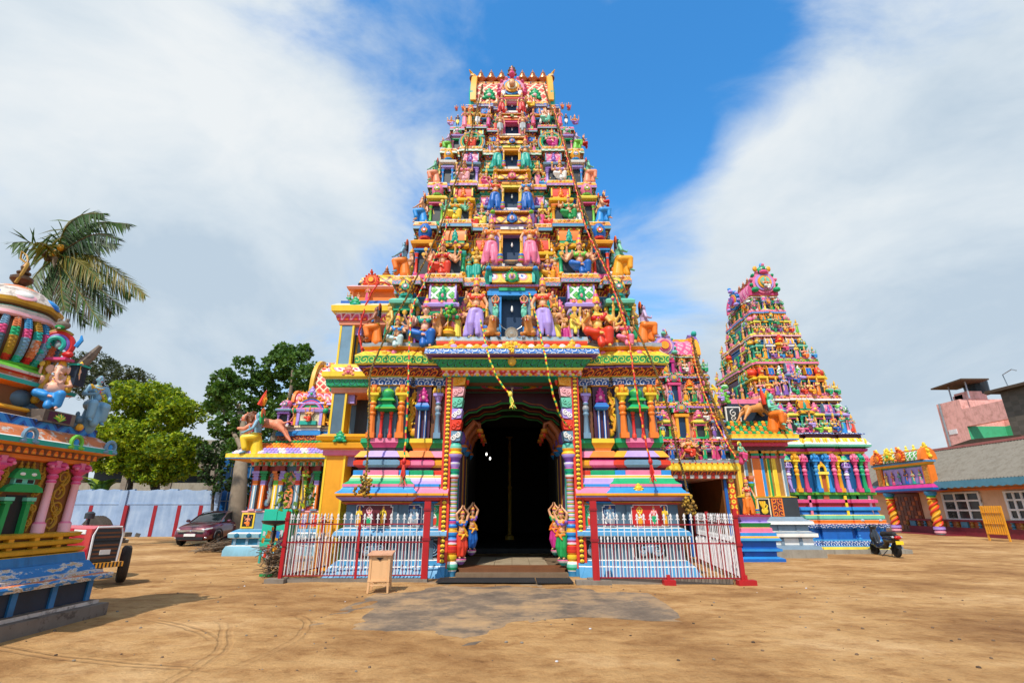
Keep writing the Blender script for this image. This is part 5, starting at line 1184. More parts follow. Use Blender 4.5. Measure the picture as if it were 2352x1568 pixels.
statue(t,c,'man',1010,1045,755,'guardian with grey and yellow breeches left of fifth window','skin','grey',None,-.10,R(8),extra={'sash':'amber'})
statue(t,c,'man',1325,1045,750,'guardian with grey and yellow breeches right of fifth window','skin','grey',None,-.10,R(-8),mirror=True)
t = 5
for x, yb, yt, k, lab, bo, ga, bl in ((335,930,790,'seat','tiny lilac seated figure at far left of sixth ledge','skin','lavender','orange'), (425,925,780,'man','dark blue standing figure at left of sixth ledge','navy','lemon',None),
  (520,930,690,'stand','slim lady in pink sari, second from left on sixth ledge','skin','pink','rose'), (592,925,680,'stand','lady in amber sari, third from left on sixth ledge','skin','amber','lime'),
  (698,930,695,'man','man in white dhoti with green belt on sixth ledge','skinyellow','white',None), (850,920,725,'stand','lady in magenta sari left of the sixth window\'s guardian','skin','magenta','rose'),
  (1470,905,700,'stand','lady in rose sari right of the sixth window\'s guardian','skin','rose','pink'), (1640,915,705,'ganesha','elephant-headed figure in mint cloth before a gold ring on sixth ledge','skinpink','mint',None),
  (1840,910,700,'stand','lady in deep pink sari near the right end of sixth ledge','skin','rose','magenta'), (1925,910,770,'man','dark figure standing by the right end of sixth ledge','navy','white',None), (2045,915,770,'seat','tiny violet seated figure at far right of sixth ledge','skin','violet','orange')):
 statue(t,c,k,x,yb,yt,lab,bo,ga,bl,.26)
statue(t,c,'guard',1035,735,488,'guardian in crimson robes left of the topmost window','skin','red','magenta',-.10,R(8))
statue(t,c,'guard',1310,735,482,'guardian in crimson robes right of the topmost window','skin','red','magenta',-.10,R(-8),mirror=True)
WT, YT, ZT = TOWER_LED[6]
for x, yb, yt, k, lab, bo, ga, bl in ((865,705,540,'man','small man in pale dhoti under the roof, left of the topmost window','skin','blush',None), (1440,705,505,'ganesha','small elephant-headed figure under the roof, right of the topmost window','salmon','yellow',None),
  (410,715,635,'seat','tiny red figure at the left tip of the topmost ledge','skin','red','red'), (505,715,625,'seat','tiny orange figure near the left tip of the topmost ledge','skin','orange','orange'), (1870,690,600,'seat','tiny orange figure near the right tip of the topmost ledge','skin','orange','orange'), (1960,705,600,'seat','tiny red figure at the right tip of the topmost ledge','skin','scarlet','red')):
 p = at(*S3(x, yb), YT-.05); q = at(*S3(x, yt), YT-.05)
 figure(k, 'statue', lab, 'statue', (p.x, YT-.05, p.z), (q.z-p.z)/TOT[k], 0, dict(body=bo, garment=ga, blouse=bl or 'red'), 'statues on the central tower')
for x, lab in ((1055,'left'), (1290,'right')):
 p = at(*S3(x, 540), YT-.2); q = at(*S3(x, 345), YT-.2)
 figure('man', 'statue', 'orange attendant standing %s of the roof medallion at the tower top' % lab, 'statue', (p.x, YT-.2, p.z), (q.z-p.z)/1.09, 0, dict(body='salmon', garment='white'), 'statues on the central tower', lab == 'right')
# round halos behind the fifth-storey goddesses, potted tree, loudspeaker, bowl
for x, lab in ((625,'left'), (1712,'right')):
 p = at(*S3(x, 1150), TOWER_LED[4][1]+.36*TOWER_LED[4][0]/4.16); mb = MB()
 for r, m in ((.48,'steel'),(.42,'amber'),(.36,'emerald')): mb.tube([(p.x+r*math.cos(TAU*k/28), p.y-(.48-r)*.3, p.z+r*math.sin(TAU*k/28)) for k in range(29)], .036, m, 6, False)
 single(mb, 'halo_ring', 'round halo of gold and grey behind the %s goddess of fifth storey' % ('coral' if lab == 'left' else 'wine'), 'halo', (p.x, p.y, p.z-.5))
def leafcluster(mb, c, r, n, m, rr, sz=.05, thin=.5):
 for k in range(n):
  v = Vector((rr.gauss(0,1), rr.gauss(0,1), rr.gauss(0,1))).normalized()*r*(rr.uniform(.55,1.05)); p = Vector(c)+v
  d = (v.normalized()*.6+Vector((rr.uniform(-1,1), rr.uniform(-1,1), rr.uniform(-.6,.6)))).normalized(); u = d.orthogonal().normalized(); u = (Matrix.Rotation(rr.uniform(0,TAU), 3, d) @ u)
  s_ = sz*rr.uniform(.7,1.4)
  mb.add([p-d*s_, p+u*s_*thin, p+d*s_, p-u*s_*thin], [(0,1,2,3)], m[rr.randrange(len(m))])
p = at(*S1(745, 795), TOWER_LED[0][1]+.35); q = at(*S1(745, 590), TOWER_LED[0][1]+.35); hh = q.z-p.z
t_ = thing('potted_tree', 'small sculpted tree with red trunks in a golden pot on the lowest ledge', 'potted tree', p)
mb = MB(); mb.lathe([(.12,0),(.22,.06),(.23,.16),(.14,.24),(.16,.28),(.18,.30)], p, ['gold','amber','yellow','gold','amber'], 14); mb.build('pot', t_, 40)
mb = MB()
for k in range(5): mb.tube([p+Vector((.0,0,.26)), p+Vector((.03*(k-2),0,.5)), p+Vector((.09*(k-2),.02*(k % 2),hh*.7))], [.05,.04,.03], 'terracotta', 6)
mb.build('trunk', t_, 40)
mb = MB(); rr = random.Random(4)
for k in range(60):
 v = Vector((rr.gauss(0,.14), rr.gauss(0,.12), rr.gauss(0,.13))); mb.ell(p+Vector((0,0,hh*.80))+v, rr.uniform(.04,.075), ('green','lime','emerald')[k % 3], 7, 4)
mb.build('crown', t_, 40)
yc = TOWER_LED[0][1]-.12
p = at(1175, 767, yc); mb = MB(); Mx = Matrix.Rotation(PI/2+R(14), 4, 'X')
paint('steel_metal', (.62,.60,.56), .28, .2, .85); paint('dull_tin', (.42,.44,.42), .45, .3, .6)
mb.lathe([(.001,.09),(.05,.085),(.055,.06),(.11,.06),(.12,.045),(.17,.045),(.185,.07),(.20,.04),(.195,-.06),(.16,-.14),(.001,-.16)], p, ['steel_metal','dull_tin','steel_metal','dull_tin','steel_metal','steel_metal','dull_tin','dull_tin','charcoal','charcoal'], 24, M=Mx)
for q in (-1, 1): mb.tube([p+Vector((q*.15,.02,.14)), p+Vector((q*.28,.06,.24)), p+Vector((q*.36,.1,.40)), p+Vector((q*.44,.25,.46))], .012, 'steel_metal', 5)
single(mb, 'horn_loudspeaker', 'round metal horn speaker hung by wires in front of the lowest window', 'loudspeaker', p-Vector((0,0,.2)))
W0, Y0, z0 = TOWER_LED[1]; p = at(1174, 603, Y0-.05); mb = MB()
mb.lathe([(.12,0),(.20,.05),(.27,.14),(.29,.16),(.27,.155),(.18,.06),(.001,.05)], p-Vector((0,0,.10)), ['dull_tin','dull_tin','steel_metal','dull_tin','amber','dull_tin'], 22, M=Matrix.Rotation(R(30),4,'X'))
single(mb, 'metal_bowl', 'wide shallow metal bowl tilted forward in the second window', 'bowl', p-Vector((0,0,.1)))
# seated golden figure relief in the middle of the lintel
figure('seat', 'golden_statue', 'small golden seated deity plaque above the middle of the doorway', 'statue', tuple(at(1175, 812, 13.32)), .42, 0, dict(body='yellow', garment='yellow', blouse='yellow', crown='yellow', jewellery='amber', lotus_base='yellow', hair='yellow', held_emblem='yellow'))
mb = MB(); p = at(1175, 809, 13.40);
for k in range(9): a = PI*k/8; mb.ell((p.x+.30*math.cos(a), p.y, p.z+.03+.24*math.sin(a)), (.075,.05,.075), 'yellow' if k % 2 else 'gold', 7, 4)
mb.build('lintel_crest', TW, 40)
# maidens with raised arms beside the passage
for s_, dat in ((-1, ((1062,1282,1165,14.05,'blue','scarlet','maiden in blue blouse and red skirt with raised arms, left of doorway'), (1086,1262,1158,14.75,'violet','blue','maiden in violet blouse and blue skirt with raised arms, left inside doorway'))), (1, ((1289,1284,1163,14.05,'violet','green','maiden in violet blouse and green skirt with raised arms, right of doorway'), (1273,1262,1158,14.75,'green','magenta','maiden in green blouse and magenta skirt with raised arms, right inside doorway')))):
 for px, b_, t__, Y, bl, ga, lab in dat:
  p = at(px, b_, Y); q = at(px, t__-6, Y)
  figure('dancer', 'maiden_statue', lab, 'statue', p+Vector((s_*.04,0,0)), (q.z-p.z)/1.13, -s_*R(38), dict(body='skin', garment=ga, blouse=bl, sash='orange' if s_ > 0 else 'amber', pedestal='violet' if s_ < 0 else 'teal'), 'maidens lining the doorway', s_ > 0)
# ------------------------------------------------------------------ garlands and cords hung down the tower
def ledge_Y(z):
 for i in range(len(TOWER_LED)-1):
  a, b = TOWER_LED[i], TOWER_LED[i+1]
  if z <= b[2]:
   t = (z-a[2])/(b[2]-a[2]); return a[1]+(b[1]-a[1])*max(t, -.15)
 return TOWER_LED[-1][1]+(z-TOWER_LED[-1][2])*.35
def hang(pts, off=-.22):
 out = []
 for px, py in pts:
  Y = 14.
  for _ in range(8): Y = ledge_Y(at(px, py, Y).z)+off
  out.append(at(px, py, Y))
 return out
def resample(pts, step):
 pts = [Vector(p) for p in pts]; n = len(pts); out = []
 for i in range(n-1):
  p0 = pts[max(i-1,0)]; p1 = pts[i]; p2 = pts[i+1]; p3 = pts[min(i+2,n-1)]
  k = max(2, int((p2-p1).length/step))
  for j in range(k):
   t = j/k; out.append(.5*((2*p1)+(p2-p0)*t+(2*p0-5*p1+4*p2-p3)*t*t+(3*p1-p0-3*p2+p3)*t**3))
 out.append(pts[-1]); return out
paint('dried_marigold', (.24,.13,.022), .8, .3); paint('dried_marigold_gold', (.44,.26,.03), .8, .3); paint('dried_leaf', (.12,.075,.02), .8, .3)
def garland(pts, r, label, bunch=None, seed=1):
 rr = random.Random(seed); mb = MB(); P_ = resample(pts, .05)
 mb.tube(P_[::3]+[P_[-1]], r*.55, 'dried_leaf', 6)
 for p in P_:
  for k in range(3):
   d = Vector((rr.gauss(0,1), rr.gauss(0,1), rr.gauss(0,1))).normalized(); q = p+d*r*.6
   mb.ell(q, r*rr.uniform(.32,.55), ('dried_marigold','dried_marigold_gold','dried_leaf','dried_marigold')[rr.randrange(4)], 5, 3)
 if bunch:
  for k in range(70):
   d = Vector((rr.gauss(0,.5), rr.gauss(0,.4), rr.gauss(0,.75))); mb.ell(P_[-1]+d*bunch+Vector((0,0,-bunch*.2)), rr.uniform(.03,.055), ('dried_marigold','dried_marigold_gold','dried_leaf')[rr.randrange(3)], 5, 3)
 return single(mb, 'flower_garland', label, 'garland', P_[-1], 'dried flower garlands', 60)
def cord(pts, r, cols, label, tassel=None, name='braided_cord', grp='braided cords'):
 P_ = resample(pts, .075); mb = MB(); o = []
 for i, p in enumerate(P_): o.append(p+Vector((math.sin(i*1.1), math.cos(i*1.1), 0))*r*.35)
 mb.tube(o, r, cols, 6)
 if tassel:
  L_, m = tassel; e = P_[-1]; mb.ell(e, (.06,.06,.085), m[0], 8, 6); rr = random.Random(2)
  d0 = (P_[-1]-P_[-4]).normalized()*.35+Vector((0,0,-1)); d0.normalize()
  for k in range(22): mb.tube([e, e+d0*L_*.5+Vector((rr.uniform(-.05,.05),rr.uniform(-.05,.05),0)), e+d0*L_*rr.uniform(.8,1.)+Vector((rr.uniform(-.10,.10),rr.uniform(-.10,.10),0))], [.02,.016,.006], m[k % len(m)], 4)
 return single(mb, name, label, 'cord', P_[-1], grp, 60)
garland(hang([(1108,195),(1098,240),(1085,290),(1066,350),(1052,400),(1034,450),(1015,510),(998,552),(975,600),(955,640),(930,690),(900,740),(878,790),(858,835)])+[at(850,860,13.35), at(848,930,13.3), at(846,1010,13.25), at(842,1075,13.2), at(838,1112,13.15)], .044, 'long brown garland down the left side of the tall tower ending in a bunch', .17)
garland(hang([(1248,195),(1262,235),(1278,280),(1298,330),(1316,400),(1332,450),(1352,510),(1368,560),(1390,610),(1410,650),(1438,720),(1468,770),(1492,820)])+[at(1516,880,13.4), at(1540,960,13.5), at(1556,1040,13.6), at(1572,1095,13.7), at(1582,1160,13.7)], .044, 'long brown garland down the right side of the tall tower ending in a bunch', .17, 2)
RY = ['red','scarlet','emerald','yellow']
cord(hang([(1272,250),(1290,310),(1305,370),(1322,430),(1345,520),(1372,580),(1396,630),(1422,700),(1436,745),(1446,790)])+[at(1456,860,13.3), at(1468,930,13.3), at(1480,1000,13.25), at(1494,1060,13.2)], .024, ['scarlet','red','amber','red'], 'red cord down the right flank of the tall tower ending in a tassel', (.55, ['red','scarlet']))
cord(hang([(1030,505),(1012,560),(990,612),(970,660),(950,700),(944,740),(940,790)])+[at(938,860,13.3), at(936,930,13.25), at(932,1000,13.2), at(928,1060,13.1)], .024, RY, 'red, green and yellow cord down the left flank ending in a red tassel', (.65, ['red','scarlet','green']))
cord(hang([(1085,672),(1098,715),(1108,755),(1116,790)])+[at(1122,815,13.05), at(1132,845,13.0), at(1150,880,13.0), at(1172,905,13.0)], .026, ['red','yellow','green','yellow'], 'braided cord swinging across the doorway with a yellow and green tassel', (.42, ['lemon','lime','yellow']))
cord(hang([(1215,672),(1228,715),(1238,755),(1246,790)])+[at(1253,820,13.1), at(1262,870,13.1), at(1276,925,13.2), at(1290,960,13.4), at(1308,982,13.7)], .026, ['red','yellow','green','yellow'], 'braided cord looping to the right jamb of the doorway')
# ------------------------------------------------------------------ worn shrine in the left foreground
def peel():
 m, nt, b = _mat('peeling_blue'); v = objco(nt)
 st = nt.nodes.new('ShaderNodeMapping'); nt.links.new(v, st.inputs[0]); st.inputs['Scale'].default_value = (1, .45, 1.6)
 n = noise_(nt, st.outputs[0], 6.5, 7, .68); n2 = noise_(nt, v, 2.1, 3)
 f = math_(nt, 'ADD', math_(nt, 'MULTIPLY', n, .75), math_(nt, 'MULTIPLY', n2, .3))
 c = ramp(nt, f, [(0, (.015,.16,.42)), (.505, (.03,.22,.50)), (.525, (.55,.50,.44)), (.56, (.40,.27,.15)), (.60, (.62,.58,.52)), (.66, (.36,.17,.06))], 'CONSTANT')
 nt.links.new(c, b.inputs['Base Color']); b.inputs['Roughness'].default_value = .6
 bump_(nt, b, f, .5, .02); MATS['peeling_blue'] = m
 for nm, base, under in (('peeling_orange', (.62,.17,.05), (.62,.56,.50)), ('peeling_cream', (.60,.52,.46), (.30,.25,.22)), ('stained_concrete', (.19,.15,.12), (.10,.075,.06))):
  m, nt, b = _mat(nm); v = objco(nt); n = noise_(nt, v, 5., 7, .7)
  c = ramp(nt, n, [(.35, base), (.52, base), (.58, under), (.72, under)]); weather(nt, b, c, v, .4); b.inputs['Roughness'].default_value = .8; bump_(nt, b, n, .5, .02); MATS[nm] = m
peel()
patt('zigzag_blue', 'lattice', ['sky','blue','navy','blue'], 2.6, 2.6); patt('scale_orange', 'scallop', ['amber','orange','brown','brown'], 8, 8)
paint('dull_yellow', (.60,.33,.02), .5, .5); paint('sienna', (.20,.07,.014), .5, .4); paint('ochre', (.40,.21,.014), .5, .4); paint('panel_dark', (.012,.028,.055), .5, .5); paint('old_blue', (.025,.17,.40), .5, .6)
cx, cy, a = -8.14, 7.50, 1.0
SHR = thing('corner_shrine', 'weathered small shrine with ribbed dome and blue stepped plinth at the left edge', 'shrine', (cx, cy, 0))
sq = plan(cx, a, cy-a, cy+a)
mb = MB(); mb.sweep(sq, [(.56,-.05),(.56,.17),(.52,.18),(.46,.18),(.46,.23),(.42,.24)], ['stained_concrete','stained_concrete','stained_concrete','peeling_cream','stained_concrete']); mb.build('step', SHR, 20)
mb = MB(); mb.sweep(sq, [(.37,.22),(.37,.53)], ['panel_dark'])
for t in (-.92,-.45,.0,.45,.92):
 for sx in (0, 1):
  if sx: mb.box(cx+a+.36, cx+a+.40, cy+t*1.4-.045, cy+t*1.4+.045, .23, .53, 'old_blue')
  else: mb.box(cx+t*1.4-.045, cx+t*1.4+.045, cy+a+.36, cy+a+.40, .23, .53, 'old_blue'); mb.box(cx+t*1.4-.045, cx+t*1.4+.045, cy-a-.40, cy-a-.36, .23, .53, 'old_blue')
mb.sweep(sq, [(.40,.53),(.53,.55),(.55,.60),(.53,.63),(.44,.64),(.43,.68),(.36,.69),(.34,.74),(.28,.83),(.25,.84),(.22,.96),(.20,.97)], ['peeling_blue','peeling_blue','peeling_blue','peeling_orange','peeling_blue','peeling_cream','peeling_blue','peeling_blue','old_blue','old_blue','dull_yellow'])
mb.build('plinth', SHR, 30)
mb = MB()
for k, (z, o) in enumerate(((.99,.20),(1.10,.17),(1.21,.14))):
 mb.sweep(sq, [(o-.06,z-.02),(o,z),(o+.02,z+.05),(o-.04,z+.065)], ['dull_yellow'])
mb.sweep(sq, [(.05,.96),(.05,1.27)], ['sienna'])
for t in (-.8,-.4,0,.4,.8): mb.box(cx+a+.05, cx+a+.13, cy+t-.04, cy+t+.04, .99, 1.24, 'amber')
mb.build('rails', SHR, 20)
mb = MB(); mb.sweep(sq, [(0,1.25),(0,2.30)], ['sienna']); mb.build('wall', SHR, 20)
X0 = cx+a
for t in (-.90,-.44,.44,.90):
 mb = MB(); Yp = cy+t; z = 1.27; h = 1.0
 mb.lathe([(.085,0),(.085,.13),(.060,.16),(.052,.70),(.066,.72),(.066,.75),(.05,.77),(.075,.80),(.075,.83),(.05,.85),(.10,.90),(.11,.92)], (X0+.05,Yp,z), ['blush','pink','blush','blush','rose','pink','rose','rose','pink','rose','rose'], 10)
 mb.box(X0-.02, X0+.13, Yp-.11, Yp+.11, z+.91, z+.95, 'rose')
 for q in (-1, 1): mb.ell((X0+.08, Yp+q*.10, z+.99), (.06,.075,.045), 'rose', 8, 5); mb.ell((X0+.12, Yp+q*.13, z+.955), (.035,.035,.03), 'pink', 6, 4)
 mb.box(X0, X0+.10, Yp-.05, Yp+.05, z+.95, z+1.05, 'pink'); mb.build('pilaster', SHR, 40)
for t0, t1 in ((.53,.82),(-.82,-.53),(.22,.36),(-.36,-.22)):
 mb = MB(); w_ = (t1-t0)/2; Yp = cy+(t0+t1)/2
 for k, zc in enumerate((1.42,1.62,1.85,2.08)):
  q = 1 if k % 2 else -1
  sp = spiral(Yp+q*w_*.1, zc, min(w_*.85,.15), 1.5, -PI/2*q, q); mb.tube([(X0+.008, y_, z_) for y_, z_ in sp], [.020*(1-.5*i/len(sp)) for i in range(len(sp))], 'ochre', 5)
  for i in range(5): mb.ell((X0+.006, Yp-q*w_*(.35+.1*i), zc+.05+.035*i), (.008,.030,.018), 'ochre', 6, 4)
 mb.tube([(X0+.006, Yp+w_*.6*math.sin(i*1.1), 1.30+i*.115) for i in range(9)], .015, 'ochre', 5); mb.build('scroll_relief', SHR, 40)
mb = MB()   # green niche
mb.box(X0, X0+.012, cy-.15, cy+.15, 1.2, 1.80, 'black')
for q in (-1, 1):
 mb.prism([(cy+q*.13,1.2),(cy+q*.21,1.2),(cy+q*.19,1.74),(cy+q*.12,1.74)], X0, X0+.07, 'green', 'x'); mb.box(X0, X0+.085, cy+q*.17-.075, cy+q*.17+.075, 1.72, 1.77, 'mint'); mb.box(X0, X0+.08, cy+q*.17-.06, cy+q*.17+.06, 1.68, 1.71, 'green')
mb.prism([(cy-.30,1.84),(cy+.30,1.84),(cy+.28,1.90),(cy+.17,1.95),(cy-.17,1.95),(cy-.28,1.90)], X0, X0+.10, 'green', 'x'); mb.prism([(cy-.16,1.95),(cy+.16,1.95),(cy+.16,2.03),(cy-.16,2.03)], X0, X0+.06, 'mint', 'x')
mb.prism([(cy-.22,2.03),(cy+.22,2.03),(cy+.19,2.10),(cy+.13,2.17),(cy-.13,2.17),(cy-.19,2.10)], X0, X0+.09, 'green', 'x')
for q in (-.10,0,.10): mb.lathe([(.028,0),(.034,.03),(.012,.05),(.02,.07),(.002,.11)], (X0+.03,cy+q,2.17), 'ochre', 8)
for q in (-.09,.09): mb.ell((X0+.085,cy+q,2.09), (.02,.05,.025), 'white', 8, 5); mb.box(X0+.055, X0+.066, cy+q-.045, cy+q+.045, 1.965, 2.015, 'black')
mb.build('niche', SHR, 30)
mb = MB()
mb.sweep(sq, [(.02,2.28),(.06,2.30),(.06,2.36),(.12,2.37),(.12,2.41),(.17,2.46),(.26,2.48),(.28,2.49),(.29,2.56),(.25,2.58),(.18,2.67),(.08,2.75),(.05,2.76),(.05,2.88),(.02,2.89)],
         ['orange','orange','brown','scale_orange','scale_orange','amber','orange','teal','white','peeling_orange','peeling_orange','peeling_cream','zigzag_blue','peeling_cream'])
for t in (-1.0,-.35,.45,1.15):
 m_ = 'lime' if abs(t-.45) < .1 else 'steel'; Yp = cy+t
 mb.tube([(X0+.27,Yp+.10*math.cos(k),2.60+.10*math.sin(k)) for k in [R(-60+300*i/12) for i in range(13)]], .03, m_, 6); mb.ell((X0+.26,Yp,2.60), (.03,.05,.06), 'sky', 8, 5)
 for q in (-1,1): mb.ell((X0+.28,Yp+q*.11,2.52), (.03,.05,.03), m_, 7, 4)
mb.build('cornice', SHR, 30)
mb = MB(); mb.box(X0-.16, X0+.12, 7.42, 7.98, 2.86, 3.04, 'stained_concrete');
for k in range(7):
 an = R(-72+24*k); Yp = 7.70; mb.tube([(X0+.125,Yp,2.89),(X0+.13,Yp+.06*math.sin(an),2.92+.04*math.cos(an)),(X0+.125,Yp+.12*math.sin(an),2.90+.11*math.cos(an))], [.012,.022,.003], 'lemon' if k % 2 else 'lime', 5)
mb.box(X0+.118, X0+.124, 7.50, 7.90, 2.88, 3.02, 'plum')
mb.sweep(plan(cx,.86,cy-.86,cy+.86), [(0,2.88),(0,2.98),(.04,3.0),(.0,3.04)], ['brown','amber','amber']); mb.build('ledge', SHR, 30)
# neck and dome
mb = MB(); oc = plan(cx, .62, cy-.62, cy+.62)
mb.sweep(oc, [(0,3.0),(0,3.36),(.14,3.40),(.15,3.46),(.06,3.50),(.06,3.54),(.12,3.56),(.12,3.60),(.05,3.66)], ['sienna','orange','teal','peeling_cream','peeling_orange','scarlet','peeling_cream','lime']); mb.build('neck', SHR, 30)
ribc = [('azure','rose','teal','steel'),('ochre','teal','red','peeling_orange'),('steel','rose','emerald','slate'),('peeling_orange','emerald','red','ochre')]
patt('plaster_twist', 'ring', ['peeling_cream' if False else 'cream','white','grey'], 14, 14)
mb = MB(); mb.lathe([(.54,3.62),(.62,3.68),(.65,3.72),(.62,3.74)], (cx,cy,0), ['green','lime','green'], 28)
mb.lathe([(.56,3.72),(.65,3.95),(.67,4.10),(.63,4.28),(.54,4.44)], (cx,cy,0), 'brown', 28); mb.build('dome', SHR, 40)
for k in range(30):
 an = TAU*k/30+.05
 if math.cos(an-R(20)) < -.2: continue
 c = ribc[k % 4]; mb = MB(); pr = [(.58,3.72),(.65,3.83),(.69,3.96),(.70,4.10),(.675,4.24),(.63,4.34),(.57,4.43)]
 mb.tube([(cx+r*math.cos(an), cy+r*math.sin(an), z) for r, z in pr], [.045,.053,.056,.056,.053,.048,.042], [c[2],c[3],c[3],c[1],c[0],c[0]], 7)
 for i in range(0,30):
  t = i/29*(len(pr)-1); j = min(int(t), len(pr)-2); f = t-j; r = pr[j][0]*(1-f)+pr[j+1][0]*f; z = pr[j][1]*(1-f)+pr[j+1][1]*f
  w2 = .05*(1 if i % 2 else -1); rr_ = r+.040
  mb.ell((cx+rr_*math.cos(an)-w2*.4*math.sin(an), cy+rr_*math.sin(an)+w2*.4*math.cos(an), z), (.026,.026,.017), [c[2],c[3],c[3],c[1],c[0],c[0]][j], 6, 4)
 mb.build('dome_rib', SHR, 50)
mb = MB(); mb.lathe([(.62,4.42),(.65,4.45),(.64,4.50),(.58,4.52),(.59,4.57),(.53,4.60),(.57,4.63),(.62,4.66),(.63,4.72),(.53,4.84),(.38,4.96),(.22,5.04),(.16,5.06)], (cx,cy,0), ['blush','blush','peeling_cream','peeling_cream','mint','brown','ochre','dull_yellow','peeling_cream','peeling_cream','peeling_orange','brown'], 32, flute=(8,.03))
for k in range(8):
 an = TAU*k/8+.2; Mx = Matrix.Rotation(an, 4, 'Z') @ Matrix.Rotation(R(38), 4, 'Y')
 mb.ell((cx+.53*math.cos(an), cy+.53*math.sin(an), 4.79), (.15,.17,.035), ('blue','blush')[k % 2], 12, 6, Mx); mb.ell((cx+.55*math.cos(an), cy+.55*math.sin(an), 4.81), (.10,.12,.035), ('sky','white')[k % 2], 10, 6, Mx)
mb.build('lotus_cap', SHR, 40)
mb = MB(); kalasam(mb, cx, cy, 5.04, .56, 'old_bronze'); mb.tube([(cx,cy,5.55),(cx-.05,cy,5.66),(cx-.16,cy,5.74),(cx-.14,cy,5.6),(cx-.02,cy,5.52)], .016, 'ochre', 5); mb.tube([(cx+.05,cy-.03,5.5),(cx+.09,cy-.10,5.3),(cx+.05,cy-.12,5.1)], .025, 'ochre', 5); mb.build('roof_finial', SHR, 40)
# corner gable facing the yard
p = at(133, 792, 7.62); mb = MB(); y, z, x = p.y, p.z, p.x
def arc(r, a0, a1, t, m, dy=0): mb.tube([(x+r*math.cos(q)*.80, y+dy+r*math.cos(q)*.45, z+r*math.sin(q)) for q in [R(a0+(a1-a0)*i/16) for i in range(17)]], t, m, 7)
arc(.20,-35,215,.042,'red'); arc(.15,-30,210,.03,'violet',-.02); arc(.11,-50,230,.034,'teal',-.04); arc(.24,50,130,.03,'ochre')
for q in (-1,1): mb.ell((x+q*.16,y-.03+q*.08,z-.15), (.09,.06,.055), 'teal' if q < 0 else 'red', 8, 5); mb.tube([(x+q*.2,y+q*.1,z+.0),(x+q*.25,y+q*.12,z+.12),(x+q*.23,y+q*.12,z+.2)], [.035,.03,.012], 'sky', 6)
mb.ell((x,y,z), (.055,.03,.065), 'grey', 8, 6); mb.ell((x+.01,y-.02,z+.33), (.10,.09,.075), 'stained_concrete', 9, 6); mb.ell((x+.01,y-.07,z+.28), (.08,.05,.035), 'green', 8, 5); mb.ell((x+.03,y-.10,z+.255), (.03,.02,.012), 'white', 6, 4)
for q in (-1,1): mb.ell((x+q*.065,y-.03,z+.40), (.03,.03,.045), 'stained_concrete', 6, 4)
mb.box(x-.20,x+.20,y-.02,y+.16,z-.25,z-.21,'rose'); mb.box(x-.16,x-.10,y+.02,y+.08,z-.52,z-.25,'dull_yellow')
mb.tube([(x+.20,y+.25,z-.30),(x+.33,y+.3,z-.08),(x+.43,y+.3,z+.08)], [.09,.07,.035], 'stained_concrete', 7); mb.box(x+.16,x+.30,y+.15,y+.34,z-.62,z-.28,'panel_dark'); mb.box(x+.14,x+.32,y+.13,y+.36,z-.30,z-.27,'teal')
mb.build('corner_gable', SHR, 40)
nm = MB(); q_ = at(4, 770, 7.4); leaf_motif(nm, q_.x, q_.y, q_.z-.3, .55, .8, 'sky', 'lemon', .12); nm.build('dome_gable', SHR, 40)
# statues on its ledge
p = at(112, 942, 7.72); q = at(128, 822, 7.72)
figure('ganesha', 'elephant_headed_statue', 'pink elephant-headed statue in blue trousers seated on the worn shrine\'s ledge', 'statue', (p.x,p.y,p.z-.02), (q.z-p.z)/.84, R(30), dict(body='skinpink', garment='sky', shawl='dull_yellow', hair='gold', lotus_base='stained_concrete'), skip=('lotus_base',))
p = at(203, 985, 8.36); q = at(203, 862, 8.36)
figure('side', 'blue_guard_statue', 'blue-skinned moustached guard statue seated at the worn shrine\'s far corner', 'statue', (p.x-.02,p.y,p.z), (q.z-p.z)/.84, R(62), dict(body='skinblue', garment='skinblue', halo='black', sash='dull_yellow'), skip=('halo',))
p = at(40, 915, 7.5); mb = MB()
mb.ell(p, (.14,.20,.15), 'slate', 10, 7); mb.ell(p+Vector((-.05,-.18,.13)), (.09,.11,.10), 'slate', 9, 6); mb.ell(p+Vector((.02,-.20,.26)), (.03,.05,.08), 'slate', 7, 5); mb.tube([p+Vector((.05,.15,-.08)), p+Vector((.14,.2,-.14)), p+Vector((.14,.0,-.16))], [.07,.05,.04], 'slate', 7)
single(mb, 'mouse_statue', 'grey crouching mouse figure at the left rim of the worn shrine\'s ledge', 'animal statue', p-Vector((0,0,.16)))
p = at(165, 972, 8.1); mb = MB(); mb.ell(p, (.12,.14,.13), 'slate', 10, 7); mb.ell(p+Vector((.10,-.02,.06)), (.07,.07,.07), 'slate', 8, 6); mb.ell(p+Vector((.10,-.05,.14)), (.02,.04,.05), 'slate', 6, 4); mb.ell(p+Vector((.12,.02,-.06)), .06, 'amber', 8, 5)
single(mb, 'mouse_statue', 'small grey mouse figure between the elephant-headed and blue statues', 'animal statue', p-Vector((0,0,.13)))
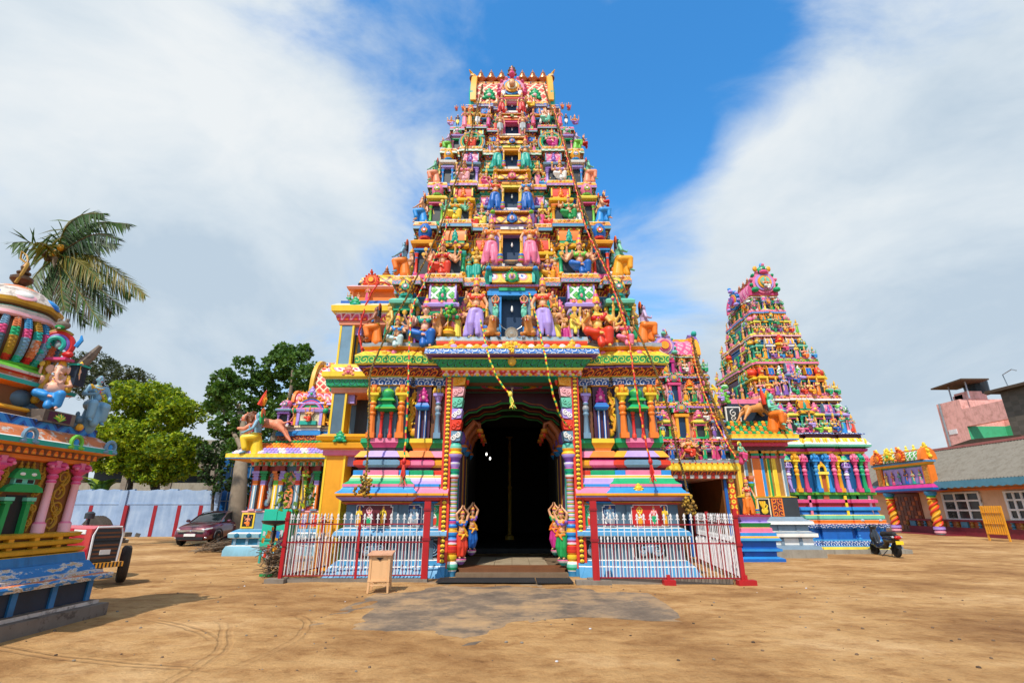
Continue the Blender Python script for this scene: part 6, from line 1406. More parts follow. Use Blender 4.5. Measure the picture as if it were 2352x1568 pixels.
# ------------------------------------------------------------------ three-storey pillared pavilion against the tower's left side
PV = thing('pillared_pavilion', 'three-storey open pavilion with yellow-edged blue pillars left of the tall tower', 'pavilion', (-4.6, 16.2, 0))
Yp = 15.15; px_ = -4.55; Wp = 1.02; sqp = plan(px_, Wp, Yp, Yp+2.2)
def zr(r): return zat(r, Yp)
def pcol(z0, z1, m, edge, w=.46):
 for sx in (-1, 1):
  for sy in (0, 1):
   x = px_+sx*(Wp-w/2); y = Yp+w/2 if sy == 0 else Yp+2.2-w/2; mb = MB()
   mb.box(x-w/2+.06, x+w/2-.06, y-w/2, y+w/2, z0, z1, m);
   for q in (-1,1): mb.box(x+q*(w/2-.03)-.03, x+q*(w/2-.03)+.03, y-w/2-.015, y+w/2+.015, z0, z1, edge)
   mb.box(x+(w/2 if sx < 0 else -w/2-.2), x+(w/2+.2 if sx < 0 else -w/2), y-.1, y+.1, z1-.30, z1, 'lavender'); mb.build('pillar', PV, 20)
pcol(0, zr(1045), 'amber', 'yellow', .62)
mb = MB(); mb.sweep(sqp, [(-.02,zr(1047)),(.06,zr(1045)),(.06,zr(1034)),(.12,zr(1033)),(.22,zr(1030)),(.24,zr(1019)),(.10,zr(1015)),(.22,zr(1011)),(.26,zr(1004)),(.10,zr(997))], ['pink','pink','white','amber','amber','gold','yellow','amber','amber']); leaf_motif(mb, -5.1, Yp-.26, zr(1018), .34, .34, 'emerald', 'teal', .05); mb.build('cornice', PV, 30)
pcol(zr(997), zr(902), 'slate', 'yellow')
mb = MB(); mb.sweep(sqp, [(-.02,zr(904)),(.04,zr(902)),(.04,zr(892)),(.08,zr(891)),(.16,zr(889)),(.20,zr(874)),(.22,zr(873)),(.30,zr(869)),(.30,zr(858)),(.12,zr(846)),(.10,zr(838))], ['salmon','salmon','white','emerald','teal_leaf','white','lemon','yellow','petal_row','yellow']); leaf_motif(mb, -5.05, Yp-.28, zr(868), .34, .36, 'salmon', 'rose', .05); mb.build('cornice', PV, 30)
pcol(zr(838), zr(746), 'steel', 'yellow')
mb = MB(); mb.sweep(sqp, [(-.02,zr(748)),(.04,zr(746)),(.04,zr(738)),(.10,zr(737)),(.16,zr(724)),(.16,zr(722)),(.26,zr(720)),(.28,zr(708)),(.12,zr(700)),(.06,zr(699)),(.06,zr(692)),(.0,zr(690))], ['salmon','salmon','rose','scallop_red','white','lemon','yellow','cream','white','blue','cream']); leaf_motif(mb, -5.1, Yp-.22, zr(712), .36, .38, 'emerald', 'teal', .05); mb.build('cornice', PV, 30)
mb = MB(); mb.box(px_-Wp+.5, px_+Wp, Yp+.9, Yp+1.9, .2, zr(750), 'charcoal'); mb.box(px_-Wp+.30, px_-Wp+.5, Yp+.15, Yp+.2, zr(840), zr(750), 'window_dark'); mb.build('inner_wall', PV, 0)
zt = zr(690); sq2 = plan(px_, .80, Yp+.25, Yp+1.95)
mb = MB(); mb.sweep(sq2, [(0,zt),(0,zt+.42),(.16,zt+.46),(.20,zt+.54),(.06,zt+.64),(.0,zt+.66)], ['orange','orange','salmon','blush','lemon']); mb.build('attic', PV, 30)
mb = MB(); mb.sweep(plan(px_, .62, Yp+.45, Yp+1.75), [(.05,zt+.66),(.08,zt+.80),(.02,zt+1.02),(-.15,zt+1.18),(-.20,zt+1.20),(-.20,zt+1.25),(-.5,zt+1.32)], ['lattice_gold','lattice_gold','lattice_gold','salmon','yellow','gold']); nasi(mb, px_-.28, Yp+.38, zt+.92, .46, ['scarlet','orange','red','amber','scarlet'], False); mb.build('roof', PV, 40)
mb = MB(); kalasam(mb, px_+.05, Yp+1.0, zt+1.26, .55); mb.build('roof_finial', PV, 40)
for dx, k, ga, lab in ((-.85,'seat','emerald','small seated figure in green at the left roof edge of the pillared pavilion'), (-.28,'stand','rose','small standing figure in pink on the pillared pavilion\'s roof'), (-.58,'man','blush','small pale reclining figure on the pillared pavilion\'s roof')):
 figure(k, 'statue', lab, 'statue', (px_+dx, Yp+.10, zt+.01), .42 if k == 'seat' else (.55 if k == 'stand' else .3), -.3, dict(body='skin', garment=ga, blouse=ga, crown='gold'))
p = at(824, 663, Yp+.3); mb = MB(); mb.ell(p, (.06,.10,.13), 'black', 8, 6, Matrix.Rotation(R(25),4,'X')); mb.ell(p+Vector((.02,-.03,.15)), .055, 'black', 8, 6); mb.tube([p+Vector((.04,-.05,.15)), p+Vector((.12,-.07,.14))], [.02,.004], 'black', 5); mb.tube([p+Vector((-.02,.06,-.08)), p+Vector((-.06,.12,-.22))], [.04,.015], 'black', 5)
for q in (-.02,.02): mb.tube([p+Vector((q,0,-.11)), p+Vector((q,0,-.22))], .008, 'black', 4)
mb.ell(p+Vector((.03,.02,-.02)), (.04,.09,.10), 'black', 7, 5)
single(mb, 'crow', 'black crow perched on the left shoulder of the pillared pavilion\'s roof', 'bird', p-Vector((0,0,.22)))
cord([at(*q, 14.9) for q in ((895,655),(870,650),(845,690),(832,730),(825,770),(832,800))], .03, ['scarlet','red'], 'thin red cord with a large tassel hanging off the pillared pavilion', (.75, ['scarlet','red']))
# ------------------------------------------------------------------ painted hall with tiled eave to the left
HL = thing('painted_hall', 'low painted hall with yellow eave and lozenge-tiled roof left of the pavilion', 'temple hall', (-8.8, 20.4, 0))
Yh = 20.35
def zh(r): return zat(r, Yh)
hp = plan(-8.55, 1.70, Yh, 25)
paint('pale_blue_wash', (.22,.45,.58), .5, .4); paint('deep_teal_blue', (.01,.13,.24), .5, .3); paint('terra', (.46,.115,.03), .5, .3); paint('brick_red', (.30,.03,.02), .5, .3)
mb = MB(); mb.sweep(hp, [(.46,-.05),(.46,zh(1262)),(.40,zh(1252)),(.26,zh(1250)),(.26,zh(1235)),(.38,zh(1233)),(.40,zh(1224)),(.34,zh(1221)),(.22,zh(1216)),(.14,zh(1214))], ['pale_blue_wash','pale_blue_wash','white','deep_teal_blue','white','pale_blue_wash','white','azure','pale_blue_wash'])
for i in range(9):
 x = -10.4+.46*i; mb.box(x-.05, x+.05, Yh-.29, Yh-.25, zh(1250), zh(1235), 'steel'); mb.ell((x+.1, Yh-.40, zh(1228)), (.10,.03,.09), 'deep_teal_blue', 8, 5)
mb.build('plinth', HL, 30)
mb = MB(); mb.sweep(hp, [(.12,zh(1214)),(.12,zh(1176)),(.14,zh(1175)),(.14,zh(1172))], ['steel','blush','blush'])
def framed(x0, x1, y, z0, z1, fr, inn):
 mb.box(x0, x1, y-.03, y, z0, z1, fr); mb.box(x0+.06, x1-.06, y-.036, y-.03, z0+.06, z1-.06, inn)
z0_, z1_ = zh(1212), zh(1177)
framed(-10.35,-9.85,Yh-.12,z0_,z1_,'yellow','black')
for x0, x1, f, n_ in ((-9.45,-9.2,'orange','violet'),(-8.9,-8.4,'yellow','black'),(-8.1,-7.8,'orange','violet'),(-7.7,-7.4,'amber','scarlet'),(-7.3,-6.95,'steel','slate')): framed(x0, x1, Yh-.12, z0_, z1_, f, n_)
dado = mb.build('dado', HL, 20)
figure('seat', 'painted_figure', None, None, (-10.10,Yh-.155,z0_+.06), (z1_-z0_)*.95, 0, dict(body='salmon', garment='orange', blouse='salmon', hair='orange', crown='orange'), parent=dado, flat=.12, skip=('lotus_base','held_emblem'))
mb = MB(); mb.sweep(hp, [(0,zh(1173)),(0,zh(1058))], ['brick_red']); zw0, zw1 = zh(1172), zh(1084)
for x0, x1, m_ in ((-10.2,-9.85,'terra'),(-8.98,-8.46,'slate'),(-8.28,-8.2,'amber'),(-7.55,-7.0,'charcoal')): mb.box(x0, x1, Yh-.02, Yh, zw0, zh(1070), m_)
mb.build('wall', HL, 0)
HC = [(-10.03,'lavender','orange','steel','blush'),(-9.73,'green','lavender','orange','steel'),(-9.23,'orange','lime','yellow','lavender'),(-9.04,'lavender','orange','steel','salmon'),(-8.38,'lavender','scarlet','steel','salmon'),(-8.11,'orange','lime','yellow','lavender'),(-7.64,'green','lavender','orange','steel'),(-7.2,'orange','lime','yellow','lavender')]
for x, c1, c2, c3, c4 in HC:
 mb = MB(); y = Yh-.10; H = zw1-zw0
 mb.box(x-.12,x+.12,y-.10,y+.1,zw0,zw0+.06,c4); mb.box(x-.085,x+.085,y-.07,y+.1,zw0+.06,zw0+.66*H,c3); mb.box(x-.025,x+.025,y-.076,y-.07,zw0+.08,zw0+.64*H,'white'); mb.box(x-.09,x+.09,y-.075,y+.1,zw0+.66*H,zw0+.78*H,c2)
 for k, (w_, za, zb_) in enumerate(((.09,.78,.82),(.115,.82,.85),(.09,.85,.90),(.13,.90,.93),(.10,.93,.96),(.16,.96,1.02))): mb.box(x-w_,x+w_,y-w_*.9,y+.1,zw0+za*H,zw0+zb_*H,c1)
 mb.box(x-.10,x+.10,y-.1,y+.1,zw0+1.02*H,zh(1070),'brick_red'); mb.build('pilaster', HL, 20)
for x in (-9.48, -7.88):
 mb = MB(); y = Yh-.03; zz = zw0+.06; H = zw1-zw0
 mb.ell((x-.06,y,zz+.15*H), (.11,.03,.09*H), 'steel', 9, 6)
 for i in range(7):
  q = 1 if i % 2 else -1; sp = spiral(x+q*.035, zz+(.22+.11*i)*H, .10-.006*i, 1.1, PI/2, q); mb.tube([(a_,y-.01,c) for a_, c in sp], [.034*(1-.5*k/len(sp)) for k in range(len(sp))], 'grey' if i % 2 else 'steel', 5)
 mb.tube([(x,y,zz+.15*H),(x+.06,y,zz+.4*H),(x-.04,y,zz+.62*H),(x+.05,y,zz+.84*H),(x+.08,y,zz+.98*H)], [.06,.07,.06,.05,.015], 'grey', 6); mb.build('scroll_relief', HL, 40)
figure('dancer', 'painted_figure', None, None, (-8.72,Yh-.05,zw0+.06), (zw1-zw0)/1.13*1.0, 0, dict(body='salmon', garment='salmon', blouse='salmon', sash='orange', hair='terracotta', crown='orange', jewellery='amber', pedestal='terracotta'), parent=HL, flat=.2, skip=('pedestal','crown'))
mb = MB(); mb.sweep(hp, [(.0,zh(1071)),(.06,zh(1070)),(.06,zh(1059)),(.12,zh(1058)),(.12,zh(1052))], ['emerald','gem_line','gold','brown'])
for i in range(24): mb.box(-10.3+.15*i-.04, -10.3+.15*i+.04, Yh-.085, Yh-.06, zh(1068), zh(1061), ('scarlet','mint','amber')[i % 3])
mb.build('frieze', HL, 20)
ze = zat(1052, 19.55); ze2 = zat(1041, 19.55); zr0 = zat(1040, 19.62); zr1 = zat(1013, 20.6)
patt('fascia_teeth', 'diamond', ['amber','yellow','yellow','lemon'], 3.4, 3.4)
mb = MB(); pe = plan(-8.95, 2.05, 19.58, 25)
mb.sweep(pe, [(-.6,ze-.02),(0,ze-.01),(.02,ze),(.02,ze+.03),(.03,ze+.035),(.03,ze2),(0,ze2+.01),(-.12,ze2+.02)], ['amber','sky','sky','white','fascia_teeth','lemon','blue'])
mb.build('eave', HL, 20)
mb = MB(); mb.sweep(pe, [(-.02,ze2+.01),(-1.02,zr1)], ['tile_lozenge'])
rr = random.Random(8); TL = ('lavender','orange','green','amber')
n_ = 5
for j in range(n_):
 t = (j+.4)/n_; y = 19.62+t*.98; z = ze2+.03+t*(zr1-ze2)
 for i in range(26):
  x = -10.75+.145*i+(j % 2)*.07+t*.35
  if x > -7.0: continue
  mb.ell((x,y,z), (.085,.10,.05), 'green' if j == n_-1 else ('lavender' if j < 2 else 'orange') if (i//2+j) % 3 else ('white' if j < 2 else 'amber'), 6, 4, Matrix.Rotation(R(38),4,'X'))
mb.build('tiled_roof', HL, 40)
# upper part: parapet, small domed corners, arched niche, big vault
Yq = 20.75
def zq(r): return zat(r, Yq)
up = plan(-8.35, 1.35, Yq, 24.5, [(-.05,.50,.22)])
mb = MB(); mb.sweep(up, [(.0,zr1-.15),(.0,zq(1002)),(.06,zq(1001)),(.06,zq(992)),(.0,zq(990)),(0,zq(985)),(.05,zq(984)),(.05,zq(979))], ['flame_scroll','flame_scroll','sky','blue','white','plum','cream','white']); mb.sweep(up, [(-.02,zq(979)),(-.02,zq(950)),(.08,zq(948)),(.10,zq(942)),(.02,zq(938)),(.02,zq(932)),(.08,zq(930)),(.02,zq(924)),(-.2,zq(920))], ['slate','lavender','lavender','pink','emerald','rose','lavender','sky']); mb.build('parapet', HL, 30)
for dx, col in ((-1.1,3),(1.15,1)):
 ms = mini_shrine('dome', .52, 1.15, .45, SH[col]); place(ms, 'corner_pavilion', HL, frame(-8.35+dx, Yq+.1, zq(982)))
for dx in (-.75,.75):
 figure('seat', 'figurine', None, None, (-8.35+dx, Yq-.10, zq(978)), .52, 0, dict(body='pink' if dx < 0 else 'yellow', garment='rose' if dx < 0 else 'amber', blouse='magenta' if dx < 0 else 'gold', crown='yellow'), parent=HL, skip=('held_emblem','face'))
mb = MB(); xn = -8.38; yn = Yq-.25; zn = zq(978)
mb.lathe([(.001,0),(.40,0),(.40,.03),(.001,.03)], (xn,yn+.06,zn+.52), 'cream', 20, M=Matrix.Rotation(PI/2,4,'X')); mb.box(xn-.40,xn+.40,yn+.03,yn+.06,zn,zn+.55,'cream'); mb.box(xn-.34,xn+.34,yn-.12,yn+.03,zn,zn+.16,'teal')
for r, m_ in ((.43,'lavender'),(.49,'rose'),(.55,'blue'),(.62,'amber')): mb.tube([(xn+r*math.cos(q),yn-.02+(r-.4)*.2,zn+.52+r*math.sin(q)) for q in [PI*i/18 for i in range(19)]], .04, m_, 6)
for q in (-1,1):
 mb.box(xn+q*.47-.06, xn+q*.47+.06, yn-.02, yn+.12, zn, zn+.55, 'lavender'); mb.box(xn+q*.60-.05, xn+q*.60+.05, yn, yn+.15, zn, zn+.52, 'amber'); mb.ell((xn+q*.66,yn-.05,zn+.58), (.12,.10,.12), 'emerald', 8, 5)
for i in range(11):
 q = R(20+140*i/10); mb.ell((xn+.70*math.cos(q),yn+.02,zn+.52+.70*math.sin(q)), .075, ('orange','amber')[i % 2], 7, 4)
leaf_motif(mb, xn, yn-.03, zn+1.12, .34, .50, 'lavender', 'emerald', .07); mb.build('niche', HL, 40)
figure('seat', 'seated_statue', 'small goddess statue in red sitting in the arched niche above the left hall', 'statue', (xn, yn-.05, zn+.10), .75, 0, dict(body='skin', garment='scarlet', blouse='amber'), skip=('lotus_base',))
mb = MB(); barrel(mb, -8.35, Yq+.45, zq(924), 1.75, .50, 1.0, 'scallop_red', 'orange'); mb.build('vault_roof', HL, 40)
mb = MB(); Yv = 23.0; zv = zat(905, Yv)
mb.sweep(plan(-8.2, 1.35, Yv, Yv+3), [(0,zv-.8),(0,zv-.45),(.1,zv-.4),(.1,zv-.3),(0,zv-.28),(0,zv-.1),(.12,zv-.06),(.12,zv),(0,zv+.05)], ['sky','rose','pink','white','teal','blue','salmon','cream']); barrel(mb, -8.2, Yv+1.0, zv+.05, 2.5, zat(842,Yv+1)-zv-.1, 2.0, 'lattice_red', 'gold', False, 12); nasi(mb, -8.05, Yv-.12, zv+.45, .85, ['lavender','rose','teal','amber','emerald'], False)
mb.box(-9.2,-7.0,Yv+.7,Yv+1.3,zat(842,Yv+1)-.05,zat(842,Yv+1)+.12,'petal_pink'); mb.build('great_vault', HL, 40)
mb = MB(); mb.ell((-9.46,Yv+1,zv+.3), (.3,.85,.45), 'ochre', 10, 7); mb.ell((-9.75,Yv+.8,zv+.4), .14, 'sky', 8, 6); mb.build('vault_end', HL, 40)
p = at(612, 1018, 20.2)
figure('lion_leap', 'lion_statue', 'tan lion leaping off the left corner of the painted hall\'s roof', 'lion statue', (p.x-.15, 20.25, p.z+.02), 1.75, R(-6), dict(body='salmon', mane='brown'), 'corner lion statues')
p = at(583, 1050, 19.85); q = at(583, 928, 19.85)
figure('side', 'rider_statue', 'teal-skinned rider in yellow robe beside the leaping lion on the left hall', 'statue', (p.x,19.80,p.z), (q.z-p.z)/.98, -R(80), dict(body='skinblue', garment='yellow', sash='rose', halo='orange', hair='green'), 'corner riders')
mb = MB(); p = at(596, 930, 19.85)
for k, m_ in enumerate(('scarlet','orange','amber')): mb.tube([p+Vector((.05*k,.05*k,0)), p+Vector((.12+.04*k,.02,.35-.05*k)), p+Vector((.20,.0,.62-.12*k))], [.10-.02*k,.08,.01], m_, 6)
single(mb, 'flame_plume', 'flame-coloured plume rising behind the rider on the left hall', 'plume', p)
mb = MB(); mb.box(-4.50,-4.12,15.06,15.14,1.55,3.0,'plum'); pn = mb.build('painted_panel', PV, 0)
figure('man', 'painted_figure', None, None, (-4.32,15.05,1.60), 1.25, 0, dict(body='yellow', garment='amber', hair='amber'), parent=pn, flat=.25)
# ------------------------------------------------------------------ a second, smaller gate tower with its own doorway
def storey(root, cx, L0, L1, cyy, i, kit, nfront, kinds, pal0, walls, side=True, win=None, sidewin=False, cscale=.8, front_y=None):
 W0, Y0, z0 = L0; W1, Y1, z1 = L1; h = z1-z0; s = W1/3.2
 ww = W1-.22*min(1, s*1.6); yw = Y1+.26*min(1, s*1.6); yb = 2*cyy-yw; k_ = min(1., s*1.5)
 bays = [(0,.22*ww,.22*k_),(-.86*ww,.13*ww,.12*k_),(.86*ww,.13*ww,.12*k_),(-.48*ww,.14*ww,.10*k_),(.48*ww,.14*ww,.10*k_)]
 sb = [(.12,.10,.12*k_),(.5,.16,.2*k_),(.88,.10,.12*k_),(.31,.06,.08*k_),(.69,.06,.08*k_)]
 pl = plan(cx, ww, yw, yb, bays, sb); mb = MB()
 mb.sweep(pl, [(.03,z0-.06),(.03,z0+.06*h),(.0,z0+.08*h),(0,z1-.3*h)], ['white','pink',walls[i % len(walls)]]); T = mb.build('storey', root, 30)
 c = MB(); cornice(c, pl, z1-.26*h, z1, .62*k_*cscale, kit[i % len(kit)], (('lime','amber'),('amber','yellow'),('sky','rose'))[i % 3]); ledge_bosses(c, pl, .26*k_*cscale, z1-.04*h, .06*k_, ['gold','pink','amber'], .16*k_); c.build('cornice', T, 30)
 H = h*.74
 for j in range(nfront):
  t = -1+2*j/(nfront-1); kd = kinds[min(j, nfront-1-j) % len(kinds)]
  if win and abs(t) < .2: continue
  w_ = 2*ww/(nfront)*.80*(1.35 if (abs(t) < .1) else 1.); yy = yw-(.22*k_ if abs(t) < .2 else .1*k_)
  place(mini_shrine(kd, w_, H*(1.12 if abs(t) < .1 else 1.), .22*k_+.06, SH[(pal0+min(j, nfront-1-j)*3+i) % len(SH)]), 'model_pavilion', T, frame(cx+t*ww*.94, yy, z0+.05*h))
 if side:
  for q in (-1, 1):
   for j, t in enumerate((.06,.26,.5,.74,.94)):
    if sidewin and j == 2: continue
    place(mini_shrine(('dome','barrel','leaf')[j % 3] if j != 2 else 'barrel', (yb-yw)*.17, H, .22*k_, SH[(pal0+j*2+i) % len(SH)]), 'model_pavilion', T, frame(cx+q*(ww+.1*k_), yw+t*(yb-yw), z0+.05*h, q*PI/2))
   if sidewin:
    f = MB(); x = cx+q*(ww+.2*k_); ym = (yw+yb)/2; f.box(min(x,x+q*.05), max(x,x+q*.05), ym-.35*k_, ym+.35*k_, z0+.08*h, z0+.55*h, 'emerald'); f.box(min(x+q*.05,x+q*.06), max(x+q*.05,x+q*.06), ym-.24*k_, ym+.24*k_, z0+.10*h, z0+.48*h, 'window_dark'); f.build('window', T, 0)
 fr = random.Random(i*3+int(cx))
 if not win:
  for j in range(nfront+3):
   t = -1+2*(j+.5)/(nfront+3); c3 = fr.sample(('rose','lime','amber','sky','orange','violet','emerald','scarlet','lemon','pink'), 2)
   small(fr.choice(('seat','stand','seat')), (cx+t*W0*.95, Y0+.10*k_, z0), h*fr.uniform(.38,.5), fr.uniform(-.3,.3), T, fr.choice(('skin','skinpink','skinyellow','skingreen')), c3[0], c3[1])
   if j < 6: small(fr.choice(('seat','stand')), (cx-W0+.10*k_, Y0+(j+.5)/6*(2*cyy-2*Y0), z0), h*.42, -PI/2, T, 'skin', c3[1], c3[0])
 if win:
  f = MB(); y = yw-.24*k_; hw = .13*ww; f.box(cx-hw, cx+hw, y-.012, y, z0+.04*h, z0+.62*h, 'window_dark')
  for q in (-1,1): f.box(cx+q*hw-.05, cx+q*hw+.05, y-.10, y+.02, z0, z0+.66*h, win)
  f.box(cx-hw*1.5, cx+hw*1.5, y-.14, y+.02, z0+.62*h, z0+.70*h, win); f.build('window', T, 0)
  b = MB(); barrel(b, cx, y+.05, z0+.74*h, hw*3.4, .30*h, .34*k_, 'scallop_red', 'emerald', False); nasi(b, cx, y-.15*k_, z0+.86*h, .26*h, ['emerald','rose','mint','amber','rose'], False); b.build('hood_gable', T, 40)
 return T
MT = thing('small_gate_tower', 'smaller crowded gate tower with a dark doorway just right of the tall tower', 'temple tower', (6.5, 18.2, 0))
mx = 6.45
def lv(py, r, Y): p = at(r, py, Y); return (p.x-mx, Y, p.z)
ML = [lv(1056,1698,17.95), lv(1007,1678,18.3), lv(925,1657,18.9), lv(858,1632,19.35), lv(814,1608,19.75)]
CYM = 21.2
mb = MB()
W0, Y0, z0 = ML[0]
for q, w_ in ((-1,.5),(1,.5)):
 x0 = mx+q*(W0-.30); mb.box(min(x0-.25,x0+.25), max(x0-.25,x0+.25), Y0+.45, 24, 0, z0-.5, 'sienna'); mb.box(mx+q*1.12-.05, mx+q*1.12+.05, Y0+.40, Y0+.47, .0, z0-.55, 'blue'); mb.box(mx+q*1.3-.10, mx+q*1.3+.10, Y0+.30, Y0+.45, 0, z0-.5, 'trim_chain')
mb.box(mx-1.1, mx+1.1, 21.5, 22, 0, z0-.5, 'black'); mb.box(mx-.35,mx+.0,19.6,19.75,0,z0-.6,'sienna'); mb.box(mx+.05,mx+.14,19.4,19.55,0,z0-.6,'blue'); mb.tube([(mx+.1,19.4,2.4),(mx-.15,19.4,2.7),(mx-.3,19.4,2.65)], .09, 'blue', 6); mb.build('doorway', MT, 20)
mb = MB(); plm = plan(mx, W0-.16, Y0+.20, 24); z_ = z0-.62
mb.sweep(plm, [(.0,z_),(.02,z_+.02),(.02,z_+.12),(.06,z_+.13),(.10,z_+.24),(.10,z_+.25),(.17,z_+.27),(.20,z_+.52),(.20,z0)], ['white_red_stripe','white_red_stripe','maroon','lotus_frieze','lemon','amber','yellow','ledge_grey'])
for i in range(16): mb.ell((mx-W0+.1+2*(W0-.1)*i/15, Y0+.02, z0-.28), (.07,.03,.08), 'lemon', 7, 4); mb.ell((mx-W0+.2+2*(W0-.1)*i/15, Y0+.0, z0-.10), (.03,.03,.03), 'scarlet', 6, 4)
mb.build('lintel', MT, 30)
MK = [CORN[5], CORN[3], CORN[0], CORN[2]]
for i in range(4): storey(MT, mx, ML[i], ML[i+1], CYM, i, MK, 5, ('dome','leaf','barrel'), i*2, ('rose','salmon','blush','pink'), False, ('yellow','amber','rose','magenta')[i], False, .6)
W1, Y1, z1 = ML[4]; zt = at(1545, 778, 20.2).z; mb = MB(); hv = zt-z1
barrel(mb, mx, 20.75, z1, 2*W1-.1, hv, 1.7, 'lattice_pink', 'amber', False, 12); nasi(mb, mx-.1, Y1+.02, z1+.38, .85, ['lavender','blush','rose','amber','mint'], False); mb.box(mx-W1+.1, mx+W1-.1, 20.5, 21.0, zt-.04, zt+.08, 'petal_pink'); mb.build('roof_vault', MT, 40)
mb = MB(); x = mx+W1; mb.prism([(20.0,z1-.1),(19.95,z1+.6),(20.2,zt+.1),(20.7,zt+.35),(21.3,zt),(21.5,z1)], x-.09, x+.09, 'violet', 'x'); mb.ell((x+.05,20.3,zt+.25), (.12,.16,.14), 'teal', 8, 5); mb.build('roof_gable', MT, 40)
for k in range(4):
 mb = MB(); kalasam(mb, mx-W1+.45+.42*k, 20.75, zt+.05, .62); mb.build('roof_finial', MT, 40)
def F2(x, y): return (2400+x/1.668)/1.6327, (1200+y/1.668)/1.6327
cols2 = ['green','blue','scarlet','teal','rose','sky','emerald','magenta','amber','lemon','violet','orange']
def mini(i, x, yb, yt, key, ga, lab, Y, body='skin', bl=None, rz=0.):
 p = at(*F2(x, yb), Y); q = at(*F2(x, yt), Y)
 figure(key, 'statue', lab, 'statue', (p.x, Y, max(p.z, ML[i][2]-.03)), (q.z-p.z)/TOT[key], rz, dict(body=body, garment=ga, blouse=bl or ga, sash='amber'), 'statues on the smaller gate tower', skip=() if key not in ('seat','seat8') else ('held_emblem',))
N7 = ['first','second','third','fourth','fifth','sixth','seventh']
for j, (x, ga, bl) in enumerate(((150,'green','emerald'),(205,'blue','sky'),(410,'emerald','teal'),(465,'rose','pink'),(525,'blue','sky'),(580,'green','lime'))): mini(0, x, 868, 745, 'stand', ga, 'lady in %s sari, %s from left above the smaller tower\'s doorway' % (ga, N7[j]), ML[0][1]+.12, bl=bl)
mini(0, 312, 860, 698, 'seat8', 'scarlet', 'goddess in red riding a lion above the smaller tower\'s doorway', ML[0][1]+.10, bl='orange')
p = at(*F2(330, 862), ML[0][1]+.05); figure('lion_leap', 'lion_statue', 'small tan lion carrying the red goddess above the smaller doorway', 'lion statue', (p.x, ML[0][1]+.22, ML[0][2]), .62, PI, dict(body='hide', mane='brown'))
for j, (x, k, ga, bo) in enumerate(((105,'stand','magenta','skin'),(148,'man','yellow','skinblue'),(222,'man','amber','skin'),(345,'stand','scarlet','skin'),(425,'stand','green','skinyellow'),(470,'man','violet','skinviolet'))): mini(1, x, 738, 640, k, ga, 'statue in %s cloth, %s from left in the smaller tower\'s second row' % (ga, N7[j]), ML[1][1]+.10, bo)
for j, (x, k, ga, bo) in enumerate(((120,'seat','blue','skin'),(415,'seat','white','skinbrown'),(480,'seat','amber','skin'))): mini(1, x, 632, 535, k, ga, 'seated statue in %s beside the smaller tower\'s lower vault' % ga, ML[2][1]-.15, bo)
for j, (x, k, ga, bo) in enumerate(((108,'man','lime','skin'),(195,'guard','sky','skinblue'),(292,'guard','amber','skin'),(340,'stand','green','skin'),(390,'stand','magenta','skin'),(445,'man','sky','skin'),(505,'seat','lavender','skinviolet'))): mini(2, x, 512, 412, k, ga, 'statue in %s cloth, %s from left in the smaller tower\'s third row' % (ga, N7[j]), ML[2][1]+.08, bo)
for j, (x, k, ga, bo) in enumerate(((165,'guard','amber','skin'),(255,'stand','magenta','skin'),(285,'seat','white','skin'),(330,'stand','scarlet','skin'),(370,'stand','orange','skin'),(405,'seat','emerald','skingreen'))): mini(3, x, 330, 240, k, ga, 'statue in %s cloth, %s from left in the smaller tower\'s top row' % (ga, N7[j]), ML[3][1]+.08, bo)
def MYd(p): return p
garland([at(*q) for q in ((1590,775,19.2),(1603,830,19.0),(1618,870,18.7),(1636,915,18.4),(1655,960,18.1),(1672,1005,17.8),(1688,1045,17.6))], .075, 'thin brown garland down the right edge of the smaller gate tower', None, 5)
cord([at(*q) for q in ((1586,775,19.1),(1596,830,18.9),(1610,880,18.6),(1632,940,18.2),(1660,1000,17.8),(1690,1050,17.5))], .03, ['red','amber','scarlet','amber'], 'red and yellow cord along the right edge of the smaller gate tower')
# guardian on a stepped pedestal beside that doorway
PD = thing('stepped_pedestal', 'striped stepped pedestal with green pillar between doorway and corner hall', 'pedestal', (8.3, 18.25, 0))
pp = plan(8.22, .42, 17.95, 18.8); zz = lambda r: zat(r, 17.95)
mb = MB(); mb.sweep(pp, [(.30,-.03),(.30,zz(1281)),(.12,zz(1276)),(.12,zz(1267)),(.26,zz(1264)),(.26,zz(1259)),(.14,zz(1256)),(.14,zz(1244)),(.28,zz(1240)),(.24,zz(1234)),(.18,zz(1230)),(.18,zz(1222)),(.10,zz(1220)),(.10,zz(1212)),(.04,zz(1210)),(.10,zz(1200)),(.0,zz(1197)),(.10,zz(1186)),(.14,zz(1182))],
         ['blue','sky','blue','blue','sky','blue','blue','sky','azure','amber','sky','pink','pink','salmon','green','lavender','lavender','rose']); mb.build('base', PD, 30)
mb = MB(); mb.lathe([(.10,0),(.10,.1),(.06,.14),(.055,.9),(.09,.95),(.12,1.05),(.07,1.1),(.13,1.2),(.14,1.3)], (8.42,18.2,zz(1182)), ['lime','emerald','green','green','lime','sky','orange','salmon'], 10); mb.build('pillar', PD, 40)
p = at(1690, 1183, 17.9); q = at(1690, 1090, 17.9)
figure('guard', 'guard_statue', 'guard statue in orange and red with crown beside the smaller doorway', 'statue', (8.10,17.9,p.z), (q.z-p.z)/1.17, R(15), dict(body='skin', garment='orange', blouse='red'))
p = at(1706, 1062, 17.9); figure('side', 'statue', 'green-skinned seated figure in pink trousers at the yellow cornice corner', 'statue', (p.x,17.9,p.z), .82, R(20), dict(body='skingreen', garment='rose', halo='lemon', sash='amber'))
